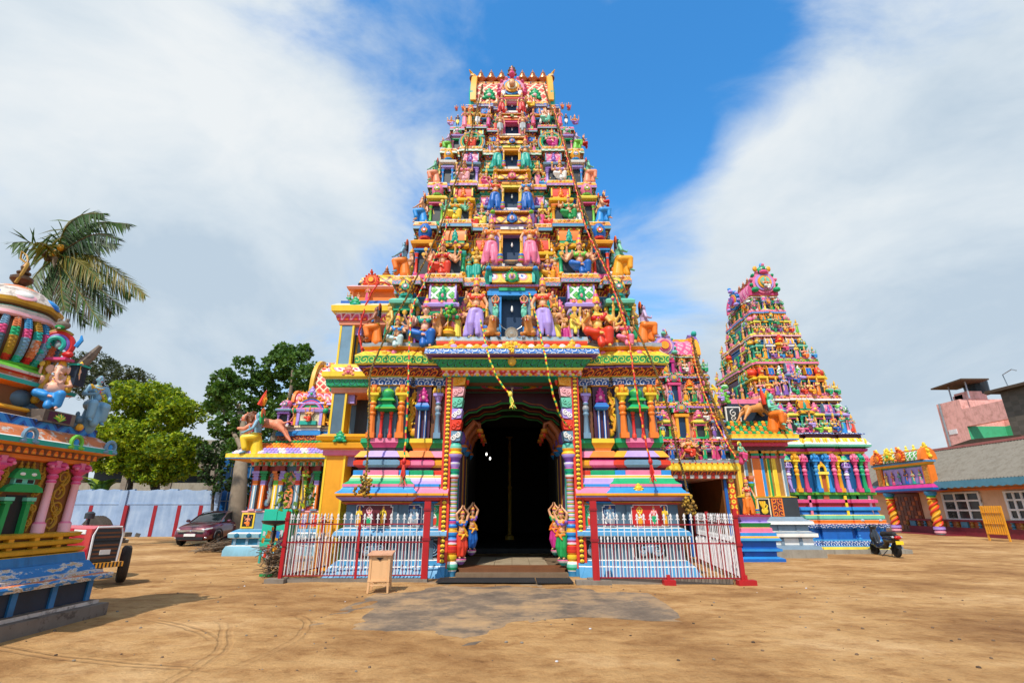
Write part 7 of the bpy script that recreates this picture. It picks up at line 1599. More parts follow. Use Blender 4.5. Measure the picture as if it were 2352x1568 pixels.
# ------------------------------------------------------------------ corner hall on the right with its lion and rider
HR = thing('corner_hall', 'small corner hall with yellow eave, orange stripe and grey stepped base', 'temple hall', (9.6, 19.8, 0))
Yr = 19.7; hr = plan(9.55, .98, Yr, 23)
def zR(r): return zat(r, Yr)
paint('grey_blue_wash', (.20,.28,.36), .5, .3); paint('tan_wall', (.42,.20,.04), .5, .3); paint('rough_plaster', (.30,.27,.22), .85, .5)
mb = MB(); mb.sweep(hr, [(.62,-.05),(.62,zR(1259))], ['rough_plaster']); mb.sweep(hr, [(.55,zR(1259)),(.52,zR(1252)),(.36,zR(1249)),(.36,zR(1234)),(.50,zR(1231)),(.50,zR(1223)),(.38,zR(1220)),(.30,zR(1218)),(.30,zR(1206)),(.46,zR(1203)),(.44,zR(1196)),(.24,zR(1190)),(.2,zR(1186))], ['grey_blue_wash','grey_blue_wash','white','slate','white','grey_blue_wash','white','grey_blue_wash','slate','white','grey_blue_wash','grey_blue_wash'])
for i in range(4):
 for za, zb_, o in ((1249,1234,.36),(1218,1206,.30)): mb.box(8.45+.66*i-.06, 8.45+.66*i+.06, Yr-o-.03, Yr-o, zR(za), zR(zb_), 'grey_blue_wash')
mb.build('plinth', HR, 30)
mb = MB(); mb.sweep(hr, [(.16,zR(1187)),(.16,zR(1142)),(.18,zR(1141)),(.0,zR(1139)),(0,zR(1030))], ['olive' if False else 'charcoal','yellow','yellow','tan_wall'])
for x0, x1, m_ in ((8.62,9.08,'orange'),(9.14,9.62,'cream'),(9.68,10.1,'orange')): mb.box(x0, x1, Yr-.19, Yr-.16, zR(1185), zR(1144), m_); mb.box(x0+.05, x1-.05, Yr-.196, Yr-.19, zR(1183), zR(1146), 'black' if m_ == 'cream' else 'flame_scroll')
mb.build('wall', HR, 0)
mb = MB(); zl = zR(1184); mb.ell((9.38,Yr-.21,zl+.18), (.13,.02,.12), 'yellow', 9, 6); mb.tube([(9.45,Yr-.21,zl+.25),(9.50,Yr-.21,zl+.36),(9.44,Yr-.21,zl+.40)], .03, 'yellow', 5)
for k in range(5): mb.tube([(9.34,Yr-.21,zl+.24),(9.25+.04*k,Yr-.215,zl+.42),(9.22+.05*k,Yr-.21,zl+.52)], [.03,.035,.02], 'amber' if k % 2 else 'yellow', 5)
mb.build('peacock_relief', HR, 40)
for x, m_, w_ in ((8.72,'yellow',.05),(8.98,'steel',.05),(9.40,'orange',.15),(9.62,'sky',.05),(9.86,'green',.04),(10.08,'yellow',.06),(10.42,'steel',.05)):
 mb = MB(); mb.box(x-w_, x+w_, Yr-.07, Yr+.05, zR(1139), zR(1052), m_); mb.box(x-w_-.035, x-w_, Yr-.06, Yr+.05, zR(1139), zR(1052), 'white' if m_ in ('steel','orange','sky') else 'lemon'); mb.box(x-w_-.05,x+w_+.05,Yr-.12,Yr+.05,zR(1052),zR(1047),'rose'); mb.box(x-w_-.02,x+w_+.02,Yr-.1,Yr+.05,zR(1047),zR(1041),'emerald'); mb.box(x-w_-.07,x+w_+.07,Yr-.14,Yr+.05,zR(1041),zR(1036),'amber'); mb.build('pilaster', HR, 0)
mb = MB(); mb.sweep(hr, [(.02,zR(1036)),(.08,zR(1034)),(.08,zR(1026)),(.16,zR(1025)),(.16,zR(1017))], ['gem_line','maroon','lotus_frieze','rose']); mb.build('frieze', HR, 20)
pr_ = plan(9.55, 1.25, 18.95, 23); ze = zat(1009, 18.95); z2 = zat(997, 18.95); zr1 = zat(968, 19.7)
mb = MB(); mb.sweep(pr_, [(-.5,ze-.02),(0,ze-.01),(.02,ze),(.02,ze+.04),(.03,z2),(0,z2+.01)], ['amber','sky','sky','fascia_teeth','lemon']); mb.build('eave', HR, 20)
mb = MB(); mb.sweep(pr_, [(-.02,z2),(-.85,zr1)], ['green'])
for j in range(5):
 t = (j+.4)/5; y = 19.0+t*.72; z = z2+.03+t*(zr1-z2)
 for i in range(15):
  x = 8.45+.155*i+(j % 2)*.08-t*.1
  if x > 10.7: continue
  mb.ell((x,y,z), (.088,.10,.05), ('orange','green','amber','emerald')[(i+j) % 4], 6, 4, Matrix.Rotation(R(40),4,'X'))
mb.build('tiled_roof', HR, 40)
mb = MB(); mb.box(8.7, 10.4, 19.85, 20.4, zr1-.1, zr1+.75, 'panel_dark'); mb.box(8.55,9.15,19.78,19.85,zr1-.05,zr1+.62,'white'); mb.box(8.60,9.10,19.77,19.78,zr1,zr1+.57,'charcoal'); sp = spiral(8.85, zr1+.35, .15, 1.2, PI/2, 1); mb.tube([(a_,19.76,c) for a_, c in sp], .02, 'white', 5); sp = spiral(8.85, zr1+.15, .12, 1.2, -PI/2, -1); mb.tube([(a_,19.76,c) for a_, c in sp], .018, 'white', 5); mb.box(8.6,10.5,19.9,20.6,zr1+.75,zr1+.95,'pink'); mb.build('parapet', HR, 20)
mb = MB(); leaf_motif(mb, 8.55, 19.9, zr1+.75, .55, .62, 'lime', 'emerald', .1); mb.tube([(8.3,19.7,zr1+.1),(8.15,19.7,zr1+.7),(8.3,19.7,zr1+1.2),(8.1,19.7,zr1+1.5)], [.14,.12,.1,.05], 'yellow', 7); mb.build('roof_finial', HR, 40)
p = at(1735, 955, 19.45); figure('lion_leap', 'lion_statue', 'golden lion leaping right off the corner hall\'s roof', 'lion statue', (p.x,19.45,zr1-.15), 1.35, PI+R(25), dict(body='hide', mane='brown'), 'corner lion statues')
p = at(1782, 990, 19.1); q = at(1780, 902, 19.1)
figure('side', 'rider_statue', 'teal-skinned rider in orange robe beside the lion on the right corner hall', 'statue', (p.x,19.1,p.z), (q.z-p.z)/.84, R(40), dict(body='mint', garment='orange', sash='lavender', halo='amber', hair='green'), 'corner riders')
mb = MB(); p = at(1758, 928, 19.3)
for k, m_ in enumerate(('scarlet','orange','lemon')): mb.tube([p+Vector((.05*k,-.02*k,0)), p+Vector((-.06+.04*k,0,.35)), p+Vector((-.10,.0,.66-.10*k))], [.10-.02*k,.09,.01], m_, 6)
single(mb, 'flame_plume', 'flame-coloured plume rising behind the rider on the right corner hall', 'plume', p)
# ------------------------------------------------------------------ the blue-based tower on the right
BT = thing('blue_gate_tower', 'five-storey tower on a blue columned base at the right of the yard', 'temple tower', (12.85, 21.5, 0))
bx = 12.85; CYB = 24.7
BL = []
for py, l, r, Y in ((995,None,1982,21.25),(907,1728,1938,21.8),(823,1725,1884,22.3),(763,1723,1843,22.7),(711,1722,1807,23.1),(678,1720,1787,23.3)):
 b_ = at(r, py, Y); BL.append((b_.x-bx, Y, b_.z))
Yb = 21.35; WBb = 1.90
def zB(r): return zat(r, Yb)
bp = plan(bx, WBb, Yb, 28, [(.0,.42,.16),(-1.3,.30,.10),(1.3,.30,.10)], [(.2,.1,.1),(.5,.14,.15),(.8,.1,.1)])
mb = MB(); mb.sweep(plan(bx, WBb+.1, Yb-.1, 28), [(.55,-.05),(.55,zB(1259))], ['rough_plaster'])
mb.sweep(bp, [(.34,zB(1259)),(.34,zB(1253)),(.28,zB(1251)),(.26,zB(1240)),(.20,zB(1238)),(.16,zB(1237)),(.16,zB(1213)),(.26,zB(1211)),(.28,zB(1202)),(.20,zB(1200)),(.22,zB(1193)),(.14,zB(1192)),(.20,zB(1190)),(.20,zB(1183)),(.10,zB(1181)),(.06,zB(1172)),(.14,zB(1171)),(.14,zB(1164)),(.04,zB(1163)),(.04,zB(1155)),(.12,zB(1154)),(.12,zB(1147)),(.02,zB(1146)),(.02,zB(1138)),(.12,zB(1136)),(.14,zB(1131)),(.02,zB(1129))],
         ['lemon','azure','frieze_blue_s','azure','azure','blue','azure','frieze_blue_s','salmon','orange','white','teal','mint','lemon','blue','sky','sky','blue','red','pink','rose','pink','green','green','lime','green'])
mb.build('plinth', BT, 30)
for i in range(9):
 mb = MB(); x = bx-1.85+.46*i; y = Yb-.20; z = zB(1237); h = zB(1213)-z; mb.lathe([(.09,0),(.09,.1*h),(.05,.2*h),(.08,.35*h),(.05,.5*h),(.05,.75*h),(.10,.92*h),(.10,h)], (x,y,z), 'sky', 8); mb.build('baluster', BT, 30)
for i in range(8):
 mb = MB(); x = bx-1.7+.486*i; mb.box(x-.05, x+.05, Yb-.12, Yb-.05, zB(1181), zB(1138), ('pink','yellow','pink','blush')[i % 4]); mb.build('rail_post', BT, 30)
mb = MB(); mb.sweep(bp, [(0,zB(1130)),(0,zB(1040))], ['azure' if False else 'deep_blue_wall' if 'deep_blue_wall' in MATS else paint('deep_blue_wall', (.006,.085,.24), .5, .3)]); mb.build('wall', BT, 0)
CB = dict(p=('rose','rose','pink','rose','pink'), y=('amber','yellow','amber','yellow','gold'), b=('sky','sky','azure','sky','sky'), l=('lavender','lavender','white','lavender','violet'), g=('emerald','teal','emerald','green','teal'))
for x, k in ((11.08,'p'),(11.38,'l'),(11.74,'y'),(12.13,'p'),(12.52,'b'),(12.98,'b'),(13.26,'p'),(13.53,'y'),(13.84,'l'),(14.20,'p'),(14.44,'g'),(14.70,'p')):
 mb = MB(); pr = .16 if abs(x-bx) < .43 else (.10 if 1.0 < abs(x-bx) < 1.6 else 0)
 zz_ = zB(1130); hh = (zB(1043)-zz_)*(.80 if k == 'l' else 1.)
 column(mb, x, Yb-pr-.09, zz_, hh, .19, CB[k]);
 if k == 'l': mb.box(x-.16,x+.16,Yb-pr-.2,Yb,zz_+hh,zz_+hh+.05,'yellow'); mb.lathe([(.15,0),(.14,.08),(.08,.18),(.02,.25),(.001,.33)], (x,Yb-pr-.08,zz_+hh+.05), ['mint','emerald','rose','gold'], 8)
 mb.build('pilaster', BT, 40)
mb = MB(); y = Yb-.20
for q in (-1,1): mb.box(bx-.10+q*.15-.045, bx-.10+q*.15+.045, y-.1, y, zB(1130), zB(1090), 'yellow')
mb.box(bx-.32,bx+.12,y-.14,y,zB(1090),zB(1084),'lemon'); mb.tube([(bx-.10+.15*math.cos(q),y-.07,zB(1084)+.02+.28*math.sin(q)) for q in [PI*i/12 for i in range(13)]], .05, 'yellow', 6); leaf_motif(mb, bx-.10, y-.08, zB(1074), .16, .24, 'amber', 'lemon', .04); mb.box(bx-.21,bx+.01,y-.02,y-.005,zB(1146),zB(1090),'terracotta'); mb.build('niche', BT, 30)
mb = MB(); W0, Y0, z0 = BL[0]
patt('flame_fringe', 'vstripe', ['white','cream','lemon','yellow','amber','orange'], 1., 2.9, .45, .15)
mb.sweep(bp, [(.02,zB(1043)),(.06,zB(1040)),(.06,zB(1038)),(.14,zB(1036)),(.16,zB(1031)),(.10,zB(1030)),(.26,zB(1027)),(.28,zB(1022)),(.20,zB(1016)),(.10,zB(1007)),(.06,zB(1006)),(.06,zB(999)),(.16,zB(998)),(.18,z0-.04),(.16,z0)], ['yellow','yellow','rose','magenta','rose','emerald','mint','white','lemon','orange','plum','violet','sky','frieze_blue_s'])
for i in range(40): mb.ell((bx-1.95+3.9*i/39, Yb-.24-(.1 if abs(-1.95+3.9*i/39) < .42 else 0), zB(1015)), (.05,.09,.13), ('lemon','yellow','white')[i % 3], 6, 4)
mb.build('cornice', BT, 30)
BK = [('lotus_frieze','maroon','white','salmon'), ('lotus_frieze','maroon','pink','lime'), ('flame_scroll','plum','blush','lemon'), ('lotus_frieze','maroon','sky','pink'), ('lotus_frieze','red','white','amber')]
for i in range(5): storey(BT, bx, BL[i], BL[i+1], CYB, i, BK, (7,7,5,5,3)[i], ('dome','barrel','leaf','barrel'), i, ('violet','plum','deep_blue_wall','slate','emerald'), True, None, True, .55)
W1, Y1, z1 = BL[5]; zt = zat(640, 23.6); mb = MB(); Lr = 2*(CYB-Y1)
# crowning vault runs along y
V = MB(); barrel(V, 0, 0, 0, Lr*.96, zt-z1, 2*W1*.86, 'lattice_pink', 'rose', False, 12); append(mb, V, frame(bx, CYB, z1, PI/2)); mb.build('roof_vault', BT, 40)
mb = MB(); nasi(mb, bx+.05, Y1-.05, z1+(zt-z1)*.62, (zt-z1)*1.12, ['pink','lavender','amber','mint','emerald'], False); p = (bx+.05, Y1-.12, zt+.25)
mb.ell(p, (.28,.2,.22), 'emerald', 9, 6); mb.ell((p[0],p[1]-.12,p[2]-.12), (.22,.14,.12), 'rose', 8, 5); mb.ell((p[0],p[1],p[2]+.28), (.10,.08,.16), 'sky', 7, 5)
for q in (-1,1): mb.ell((p[0]+q*.10,p[1]-.18,p[2]+.05), .05, 'white', 6, 4); mb.ell((p[0]+q*.35,p[1],p[2]+.1), (.12,.1,.16), 'amber', 7, 5)
mb.build('roof_gable', BT, 40)
figure('seat', 'figurine', None, None, (bx+.05, Y1-.30, z1+.18), .80, 0, dict(body='skin', garment='white', blouse='scarlet'), parent=BT, skip=('face','held_emblem'))
for q in (-1, 1):
 mb = MB(); nasi(mb, 0, 0, 0, .95, ['sky','amber','rose','violet','lavender'], False); g = MB(); append(g, mb, frame(bx+q*(W1+.18), CYB, z1+.25, q*PI/2)); g.build('side_gable', BT, 40)
for k in range(5):
 mb = MB(); kalasam(mb, bx, CYB-1.0+.5*k, zt-.02, .62, 'copper'); mb.build('roof_finial', BT, 40)
def F3(x, y): return (2640+x/2.2397)/1.6327, (960+y/2.2397)/1.6327
for x, yb, yt, Y, k, ga, bo, lab in ((905,1445,1312,21.15,'seat','lavender','skin','seated statue in lilac on the blue-based tower\'s lowest ledge, centre'), (1112,1480,1345,21.15,'seat','blue','skinyellow','seated statue in blue and orange right of centre on the lowest ledge'), (1255,1475,1335,21.15,'stand','scarlet','skinblue','statue in red trousers at the right end of the blue-based tower\'s ledge'),
  (780,1075,950,21.7,'seat','blue','skin','seated statue in blue on the blue-based tower\'s second ledge'), (685,800,690,22.2,'seat','rose','skin','seated statue in rose on the blue-based tower\'s third ledge'), (608,585,490,22.6,'seat','emerald','skin','seated statue in green on the blue-based tower\'s fourth ledge'),
  (540,405,340,23.05,'seat','amber','salmon','seated orange figure on the blue-based tower\'s top ledge'), (415,430,370,23.1,'seat','pink','skin','small pink figure at left of the blue-based tower\'s top ledge'), (655,415,362,23.1,'seat','emerald','skingreen','small green figure at right of the blue-based tower\'s top ledge')):
 p = at(*F3(x, yb), Y); q = at(*F3(x, yt), Y)
 figure(k, 'statue', lab, 'statue', p, (q.z-p.z)/TOT[k], 0, dict(body=bo, garment=ga, blouse=ga), 'statues on the blue-based tower', skip=('held_emblem',))
# ------------------------------------------------------------------ iron railings
paint('rail_red', (.30,.010,.018), .4, .3); paint('post_red', (.42,.012,.016), .4, .3); paint('picket_white', (.74,.73,.74), .45, .35); paint('kerb_concrete', (.22,.185,.15), .85, .5)
def spear(z0, z1, r=.011, cross=True):
 mb = MB(); mb.tube([(0,0,z0),(0,0,z1-.13)], r, 'picket_white', 5, False)
 mb.lathe([(r,0),(r*2.0,.015),(r*1.3,.03),(r*1.4,.045),(r*2.7,.075),(r*1.8,.105),(.001,.14)], (0,0,z1-.14), 'picket_white', 6, 1., .6)
 if cross: mb.tube([(-.040,0,z1-.145),(-.030,0,z1-.125),(0,0,z1-.135),(.030,0,z1-.125),(.040,0,z1-.145)], r*.9, 'picket_white', 4)
 return mb
def fence(label, a, b, posts, sp=.155):
 a = Vector((a[0],a[1],0)); b = Vector((b[0],b[1],0)); d = b-a; L_ = d.length; ang = math.atan2(d.y, d.x)
 t = thing('iron_fence', label, 'fence', a, 'red and white spear-topped railings'); t.rotation_euler.z = ang
 def part(mb, n): return mb.build(n, t, 40, True)
 for z in (.13,.86,1.27): mb = MB(); mb.box(0, L_, -.012, .012, z-.013, z+.013, 'rail_red'); part(mb, 'rail')
 tall = part(spear(.14,1.52,.012), 'picket'); short = part(spear(.14,1.02,.010,False), 'picket'); mb = MB(); mb.tube([(0,0,.13),(0,0,.87)], .008, 'rail_red', 5); red = part(mb, 'rod'); first = [True]*3
 n = int(L_/sp)
 def put(o, k, x):
  if first[k]: o.location.x = x; first[k] = False; return
  c = o.copy(); COL.objects.link(c); c.parent = t; c.location.x = x
 for i in range(n):
  x = (i+.5)*L_/n; put(tall, 0, x); put(short, 1, x+sp*.5); put(red, 2, x+sp*.25)
 for x, w_, h in posts: mb = MB(); mb.box(x-w_/2, x+w_/2, -w_/2, w_/2, 0, h, 'post_red'); mb.box(x-w_/2-.02, x+w_/2+.02, -w_/2-.02, w_/2+.02, h*.5, h*.5+.06, 'rail_red'); mb.box(x-w_/2-.012, x+w_/2+.012, -w_/2-.02, w_/2+.012, h*.88, h*.88+.05, 'rail_red'); part(mb, 'post')
 return t
fence('white and red railing along the left front between corner and gate post', (-5.45,12.85), (-2.08,12.98), ((0,.08,1.55),(1.75,.05,1.30),(3.37,.15,1.80)))
fence('white and red railing along the right front between gate post and corner', (1.93,12.52), (5.24,12.40), ((0,.15,1.80),(3.31,.09,1.62)))
fence('side railing receding from the left front corner towards the pavilion', (-5.40,12.95), (-5.0,16.4), ((1.7,.07,1.45),(3.4,.08,1.5)), .20)
fence('side railing receding from the right front corner towards the smaller doorway', (5.24,12.5), (5.95,17.3), ((1.5,.06,1.5),(2.9,.08,1.55),(4.7,.08,1.55)), .20)
mb = MB(); mb.box(1.75, 5.05, 12.52, 12.75, -.05, .11, 'kerb_concrete'); mb.box(1.45,2.25,12.35,12.62,-.05,.08,'kerb_concrete'); mb.box(-5.6,-2.0,12.88,13.1,-.05,.055,'kerb_concrete'); mb.box(-5.75,-5.30,12.70,12.95,-.05,.075,'kerb_concrete'); tag(mb.build('kerb', None, 0), kind='structure')
for x, y, w_, lab in ((5.28,12.36,.20,'red painted footing under the right corner fence post'), (3.55,12.40,.13,'small red painted footing half way along the right fence')): mb = MB(); mb.box(x-w_, x+w_, y-.10, y+.10, -.03, .10, 'post_red'); mb.box(x-.035, x+.035, y-.02, y+.06, .10, .2, 'post_red'); single(mb, 'footing', lab, 'footing', (x,y,0), 'painted fence footings')
# ------------------------------------------------------------------ collection box, mats
paint('peach_paint', (.74,.42,.20), .5, .35); paint('peach_lid', (.62,.33,.20), .6, .6); paint('rubber', (.022,.021,.022), .75, .4, 0, .4)
BX = thing('collection_box', 'peach wooden collection box on four short legs before the left railing', 'box', (-2.76, 11.45, 0)); BX.rotation_euler.z = R(5)
def bp_(mb, n, p=BX): return mb.build(n, p, 20, True)
mb = MB(); mb.box(-.20,.20,-.21,.21,.20,.70,'peach_paint'); mb.box(-.22,.22,-.23,-.21,.20,.235,'peach_paint')
for q in (-.205,.165): mb.box(q,q+.04,-.222,-.21,.20,.70,'peach_paint')
bp_(mb, 'body')
mb = MB(); mb.prism([(-.27,.70),(.25,.745),(.25,.765),(-.27,.722)], -.25, .25, 'peach_lid', 'x'); bp_(mb, 'lid')
mb = MB(); mb.prism([(-.075,.655),(.075,.655),(.02,.615),(0,.60),(-.02,.615)], -.226, -.213, 'black'); bp_(mb, 'slot')
for x in (-.19,.19):
 for y in (-.20,.20): mb = MB(); mb.tube([(x,y,.70),(x,y,.20),(x*1.06,y*1.06,-.01)], [.034,.034,.024], 'peach_paint', 4); bp_(mb, 'leg')
for y in (-.215,.215):
 mb = MB(); mb.tube([(-.17,y,.14),(.17,y,.14)], .008, 'peach_paint', 5)
 for q in (-.12,.12): mb.tube([(q+.035*math.cos(k),y,.15+.035*math.sin(k)) for k in [TAU*i/14 for i in range(15)]], .008, 'peach_paint', 5)
 bp_(mb, 'ring_rail')
for (x0, x1, y0, y1), lab in (((-1.75,.55,12.55,13.3),'wide black ribbed rubber mat before the doorway, left piece'), ((.57,1.40,12.45,13.25),'narrow black ribbed rubber mat before the doorway, right piece')):
 mb = MB(); mb.box(x0, x1, y0, y1, .02, .040, 'rubber')
 n = int((x1-x0)/.045)
 for i in range(n): mb.box(x0+.02+.045*i, x0+.042+.045*i, y0+.02, y1-.02, .040, .047, 'rubber')
 single(mb, 'rubber_mat', lab, 'mat', ((x0+x1)/2,(y0+y1)/2,.02), 'black rubber mats', 0)
# ------------------------------------------------------------------ left corner: sapling, offering stand, cabinet, brushwood
paint('bark_pale', (.22,.17,.12), .85, .4); paint('bark', (.075,.052,.038), .9, .5); paint('twig', (.16,.10,.06), .85, .4); paint('twig_dark', (.08,.05,.03), .85, .4); paint('foil', (.75,.30,.05), .25, .2, .5); paint('cloth_white', (.6,.58,.6), .8, .3)
def leafmat(n, c, tr=.25):
 m, nt, b = _mat(n); v = objco(nt); weather(nt, b, c, v, .35); b.inputs['Roughness'].default_value = .5; b.inputs['Specular IOR Level'].default_value = .3
 b.inputs['Subsurface Weight'].default_value = 0; t = nt.nodes.new('ShaderNodeBsdfTranslucent'); t.inputs['Color'].default_value = (c[0]*1.3, c[1]*1.3, c[2]*.8, 1)
 mx = nt.nodes.new('ShaderNodeMixShader'); mx.inputs[0].default_value = tr; nt.links.new(b.outputs[0], mx.inputs[1]); nt.links.new(t.outputs[0], mx.inputs[2]); nt.links.new(mx.outputs[0], nt.nodes['Material Output'].inputs['Surface']); MATS[n] = m
for n, c in (('leaf_lime', (.26,.36,.010)), ('leaf_yellow', (.38,.43,.014)), ('leaf_mid', (.085,.170,.018)), ('leaf_green', (.060,.135,.026)), ('leaf_deep', (.022,.055,.018)), ('leaf_olive', (.060,.078,.026)), ('leaf_dark_olive', (.032,.046,.018)), ('palm_green', (.055,.115,.022)), ('palm_yellow', (.20,.165,.022)), ('palm_brown', (.12,.075,.035))): leafmat(n, c)
p = gnd(636, 1318); SPL = thing('sapling', 'thin leafy sapling growing behind the left corner fence post', 'sapling', (-5.55,13.5,0)); b0 = Vector((-5.55,13.5,0))
mb = MB(); mb.tube([b0, b0+Vector((.05,0,.9)), b0+Vector((.12,.05,1.9)), b0+Vector((.05,0,2.5))], [.05,.04,.028,.012], 'bark_pale', 7)
for a in ((.3,-.05,1.7,2.1),(-.35,.0,1.3,2.0),(.25,.05,1.2,1.75),(-.25,0,1.8,2.35)): mb.tube([b0+Vector((.1,0,a[2])), b0+Vector((a[0],a[1],a[3]))], [.015,.005], 'bark_pale', 5)
mb.build('trunk', SPL, 40); mb = MB(); rr = random.Random(5)
for c in ((.3,-.05,2.1),(-.35,0,2.0),(.1,0,2.5),(.25,.05,1.75),(-.25,0,2.35),(-.1,0,1.6),(.35,0,1.95),(-.4,0,1.75)): leafcluster(mb, b0+Vector(c), .17, 16, ['leaf_mid','leaf_lime','leaf_mid'], rr, .075, .6)
mb.build('crown', SPL, 0)
OF = thing('offering_stand', 'iron offering lamp stand hung with cloths and orange foil by the corner post', 'offering stand', (-6.25,14.0,0)); o_ = Vector((-6.25,14.0,0))
mb = MB(); mb.tube([o_, o_+Vector((0,0,1.25))], .035, 'black', 7); mb.box(o_.x-.16,o_.x+.16,o_.y-.16,o_.y+.16,0,.05,'green'); mb.build('pole', OF, 40)
mb = MB(); mb.lathe([(.06,1.20),(.30,1.25),(.36,1.33),(.34,1.33),(.20,1.28),(.001,1.27)], o_, 'charcoal', 9); mb.build('oil_tray', OF, 40)
rr = random.Random(7)
for k in range(46):
 mb = MB()
 a = rr.uniform(0,TAU); r = rr.uniform(.05,.30); z = rr.uniform(.55,1.2); q = o_+Vector((r*math.cos(a), r*math.sin(a), z)); s_ = rr.uniform(.04,.10)
 mb.add([q, q+Vector((s_,.02,-.03)), q+Vector((s_*.8,.0,-s_*2.2)), q+Vector((-.02,.03,-s_*2))], [(0,1,2,3)], ('foil','scarlet','cloth_white','blue','foil','cloth_white','magenta','amber')[k % 8]); mb.build('cloth_strip', OF, 0)
CB_ = thing('metal_cabinet', 'turquoise green metal cabinet standing before the painted hall', 'cabinet', (-7.6,17.2,0)); mb = MB(); paint('turquoise', (.02,.48,.33), .4, .2)
mb.box(-8.05,-7.15,17.1,17.6,.45,1.62,'turquoise'); mb.box(-8.0,-7.62,17.08,17.1,.75,1.58,'turquoise'); mb.box(-7.58,-7.2,17.08,17.1,.75,1.58,'turquoise'); mb.box(-8.08,-7.12,17.07,17.12,.68,.72,'teal'); mb.build('body', CB_, 0)
for x in (-8.0,-7.2):
 for y in (17.15,17.55): mb = MB(); mb.box(x-.03,x+.03,y-.03,y+.03,0,.45,'teal'); mb.build('leg', CB_, 0)
def sticks(c, r, n, hgt, label, seed, ln=.5, ax=None):
 rr = random.Random(seed); mb = MB(); c = Vector(c)
 for k in range(n):
  q = c+Vector((rr.gauss(0,r*.45), rr.gauss(0,r*.35), rr.uniform(.02,hgt))); d = Vector((rr.gauss(0,1), rr.gauss(0,.6), rr.gauss(0,.35))) if ax is None else Vector(ax)+Vector((rr.gauss(0,.25), rr.gauss(0,.3), rr.gauss(0,.18)))
  d.normalize(); l = ln*rr.uniform(.5,1.2); a_ = q-d*l/2; b_ = q+d*l/2; a_.z = max(.01,a_.z); b_.z = max(.01,b_.z)
  mb.tube([a_, (a_+b_)/2+Vector((0,0,rr.uniform(-.03,.05))), b_], [.014,.012,.005], ('twig','twig_dark','bark_pale')[k % 3], 4)
 return single(mb, 'brushwood_pile', label, 'brushwood', (c.x,c.y,0), 'piles of dry brushwood')
sticks((-6.0,13.9,0), .42, 120, .75, 'heap of dry twigs behind the offering stand', 3, .7)
g_ = gnd(512, 1266); sticks((g_.x,g_.y,0), .9, 110, .35, 'heap of dry branches between the car and painted hall', 4, 1.3, (1,-.3,.25))
# ------------------------------------------------------------------ boundary wall, rubble and pipes
def limewash():
 m, nt, b = _mat('pale_blue_limewash'); v = objco(nt); n = noise_(nt, v, .9, 6, .65); st = nt.nodes.new('ShaderNodeMapping'); nt.links.new(v, st.inputs[0]); st.inputs['Scale'].default_value = (1.6,1.6,.25); n2 = noise_(nt, st.outputs[0], 2., 4)
 c = ramp(nt, math_(nt, 'ADD', math_(nt, 'MULTIPLY', n, .6), math_(nt, 'MULTIPLY', n2, .4)), [(.35, (.20,.29,.45)), (.5, (.27,.37,.54)), (.62, (.35,.45,.60)), (.72, (.22,.29,.38))]); nt.links.new(c, b.inputs['Base Color']); b.inputs['Roughness'].default_value = .85; bump_(nt, b, n, .3, .02); MATS['pale_blue_limewash'] = m
limewash()
WL = thing('boundary_wall', 'pale blue boundary wall painted with leaning maroon stripes behind the car', 'wall', (-25,33.8,0)); Yw = 33.8; zt = zat(1124,Yw)
xa, xb = at(180,1150,Yw).x-4, at(502,1150,Yw).x
mb = MB(); mb.box(xa, xb, Yw, Yw+.25, -.1, zt-.05, 'pale_blue_limewash'); mb.box(xa, xb, Yw-.03, Yw, zat(1157,Yw)-.02, zat(1157,Yw)+.03, 'pale_blue_limewash')
for i in range(14): x = xa+(xb-xa)*i/14; mb.prism([(x,zt-.06),(x+(xb-xa)/14,zt-.06),(x+(xb-xa)/14,zt+.05*math.sin(i*2.1)),(x+.5,zt+.06*math.sin(i*1.3+1))], Yw+.02, Yw+.22, 'pale_blue_limewash')
mb.build('wall', WL, 0)
x = at(287,1140,Yw).x; mb = MB(); mb.box(x-.2,x+.2,Yw-.12,Yw,0,zt-.04,'pale_blue_limewash'); mb.build('pier', WL, 0)
for px in (203,287,352,407,457): x = at(px,1190,Yw).x; mb = MB(); mb.box(x-.12,x+.12,Yw-.15 if px == 287 else Yw-.02,Yw-.005,.0,zat(1159,Yw)-.03,'rail_red'); mb.build('painted_stripe', WL, 0)
paint('pipe_grey', (.28,.33,.36), .5, .4, .3)
rr = random.Random(9)
for k in range(12):
 a_ = gnd(262, 1226)+Vector((0,(k % 4)*.22,.06+.09*(k//4))); b_ = gnd(398, 1224)+Vector((rr.uniform(-1.5,.6),(k % 4)*.22+rr.uniform(-.2,.2),.06+.09*(k//4)))
 a_.y = 31.2+(k % 4)*.22; b_.y = 31.0+(k % 4)*.25; mb = MB(); mb.tube([a_, b_], .055, 'pipe_grey', 8); single(mb, 'metal_pipe', 'grey pipe lying in the stack at the foot of the blue wall', 'pipe', a_, 'stacked grey pipes')
for k in range(16):
 c = gnd(262+rr.uniform(0,50), 1243+rr.uniform(-8,5)); c = Vector((c.x, min(c.y,27.5), 0)); mb = MB(); s_ = rr.uniform(.13,.22); Mx = Matrix.Translation((c.x,c.y,s_*.6+(.32 if k % 3 == 0 else 0))) @ Matrix.Rotation(rr.uniform(0,3),4,'Z') @ Matrix.Rotation(rr.uniform(-.3,.3),4,'X'); mb.box(-s_,s_,-s_*.7,s_*.7,-s_*.6,s_*.6,'rough_plaster' if k % 2 else 'kerb_concrete',Mx); single(mb, 'rubble_block', 'broken concrete block in the rubble heap behind the tractor', 'rubble', (c.x,c.y,0), 'rubble blocks')
GB = thing('concrete_building', 'unfinished grey concrete building showing behind the green tree', 'building', (-33,46,0)); mb = MB(); Yg = 46
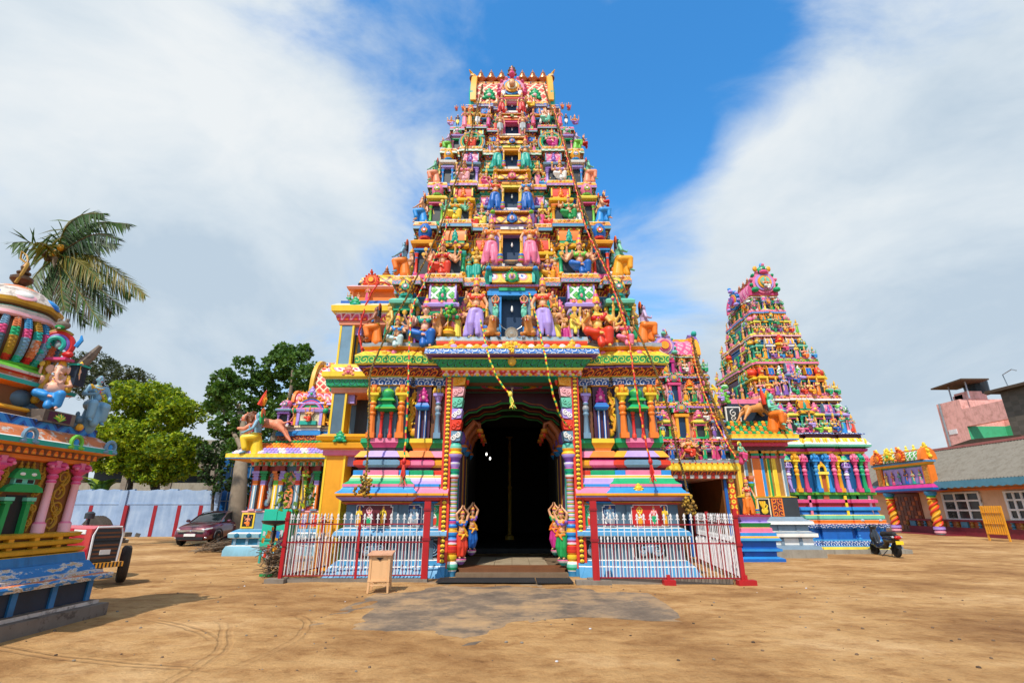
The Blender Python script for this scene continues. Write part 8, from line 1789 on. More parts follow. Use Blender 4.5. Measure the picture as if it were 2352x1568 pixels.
x0, x1 = at(372,1050,Yg).x, at(505,1050,Yg).x; zz = lambda r: zat(r,Yg); mb.box(x0-8,x1,Yg+3,Yg+9,0,zz(1000),'rough_plaster'); mb.box(x0-8,x1+.4,Yg,Yg+9,zz(1075),zz(1058),'kerb_concrete'); mb.box(x0-8,x1,Yg+.2,Yg+.5,0,zz(1108),'rough_plaster'); mb.box(x0-8,x1,Yg+2.8,Yg+3,zz(1105),zz(1075),'black')
for x in (x0-3,x0+1,x1-.4): mb.box(x-.25,x+.25,Yg+.1,Yg+.6,0,zz(1075),'kerb_concrete')
mb.build('frame', GB, 0); paint('roof_rust', (.40,.13,.11), .7, .4); mb = MB(); mb.box(x0+3,x1+9,Yg+6,Yg+10,zz(1012),zz(1000),'roof_rust'); mb.build('roof', GB, 0)
BS = thing('blue_shed', 'tall blue sheet-metal shed wall beside the tree trunk left of the hall', 'shed', (-20.5,35,0)); mb = MB(); paint('sheet_blue', (.008,.10,.32), .4, .3); Yg = 35; x0, x1 = at(502,1100,Yg).x, at(572,1100,Yg).x; mb.box(x0,x1+3,Yg,Yg+.2,0,zat(1020,Yg),'sheet_blue')
for k in range(7): x = x0+.15+k*.65; mb.box(x-.03,x+.03,Yg-.03,Yg,0,zat(1020,Yg),'pipe_grey')
for r in (1150,1108,1070,1045): mb.box(x0,x1+3,Yg-.04,Yg,zat(r,Yg)-.03,zat(r,Yg)+.03,'pipe_grey')
mb.build('panel_wall', BS, 0)
# ------------------------------------------------------------------ trees
def tree(label, base, trunk, clumps, mats, n, leaf, seed, bark='bark', thin=.45, name='leafy_tree', grp=None):
 t = thing(name, label, 'tree', base, grp); rr = random.Random(seed); mb = MB()
 for pts, r0, r1 in trunk:
  k = len(pts); P_ = resample(pts, .6); mb.tube(P_, [r0+(r1-r0)*i/(len(P_)-1)+.03*math.sin(i*2.3)*r0 for i in range(len(P_))], bark, 9)
 mb.build('trunk', t, 50); mb = MB()
 for c, r in clumps:
  c = Vector(c)
  for j in range(n):
   v = Vector((rr.gauss(0,1), rr.gauss(0,1), rr.gauss(0,1))).normalized(); q = c+Vector((v.x*r[0], v.y*r[1], v.z*r[2]))*rr.uniform(.62,1.0)
   leafcluster(mb, q, leaf*1.7, 15, mats, rr, leaf, thin)
 mb.build('crown', t, 0); return t
def pxr(px, py, Y): return at(px, py, Y)
Yn = 37.
rr = random.Random(21); cl = []
for k in range(46):
 a = rr.uniform(0,TAU); u = rr.uniform(.35,1.); px = 343+112*u*math.cos(a); py = 998+112*u*math.sin(a)*(.95 if math.sin(a) < 0 else .92); cl.append((pxr(px,py,Yn+rr.uniform(-2.6,2.6)*(1.2-u)-(.8 if rr.random() < .6 else 0)), (1.35,1.3,.95)))
b0 = pxr(338,1135,Yn); b0.z = 0; B_ = b0
tree('bright yellow-green rounded tree standing behind the blue wall', b0, [([b0,b0+Vector((.7,0,1.8)),pxr(352,1085,Yn),pxr(330,1030,Yn)], .42,.18), ([pxr(352,1090,Yn),pxr(395,1050,Yn),pxr(420,1010,Yn)], .22,.08), ([b0+Vector((-1.6,0,0)),pxr(300,1110,Yn),pxr(275,1060,Yn),pxr(262,1010,Yn)], .26,.08)], cl, ['leaf_lime','leaf_lime','leaf_yellow','leaf_mid'], 84, .135, 3)
Yd = 31.5
cl = []
for px, py, r in ((520,880,34),(560,855,40),(600,880,34),(500,930,28),(545,930,40),(610,940,38),(640,845,36),(680,835,40),(712,870,34),(660,890,44),(705,915,34),(650,945,38),(570,985,44),(625,1000,40),(680,985,40),(520,980,30),(505,900,22),(690,810,24),(650,812,26),(725,895,22),(590,1040,34),(540,1030,26)):
 s_ = r/32.; cl.append((pxr(px,py,Yd+rr.uniform(-1.5,2.5)), (s_,s_,s_*.85)))
b0 = pxr(548,1180,27.5); b0.z = 0
tree('large dark green spreading tree rising behind the painted hall', b0, [([b0,pxr(550,1120,27.8),pxr(553,1075,28.2),pxr(560,1000,30),pxr(548,930,31)], .50,.14), ([pxr(600,1080,31),pxr(640,980,31.5),pxr(668,900,31.5),pxr(672,850,31.5)], .30,.08), ([pxr(556,1030,29),pxr(520,960,31),pxr(505,905,31.5)], .16,.05), ([pxr(660,930,31.5),pxr(700,890,31.5)], .13,.05)], cl, ['leaf_mid','leaf_green','leaf_mid','leaf_green'], 56, .13, 8, 'bark_pale', .6)
cl = [(pxr(px,py,52+rr.uniform(-2,2)), (1.9,1.9,1.2)) for px, py in ((185,850),(215,835),(245,850),(210,880),(260,875),(285,862),(185,890),(240,905),(300,870),(170,830))]
b0 = pxr(200,1130,52); b0.z = 0
tree('feathery olive tree far behind the bright tree at left', b0, [([b0,pxr(205,1000,52),pxr(215,880,52)], .4,.15), ([pxr(208,960,52),pxr(265,880,52)], .2,.06)], cl, ['leaf_olive','leaf_dark_olive','leaf_olive'], 46, .19, 5, 'bark', .3)
cl = [(pxr(px,py,33+rr.uniform(-1,1)), (.8,.7,.6)) for px, py in ((480,1060),(500,1030),(520,1055),(490,1090),(470,1040),(575,1110),(580,1140),(568,1160),(510,1110))]
b0 = pxr(492,1180,33); b0.z = 0; tree('thin dark shrubby tree in front of the blue shed', b0, [([b0,pxr(493,1100,33),pxr(500,1040,33)], .12,.04)], cl, ['leaf_deep','leaf_green','leaf_dark_olive'], 18, .12, 6, 'bark', .6)
# banana clump behind the wall
BN = thing('banana_plant', 'broad-leaved banana clump rising behind the blue wall', 'banana plant', pxr(232,1125,35.5)); mb = MB(); rr = random.Random(2)
for k in range(11):
 c = pxr(225+rr.uniform(-8,18),1128,35.5); a = rr.uniform(-1.2,1.2); L_ = rr.uniform(2.0,3.2); prev = None
 for j in range(7):
  t = j/6; q = c+Vector((math.sin(a)*L_*.75*t*t, rr.uniform(-.05,.05)-.3*t, L_*.75*(t-.55*t*t))); w_ = .28*math.sin(PI*min(1,t*.9+.1)); e = [q+Vector((-w_*math.cos(a),-.1,-.08)), q+Vector((w_*math.cos(a),.1,-.08))]
  if prev: mb.add([prev[0],prev[1],e[1],e[0]], [(0,1,2,3)], ('leaf_mid','leaf_green','leaf_lime')[k % 3])
  prev = e
mb.build('leaves', BN, 0)
# wind-blown coconut palm
PM = thing('coconut_palm', 'coconut palm with fronds blown to the right above the worn shrine', 'palm tree', (-22.6,21,0)); Yp_ = 21.; rr = random.Random(12)
top = at(130,592,Yp_); mb = MB(); tp = resample([Vector((-23.2,21,-.1)), at(70,820,Yp_), at(108,695,Yp_), top], .5)
mb.tube(tp, [.24-.10*i/(len(tp)-1)+.012*(i % 2) for i in range(len(tp))], 'bark_pale', 9); mb.build('trunk', PM, 50)
mb = MB()
for k in range(9): mb.ell(top+Vector((rr.uniform(-.35,.5),rr.uniform(-.4,.1),rr.uniform(-.25,.45))), (.14,.14,.17), ('palm_yellow','palm_brown','amber')[k % 3], 8, 6)
mb.build('coconuts', PM, 40)
FR = [([(132,585),(147,530),(185,495),(238,490)],-1,'g'), ([(132,585),(165,545),(215,512),(295,514)],-.5,'g'), ([(132,585),(150,520),(175,500),(215,486)],.5,'g'), ([(132,588),(170,560),(220,538),(272,548)],-1.2,'d'), ([(132,588),(160,565),(200,560),(262,560)],.5,'d'), ([(128,585),(98,568),(66,556),(32,557)],-.3,'g'),
      ([(128,586),(112,570),(98,562),(86,556)],-.8,'y'), ([(134,590),(185,583),(250,612),(332,678)],-.8,'y'), ([(134,590),(180,590),(230,625),(300,680)],.6,'g'), ([(134,592),(165,600),(205,640),(280,708)],-.6,'d'), ([(132,594),(155,630),(195,690),(234,746)],-.9,'b'), ([(132,594),(148,640),(165,695),(196,742)],.2,'d'), ([(128,592),(100,612),(78,636),(60,664)],-.5,'g'),
      ([(130,594),(112,630),(98,662),(86,694)],-.4,'g'), ([(134,590),(165,592),(195,612),(235,650)],-1.3,'y'), ([(132,594),(140,640),(142,680),(150,712)],-.9,'b'), ([(134,592),(175,615),(215,665),(255,720)],1.,'b'), ([(130,592),(125,630),(130,665),(152,700)],-.2,'b')]
for pts, dy, kd in FR:
 mb = MB(); ln = [at(px,py,Yp_+dy*(i/3)*1.6) for i, (px, py) in enumerate(pts)]; C_ = resample(ln, .072); n = len(C_)
 mb.tube(C_[::4]+[C_[-1]], [.045*(1-.85*i/(len(C_[::4]))) for i in range(len(C_[::4])+1)], 'palm_yellow' if kd != 'd' else 'palm_brown', 5)
 mats = {'g':['palm_green','palm_green','leaf_olive'],'d':['palm_green','leaf_deep','leaf_dark_olive'],'y':['palm_yellow','palm_green','palm_yellow'],'b':['palm_green','palm_brown','palm_green']}[kd]
 for i in range(3, n):
  t = i/n; d = (C_[i]-C_[max(0,i-2)]).normalized(); L_ = (1.05*math.sin(PI*min(1,.16+.84*t))**.6+.12)*rr.uniform(.8,1.1)
  for q in (-1,1):
   side = d.cross(Vector((0,-1,.2))).normalized()*q; v = (d*.55+side*.62+Vector((.42,0,-.62))+Vector((rr.uniform(-.12,.12),rr.uniform(-.3,.3),rr.uniform(-.12,.12)))).normalized()
   m1 = C_[i]+v*L_*.5; e = C_[i]+v*L_+Vector((.05,0,-.14))*L_; w_ = d*.038
   mb.add([C_[i]-w_, C_[i]+w_, m1+w_*1.2, e, m1-w_*1.2], [(0,1,2,3,4)], mats[rr.randrange(3)])
 mb.build('frond', PM, 0)
# loose stones and scraps trodden into the yard
mb = MB(); rr = random.Random(33)
for k in range(420):
 x, y = rr.uniform(-9,9), rr.uniform(5.2,13.) if k % 3 else rr.uniform(12,22)
 if abs(x) < 5.6 and y > 12.3: continue
 s_ = rr.uniform(.006,.022); mb.ell((x,y,ground_h(x,y)+s_*.3), (s_*1.3,s_,s_*.7), ('kerb_concrete','twig_dark','twig','twig','bark_pale')[k % 5] if k % 40 else 'cloth_white', 5, 4, Matrix.Rotation(rr.uniform(0,3),4,'Z'))
tag(mb.build('gravel', None, 60), 'small stones and scraps scattered over the sandy yard', 'gravel', None, 'stuff')
# ------------------------------------------------------------------ vehicles
def car_paint(n, c):
 m, nt, b = _mat(n); b.inputs['Base Color'].default_value = (*c,1); b.inputs['Roughness'].default_value = .32; b.inputs['Metallic'].default_value = .15; b.inputs['Coat Weight'].default_value = .8; b.inputs['Coat Roughness'].default_value = .05; v = objco(nt)
 weather(nt, b, c, v, .25); MATS[n] = m
car_paint('maroon_metallic', (.13,.010,.030)); car_paint('tractor_red', (.60,.012,.03)); car_paint('scooter_black', (.012,.012,.014))
def plain(n, c, rough, metal=0., spec=.5):
 m, nt, b = _mat(n); b.inputs['Base Color'].default_value = (*c,1); b.inputs['Roughness'].default_value = rough; b.inputs['Metallic'].default_value = metal; b.inputs['Specular IOR Level'].default_value = spec; MATS[n] = m
plain('car_glass', (.015,.022,.028), .05, 0, .8); plain('chrome', (.65,.66,.68), .15, 1.); plain('lamp_glass', (.55,.58,.62), .08, .3); plain('tail_red', (.45,.01,.01), .12); paint('tyre', (.018,.017,.016), .85, .4); paint('alloy', (.30,.31,.33), .35, .2, .7); paint('plate_white', (.75,.75,.73), .5, .2); paint('plate_yellow', (.85,.60,.02), .5, .2); paint('dusty_tyre', (.055,.042,.032), .9, .5); paint('rim_dusty', (.26,.20,.16), .7, .4)
def loft(rows, m, nseg):
 """rows: list of rings (same count) joined in order, capped"""
 mb = MB(); n = len(rows[0]); vs = [p for r in rows for p in r]; fs = []
 for j in range(len(rows)-1):
  for i in range(n): fs.append((j*n+i, j*n+(i+1) % n, (j+1)*n+(i+1) % n, (j+1)*n+i))
 fs.append(tuple(reversed(range(n)))); fs.append(tuple((len(rows)-1)*n+i for i in range(n))); mb.add(vs, fs, m); return mb
def wheel(par, x, y, z, r, w, rim='alloy', tyre='tyre', spokes=5, turn=0.):
 Mx = Matrix.Translation((x,y,z)) @ Matrix.Rotation(turn,4,'Z') @ Matrix.Rotation(PI/2,4,'Y'); mb = MB()
 pr = [(r*.60,-w/2),(r*.86,-w/2),(r*.97,-w*.40),(r,-w*.25),(r,w*.25),(r*.97,w*.40),(r*.86,w/2),(r*.60,w/2),(r*.55,0),(r*.60,-w/2)]
 c = Mx.translation; M3 = Matrix.Rotation(turn,4,'Z') @ Matrix.Rotation(PI/2,4,'Y'); mb.lathe(pr, c, tyre, 26, M=M3)
 for q in (-.22,-.08,.08,.22): mb.lathe([(r*1.0,w*(q-.03)),(r*1.025,w*q),(r*1.0,w*(q+.03))], c, tyre, 26, M=M3)
 o = mb.build('tyre', par, 40, True); mb = MB()
 mb.lathe([(.001,w*.18),(r*.16,w*.24),(r*.18,w*.20),(r*.22,w*.12),(r*.30,w*.05),(r*.50,w*.0),(r*.60,w*.38),(r*.63,w*.42),(r*.63,-w*.40),(r*.58,-w*.40),(r*.5,-w*.1),(.001,-w*.08)], c, rim, 22, M=M3)
 for k in range(spokes):
  a = TAU*k/spokes; p0 = M3 @ Vector((r*.15*math.cos(a), r*.15*math.sin(a), w*.22)); p1 = M3 @ Vector((r*.58*math.cos(a), r*.58*math.sin(a), w*.34)); mb.bar(c+p0, c+p1, r*.16, w*.10, rim)
 mb.build('rim', o, 40, True); return o
CAR = thing('parked_car', 'dark maroon crossover car parked before the blue wall', 'car', (0,0,0)); W = .88
def sec_(y, w, zb, zm, zbelt, wb): return [(-w*.86,y,zb),(w*.86,y,zb),(w,y,zb+.14),(w*1.01,y,zm),(wb,y,zbelt),(wb*.55,y,zbelt+.03),(0,y,zbelt+.045),(-wb*.55,y,zbelt+.03),(-wb,y,zbelt),(-w*1.01,y,zm),(-w,y,zb+.14)]
st = [(-2.13,.52,.30,.52,.62,.50),(-2.08,.72,.24,.55,.76,.66),(-1.95,.84,.20,.60,.86,.74),(-1.5,.88,.20,.68,.96,.79),(-1.05,.89,.20,.72,1.02,.82),(-.5,.89,.20,.74,1.03,.84),(.5,.89,.20,.76,1.06,.84),(1.3,.89,.20,.78,1.10,.82),(1.8,.87,.22,.80,1.12,.78),(2.08,.80,.30,.80,1.05,.70),(2.15,.68,.42,.74,.95,.60)]
mb = loft([sec_(*q) for q in st], 'maroon_metallic', 11); body = mb.build('body', CAR, 50, True); sb = body.modifiers.new('s','SUBSURF'); sb.levels = sb.render_levels = 2
rf = [(-1.02,.74,1.02,1.06),(-.62,.70,1.06,1.30),(-.25,.66,1.06,1.46),(.35,.64,1.06,1.545),(1.0,.63,1.08,1.53),(1.5,.62,1.10,1.42),(1.95,.64,1.09,1.13)]
def gh(y, wb, zb, zt, e=0): k = (zt-zb)/.5; wt = wb-.10*min(1,max(.1,k)); return [(-wb-e,y,zb),(wb+e,y,zb),(wt+e,y,zt-.04),(wt*.6,y,zt+e),(-wt*.6,y,zt+e),(-wt-e,y,zt-.04)]
mb = loft([gh(*q) for q in rf], 'car_glass', 6); mb.build('window_glass', CAR, 30, True)
mb = MB(); n = 6
rows = [gh(*q, .012) for q in rf]
for j in range(2, 5): mb.add([rows[j][2],rows[j][3],rows[j][4],rows[j][5],rows[j+1][2],rows[j+1][3],rows[j+1][4],rows[j+1][5]], [(0,1,5,4),(1,2,6,5),(2,3,7,6)], 'maroon_metallic')
for j0, j1 in ((0,1),(1,2),(4,5),(5,6)):
 for i in (2,5): mb.tube([rows[j0][i], rows[j1][i]], .035, 'maroon_metallic', 6)
for i in (1,0):
 for j in (3,4): mb.tube([(rows[j][i][0],rows[j][i][1]+.1,rows[j][i][2]), (rows[j][2 if i == 1 else 5][0],rows[j][2][1]+.1,rows[j][2][2])], .03, 'black', 5)
mb.tube([(rows[j][2][0],rows[j][2][1],rows[j][2][2]+.03) for j in (2,3,4,5)], .018, 'chrome', 5); mb.tube([(rows[j][5][0],rows[j][5][1],rows[j][5][2]+.03) for j in (2,3,4,5)], .018, 'chrome', 5); mb.build('roof', CAR, 40, True)
mb = MB(); mb.box(-.62,.62,-2.12,-2.02,.62,.70,'chrome'); mb.box(-.56,.56,-2.125,-2.0,.53,.62,'black'); mb.box(-.60,.60,-2.14,-2.02,.27,.40,'black'); mb.ell((0,-2.13,.655), (.05,.02,.045), 'chrome', 10, 6); mb.build('grille', CAR, 20, True)
mb = MB(); mb.box(-.26,.26,-2.175,-2.15,.43,.54,'plate_white'); mb.build('number_plate', CAR, 0, True)
for s in (-1,1):
 mb = MB(); mb.tube([(s*.50,-2.06,.69),(s*.66,-1.98,.72),(s*.80,-1.78,.78)], [.05,.075,.03], 'lamp_glass', 8); mb.build('headlight', CAR, 40, True)
 mb = MB(); mb.ell((s*.66,-2.03,.36), (.09,.05,.045), 'lamp_glass', 9, 6); mb.build('fog_light', CAR, 40, True)
 mb = MB(); mb.ell((s*.99,-.72,1.08), (.11,.07,.075), 'maroon_metallic', 9, 6); mb.tube([(s*.85,-.70,1.05),(s*.95,-.72,1.07)], .025, 'black', 5); mb.build('wing_mirror', CAR, 40, True)
 for y in (-1.30,1.30): mb = MB(); mb.tube([(s*.885,y+.40*math.cos(k),.34+.40*math.sin(k)) for k in [PI*i/14 for i in range(15)]], .035, 'black', 5); mb.ell((s*.78,y,.40), (.10,.38,.36), 'black', 12, 8); mb.build('wheel_arch', CAR, 40, True); wheel(CAR, s*.80, y, .33, .33, .22)
 for y in (-.05,.95): mb = MB(); mb.box(s*.90-.02,s*.90+.02,y+.02,y+.20,.86,.89,'chrome'); mb.build('door_handle', CAR, 0, True)
 mb = MB(); mb.box(s*.86-.05,s*.86+.05,-.9,.95,.19,.28,'black'); mb.build('sill', CAR, 0, True)
fc = (gnd(394,1254)+gnd(470,1254))/2; yaw = R(2); f = Vector((math.sin(yaw),-math.cos(yaw),0)); CAR.location = fc-f*2.1; CAR.location.z = .0; CAR.rotation_euler.z = yaw
# tractor
TR = thing('tractor', 'red farm tractor with dusty front wheel half hidden behind the worn shrine', 'tractor', (0,0,0))
mb = MB(); pr = [(-.29,.62),(.29,.62),(.31,1.02),(.28,1.20),(.20,1.26),(-.20,1.26),(-.28,1.20),(-.31,1.02)]
mb.prism(pr, -1.0, .45, 'tractor_red'); mb.build('hood', TR, 30, True)
for s in (-1, 1): mb = MB(); mb.prism([(-1.0,.50),(-.80,.50),(-.80,1.0),(-.15,1.02),(-.15,1.20),(-1.0,1.20)], s*.30-.02, s*.30+.025, 'tractor_red', 'x'); mb.box(s*.325-.01, s*.325+.01, -.78, -.25, 1.09, 1.18, 'plate_white'); mb.build('side_panel', TR, 20, True)
mb = MB(); mb.prism([(-.25,.52),(.25,.52),(.265,1.05),(.22,1.20),(-.22,1.20),(-.265,1.05)], -1.045, -1.0, 'charcoal')
for k in range(7): mb.box(-.24,.24,-1.062,-1.04,.58+.085*k,.62+.085*k,'brown' if k != 4 else 'black')
mb.box(-.10,.10,-1.075,-1.05,.66,.76,'plate_white'); mb.build('grille', TR, 20, True)
mb = MB(); mb.tube([(-.27,-1.05,.50),(-.285,-1.05,1.06),(-.235,-1.05,1.23),(.235,-1.05,1.23),(.285,-1.05,1.06),(.27,-1.05,.50)], .022, 'picket_white', 6); mb.build('grille_frame', TR, 40, True)
mb = MB(); patt('hazard', 'stripe', ['black','amber'], 14., 1.); mb.box(-.38,.38,-1.16,-1.06,.40,.50,'hazard'); mb.build('bumper', TR, 0, True)
mb = MB(); mb.box(-.20,.20,-1.0,1.2,.42,.64,'charcoal'); mb.tube([(-.62,-.62,.40),(.62,-.62,.40)], .05, 'charcoal', 8); mb.box(-.12,.12,-.9,-.4,.36,.62,'brown'); mb.tube([(.1,-.3,.55),(.28,-.1,.7),(.3,.3,.7)], .05, 'charcoal', 6); mb.build('chassis', TR, 30, True)
mb = MB(); mb.tube([(.0,.0,1.25),(.0,.0,1.45)], .03, 'black', 7); mb.lathe([(.10,1.40),(.10,1.52),(.05,1.56)], (.0,.0,0), 'charcoal', 10); mb.build('exhaust', TR, 40, True)
mb = MB(); mb.tube([(-.25,.5,1.2),(-.25,.45,1.75)], .012, 'black', 5); mb.box(-.34,-.18,.43,.47,1.70,1.86,'black'); mb.build('mirror', TR, 0, True)
for s in (-1,1): wheel(TR, s*.66, -.62, .40, .40, .19, 'rim_dusty', 'dusty_tyre', 0, R(-24))
for s in (-1,1): wheel(TR, s*.75, 1.25, .72, .72, .36, 'rim_dusty', 'dusty_tyre', 0)
mb = MB(); mb.box(-.25,.25,1.1,1.5,.95,1.02,'black'); mb.box(-.25,.25,1.45,1.52,1.0,1.3,'black'); mb.build('seat', TR, 0, True)
yaw = R(62); TR.rotation_euler.z = yaw; wl = Matrix.Rotation(yaw,3,'Z') @ Vector((.66,-.62,0)); TR.location = Vector((-9.12,12.75,0))-wl
# scooter
ST = thing('motor_scooter', 'black motor scooter parked with its tail towards us before the blue tower', 'scooter', (0,0,0))
wheel(ST, 0, -.62, .235, .235, .10, 'alloy', 'tyre', 5); wheel(ST, 0, .64, .235, .235, .10, 'alloy', 'tyre', 5)
blob_sc = blob('bodywork', [('c',(0,-.78,.66),(0,-.20,.58),.11,.15),('e',(0,-.50,.58),(.15,.34,.14)),('c',(0,-.15,.42),(0,.38,.30),.10,.10),('e',(0,.12,.28),(.17,.30,.06)),('c',(0,.42,.36),(0,.52,.86),.13,.11),('e',(0,.48,.62),(.20,.07,.24)),('e',(0,.60,.40),(.10,.20,.10)),('e',(0,.50,.98),(.15,.11,.08))], .025, 5)
o = bpy.data.objects.new('bodywork', blob_sc); COL.objects.link(o); o.parent = ST; o.material_slots[0].link = 'OBJECT'; o.material_slots[0].material = P('scooter_black')
o = bpy.data.objects.new('seat', blob('seat', [('c',(0,-.66,.76),(0,-.05,.74),.10,.11),('e',(0,-.50,.78),(.13,.22,.06))], .025, 4)); COL.objects.link(o); o.parent = ST; o.material_slots[0].link = 'OBJECT'; o.material_slots[0].material = P('rubber')
mb = MB(); mb.tube([(-.34,.40,1.02),(-.15,.48,1.03),(.15,.48,1.03),(.34,.40,1.02)], .02, 'black', 6); mb.build('handlebar', ST, 40, True)
for s in (-1,1): mb = MB(); mb.tube([(s*.20,.47,1.04),(s*.30,.46,1.20)], .008, 'black', 5); mb.ell((s*.33,.45,1.22), (.07,.02,.045), 'lamp_glass', 9, 6); mb.build('mirror', ST, 40, True)
mb = MB(); mb.ell((0,-.86,.66), (.13,.06,.065), 'tail_red', 10, 6); mb.build('tail_light', ST, 40, True)
for s in (-1,1): mb = MB(); mb.ell((s*.14,-.80,.67), (.05,.05,.04), 'lamp_glass', 8, 5); mb.build('indicator', ST, 40, True)
mb = MB(); mb.box(-.13,.13,-.90,-.885,.43,.55,'plate_yellow'); mb.build('number_plate', ST, 0, True); mb = MB(); mb.prism([(-.85,.30),(-.80,.62),(-.72,.6),(-.78,.3)], -.07,.07,'black','x'); mb.build('mudguard', ST, 20, True)
mb = MB(); mb.tube([(.15,-.05,.24),(.17,-.25,.26),(.17,-.68,.32)], [.03,.06,.055], 'alloy', 9); mb.build('exhaust', ST, 40, True); mb = MB(); mb.tube([(-.10,-.3,.22),(-.30,-.25,.01)], .014, 'black', 5); mb.tube([(.05,-.3,.22),(.05,-.22,.01)], .014, 'black', 5); mb.build('stand', ST, 40, True)
ST.rotation_euler.z = R(-4); ST.location = (13.78,19.85,0)
# ------------------------------------------------------------------ buildings beyond the right of the yard (their fronts face left)
XH = 28.
def yx(px, X): return (X/((px-1176)/FPX))   # camera depth of a point in the plane x = X seen in column px
def pt(px, py, X):
 d = ray(px, py); t = X/d[0]; return Vector((X, d[1]*t, EYE+d[2]*t))
paint('peach_wall', (.70,.43,.27), .7, .25); paint('blue_fascia', (.08,.25,.36), .6, .3); paint('door_wood', (.16,.035,.014), .4, .4); paint('asbestos', (.20,.18,.15), .9, .5); paint('pink_wall', (.78,.40,.35), .8, .6); paint('green_wall', (.05,.40,.20), .7, .3); paint('grey_shed', (.38,.40,.46), .8, .4); paint('maroon_plinth', (.20,.016,.03), .6, .4); paint('pane', (.03,.035,.04), .15, .2)
HS = thing('long_house', 'long low peach house with corrugated grey roof along the right edge', 'house', (XH, 32, .1))
y0, y1 = 24.0, 46.0; g0 = .08; ze = pt(2300,1100,XH).z; zw = ze-.05
mb = MB(); mb.box(XH, XH+8, y0, y1, -.1, zw+.3, 'peach_wall'); mb.box(XH-.06,XH,y0,y1,pt(2300,1121,XH).z-.06,pt(2300,1121,XH).z+.06,'orange'); mb.build('wall', HS, 0)
zp = pt(2300,1197,XH).z; zq_ = pt(2300,1214,XH).z
mb = MB(); mb.box(XH-.30,XH,y0,y1-9.0,-.1,zq_,'maroon_plinth'); mb.box(XH-.20,XH,y0,y1-9.0,zp-.06,zp+.06,'maroon_plinth'); mb.box(XH-.05,XH-.01,y0,y1-9.0,zq_,zp,'terra'); mb.build('plinth', HS, 0)
for i in range(26):
 y = y0+.3+i*.52; mb = MB()
 if i % 4 == 0: mb.box(XH-.16,XH-.04,y-.24,y+.24,zq_,zp-.06,'blue_fascia')
 else: h = zp-.06-zq_; mb.lathe([(.10,0),(.10,.1*h),(.05,.2*h),(.11,.45*h),(.05,.75*h),(.10,.9*h),(.10,h)], (XH-.10,y,zq_), ('blue_fascia','tan_wall')[i % 2], 8)
 mb.build('baluster', HS, 40)
def hwin(pa, pb, rt, rb):
 ya, yb_ = pt(pb,1160,XH).y, pt(pa,1160,XH).y; zt = pt((pa+pb)/2,rt,XH).z; zb = pt((pa+pb)/2,rb,XH).z; mb = MB(); h = zt-zb; w_ = yb_-ya
 mb.box(XH-.03,XH+.02,ya,yb_,zb,zt,'pane')
 for a, b in ((ya-.08,ya+.06),(yb_-.06,yb_+.08),(ya+w_*.33-.06,ya+w_*.33+.06),(ya+w_*.66-.06,ya+w_*.66+.06)): mb.box(XH-.09,XH-.005,a,b,zb,zt,'picket_white')
 for z in (zb,zt,zb+h*.70,zb+h*.34): mb.box(XH-.10,XH-.006,ya-.08,yb_+.08,z-.05,z+.05,'picket_white')
 mb.build('window', HS, 0)
 if pa < 2200:
  g = MB(); yc_ = yb_-w_*.165
  for i in range(6):
   for q in (0,1): sp = spiral(yc_+(q-.5)*w_*.13, zb+h*(.06+.105*i), .12, 1., q*PI, 1 if q else -1, 10); g.tube([(XH-.06,a_,c) for a_, c in sp], .018, 'black', 4)
  g.build('window_grille', HS, 0)
hwin(2172, 2256, 1131, 1192); hwin(2318, 2375, 1128, 1192)
zr_ = pt(2300,1043,XH+3.6).z+.75; mb = MB(); n = 110; vs = []; fs = []
for k in range(n*4+1):
 y = y0-.6+(y1+1-y0)*k/(n*4); a_ = .06*math.sin(k*PI/2); vs += [(XH-1.0,y,ze+.02+a_),(XH+3.6,y,zr_+a_)]
for k in range(n*4): fs.append((2*k,2*k+1,2*k+3,2*k+2))
b_ = len(vs); vs += [(x,y,z-.06) for x, y, z in vs]; fs += [tuple(i+b_ for i in reversed(q)) for q in fs]
mb.add(vs, fs, 'asbestos'); mb.add([(XH+3.6,y0-.6,zr_),(XH+3.6,y1+.4,zr_),(XH+8.6,y1+.4,ze),(XH+8.6,y0-.6,ze)], [(0,1,2,3)], 'asbestos'); mb.box(XH+3.45,XH+3.75,y0-.6,y1+.4,zr_,zr_+.16,'roof_rust'); mb.build('roof', HS, 0)
mb = MB(); pts_ = [(y0-.6,ze+.02),(y1+.4,ze+.02)]+[(y1+.4-i*.24,ze-.34-.07*(i % 2)) for i in range(int((y1+1-y0)/.24))]; mb.prism(pts_, XH-1.06, XH-1.02, 'blue_fascia', 'x'); mb.box(XH-1.0,XH,y0-.5,y1,ze-.20,ze-.12,'brown'); mb.build('fascia', HS, 0)
GS = thing('gate_shrine', 'small painted entrance porch with twisted pillars and a row of figurines', 'porch', (26.5,36,0)); XG = 26.6
ya, yb_ = pt(2140,1110,XG).y, pt(2003,1110,XG).y; ym = (ya+yb_)/2; hl = (yb_-ya)/2
zf0, zf1 = pt(2080,1126,XG).z, pt(2080,1114,XG).z; zc0, zc1 = pt(2080,1114,XG).z, pt(2080,1070,XG).z; zk = pt(2080,1060,XG).z; zt_ = pt(2080,1040,XG).z
gp = [(XG, ya),(XH+.5, ya),(XH+.5, yb_),(XG, yb_)]
mb = MB(); mb.sweep([(XG+.35,ya+.35),(XH-.85,ya+.35),(XH-.85,yb_-.35),(XG+.35,yb_-.35)], [(.0,zf0-.12),(.35,zf0-.03),(.37,zf0+.12),(.37,zf0+.14),(.15,zf1),(.15,zf1+.03),(-.05,zf1+.04)], ['violet','blue','magenta','magenta','rose','emerald']); mb.build('canopy', GS, 20)
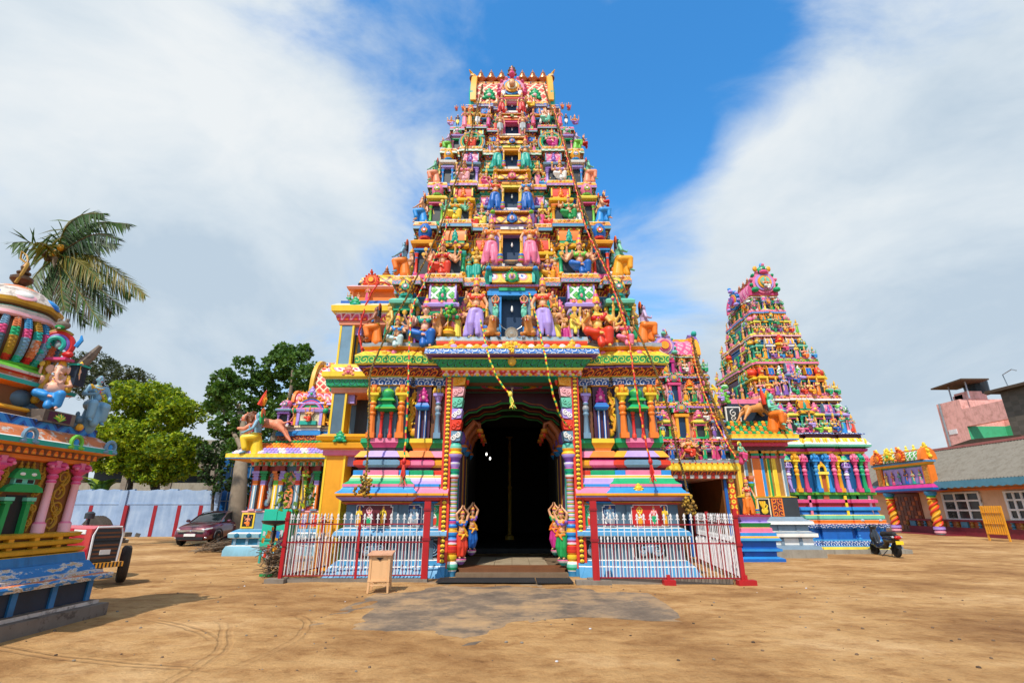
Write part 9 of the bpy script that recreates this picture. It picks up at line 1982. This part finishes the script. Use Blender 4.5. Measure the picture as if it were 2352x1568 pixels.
mb = MB(); mb.box(XG+.40,XH-.9,ya+.6,yb_-.6,zc0,zc1,'steel'); mb.box(XG+.37,XG+.40,ya+.9,yb_-.9,zc0+.1,zc1-.1,'lavender')
for y in (ya+.55,yb_-.55): mb.box(XG+.28,XG+.7,y-.28,y+.28,zc0,zc1,'orange'); mb.box(XG+.26,XG+.28,y-.18,y+.18,zc0+.08,zc1-.05,'gold_scroll')
mb.sweep([(XG+.3,ya+.35),(XH-.85,ya+.35),(XH-.85,yb_-.35),(XG+.3,yb_-.35)], [(0,zc1-.02),(.10,zc1+.02),(.14,zc1+.14),(.2,zc1+.16),(.2,zk),(.05,zk+.08)], ['lime','amber','yellow','azure','salmon']); mb.build('frieze_box', GS, 20)
V = MB(); barrel(V, 0, 0, 0, 2*hl-.9, zt_-zk+.1, .9, 'lattice_green', 'orange', False, 10); V.box(-hl+.7,hl-.7,-.2,.2,zt_-zk-.05,zt_-zk+.14,'petal_pink')
for x in (-hl*.55,hl*.25): nasi(V, x, -.55, .35, .75, ['orange','scarlet','amber','orange','orange'], False)
leaf_motif(V, -hl*.12, -.60, .1, .7, .9, 'yellow', 'lime', .12)
for k in range(5): V.lathe([(.10,0),(.13,.1),(.05,.18),(.08,.28),(.01,.40)], (-hl*.5+hl*.25*k,0,zt_-zk+.1), 'lemon', 8)
for q in (-1,1): leaf_motif(V, q*(hl-.45), 0, .05, .7, 1.05, 'yellow', 'orange', .12)
mb = MB(); append(mb, V, frame(XG+.5, ym, zk+.05, -PI/2)); mb.build('vault_roof', GS, 40)
for y in (pt(2134,1170,XG).y, pt(2038,1170,XG).y):
 mb = MB(); H = zf0-.1; n = 26; vs = []
 mb.lathe([(.30,0),(.30,.12),(.24,.16),(.30,.22),(.30,.32),(.24,.36),(.32,.42),(.32,.55),(.24,.60)], (XG+.35,y,0), ['emerald','teal','rose','blush','pink','lavender','lavender','violet'], 14)
 mb.lathe([(.22,.60),(.22,H-.5)], (XG+.35,y,0), 'amber', 14)
 for q in range(3): mb.tube([(XG+.35+.22*math.cos(a_),y+.22*math.sin(a_),.62+(H-1.15)*k/30) for k, a_ in [(k, TAU*(k/30*1.6+q/3)) for k in range(31)]], .075, 'scarlet' if q else 'gold', 6)
 mb.lathe([(.24,H-.52),(.28,H-.42),(.22,H-.36),(.26,H-.26),(.34,H-.16),(.34,H)], (XG+.35,y,0), ['scarlet','lemon','emerald','sky','azure'], 14); mb.build('twisted_pillar', GS, 40)
mb = MB(); ya2, yb2 = pt(2122,1180,XH).y, pt(2056,1180,XH).y; mb.box(XH-.06,XH,ya2,yb2,.15,zf0-.05,'door_wood')
for i in range(8):
 for j in range(7): yy = ya2+.1+(yb2-ya2-.2)*i/8; zz_ = .3+(zf0-.6)*j/7; mb.box(XH-.10,XH-.06,yy+.03,yy+(yb2-ya2-.2)/8-.03,zz_,zz_+(zf0-.6)/7-.06,'door_wood' if (i+j) % 3 else 'terra')
mb.build('door', GS, 0); mb = MB(); mb.box(XG-.1,XH,ya-.2,yb_+.2,-.1,.14,'maroon_plinth'); mb.build('step', GS, 0)
for k, (c, b__) in enumerate((('lemon','skin'),('rose','skin'),('violet','mint'),('blue','skinbrown'),('teal','skin'),('pink','skingreen'))): figure('stand', 'figurine', None, None, (XG+.30, yb_-1.15-(yb_-ya-2.3)*k/5, zc0+.06), (zc1-zc0)*.78 if k == 3 else (zc1-zc0)*.68, -PI/2, dict(body=b__, garment=c, blouse=c), parent=GS, skip=('face',))
GR = thing('yellow_frame', 'yellow painted wooden slat frame leaning upright before the peach house', 'wooden frame', (26.3,29.6,0)); A_, B2_ = pt(2262,1200,25.6), pt(2308,1200,25.6)
for k in range(10): t = k/9; q = A_.lerp(B2_, t); mb = MB(); w_ = .05 if k in (0,9) else .035; mb.box(q.x-.02,q.x+.02,q.y-w_,q.y+w_,0 if k in (0,9) else .35,1.80,'amber'); mb.build('slat', GR, 0)
for z in (.40,.9,1.45): mb = MB(); mb.bar((A_.x-.03,A_.y,z),(B2_.x-.03,B2_.y,z),.05,.03,'amber'); mb.build('rail', GR, 0)
SHD = thing('grey_shed', 'grey walled shed with dark sagging roof between house and pink building', 'shed', (38,42,0)); X = 37.
zl, zr2 = pt(2150,1045,X).z, pt(2330,1000,X).z; ya, yb_ = pt(2345,1020,X).y, pt(2140,1045,X).y; mb = MB(); mb.prism([(ya,0),(yb_,0),(yb_,zl-.4),(ya,zr2-.5)], X, X+5, 'grey_shed', 'x'); mb.build('wall', SHD, 0); mb = MB(); mb.prism([(ya-1,zr2-.45),(ya+3,zr2-.2),(yb_+1,zl-.35),(yb_+1,zl-.12),(ya+3,zr2+.1),(ya-1,zr2-.1)], X-.8, X+6, 'twig_dark', 'x'); mb.build('roof', SHD, 0)
PB = thing('pink_building', 'weathered pink building with green balcony and roof tank beyond the house', 'building', (48,50,0)); X = 47.
def pz(px, py): return pt(px, py, X)
ya, yb_ = pz(2390,950).y, pz(2156,950).y; z1_, z2_ = pz(2250,925).z, pz(2250,975).z; yt = pz(2215,960).y
mb = MB(); mb.box(X, X+10, yt, yb_, 0, pz(2180,922).z, 'pink_wall'); mb.box(X,X+.5,ya,yt,pz(2280,968).z,pz(2260,928).z,'pink_wall'); mb.box(X+4,X+10,ya,yt,0,pz(2260,928).z,'pink_wall'); mb.box(X,X+4,ya,yt,0,pz(2260,1012).z,'pink_wall'); mb.build('wall', PB, 0)
mb = MB(); mb.box(X+3.9,X+4.0,ya,yt,pz(2260,1012).z,pz(2280,968).z,'green_wall'); mb.box(X+.05,X+4,yt-.05,yt-.01,pz(2260,1012).z,pz(2280,968).z,'green_wall'); mb.build('balcony', PB, 0)
mb = MB(); mb.box(X+3.80,X+3.9,pz(2305,990).y-1.2,pz(2280,990).y,pz(2280,1005).z+.1,pz(2280,980).z,'pane'); mb.box(X+3.75,X+3.92,pz(2290,990).y-.3,pz(2290,990).y-.1,pz(2280,1005).z,pz(2280,980).z,'picket_white'); mb.build('window', PB, 0)
mb = MB(); mb.box(X-.05,X,pz(2199,990).y,pz(2180,990).y,pz(2190,997).z,pz(2190,986).z,'picket_white'); mb.build('window', PB, 0)
mb = MB(); q0, q1 = pz(2200,905).y, pz(2165,905).y; zb = pz(2180,922).z; zt = pz(2190,872).z; mb.box(X+1,X+3,q0,q0+1.6,zb,pz(2190,900).z,'pink_wall'); mb.box(X+1,X+3,q1-1.2,q1,zb,pz(2190,905).z,'pink_wall'); mb.lathe([(1.0,0),(1.05,1.4),(.9,1.6)], (X+3,(q0+q1)/2,zb+.6), 'black', 16); mb.build('water_tank', PB, 20)
mb = MB(); mb.prism([(q0-1.2,zt-.30),(q1+1.,zt-.45),(q1+1.,zt-.30),(q0-1.2,zt-.15)], X-.3, X+2.6, 'twig_dark', 'x')
for y in (q0-.5,q1-.2): mb.box(X+.6,X+.7,y-.05,y+.05,zb,zt-.3,'grey_shed')
mb.build('canopy', PB, 0); mb = MB(); mb.tube([(X+1,q0-4.5,zb),(X+1,q0-4.3,zt-.6),(X+.5,q0-5.8,zt-.45),(X+.4,q0-6.3,zt-.7)], .05, 'pipe_grey', 5); mb.build('lamp_pole', PB, 40)
mb = MB(); mb.tube([(X-.1,yb_-.5,0),(X-.1,yb_-.5,pz(2180,922).z)], .09, 'pipe_grey', 6); mb.build('drain_pipe', PB, 40)
SB = thing('stone_house', 'dark block-walled building with flat eave at the far right edge', 'building', (40,38,0)); X = 39.; patt('dark_blocks', 'check', [(.10,.082,.062),(.125,.10,.078)], 1.6, 2.6, .9)
ya, yb_ = pt(2420,950,X).y, pt(2312,950,X).y; zt = pt(2330,893,X).z; mb = MB(); mb.box(X,X+9,ya,yb_,0,zt,'dark_blocks'); mb.build('wall', SB, 0); mb = MB(); mb.box(X-.6,X+9.5,ya,yb_+.7,zt,zt+.22,'twig_dark'); mb.build('roof', SB, 0)
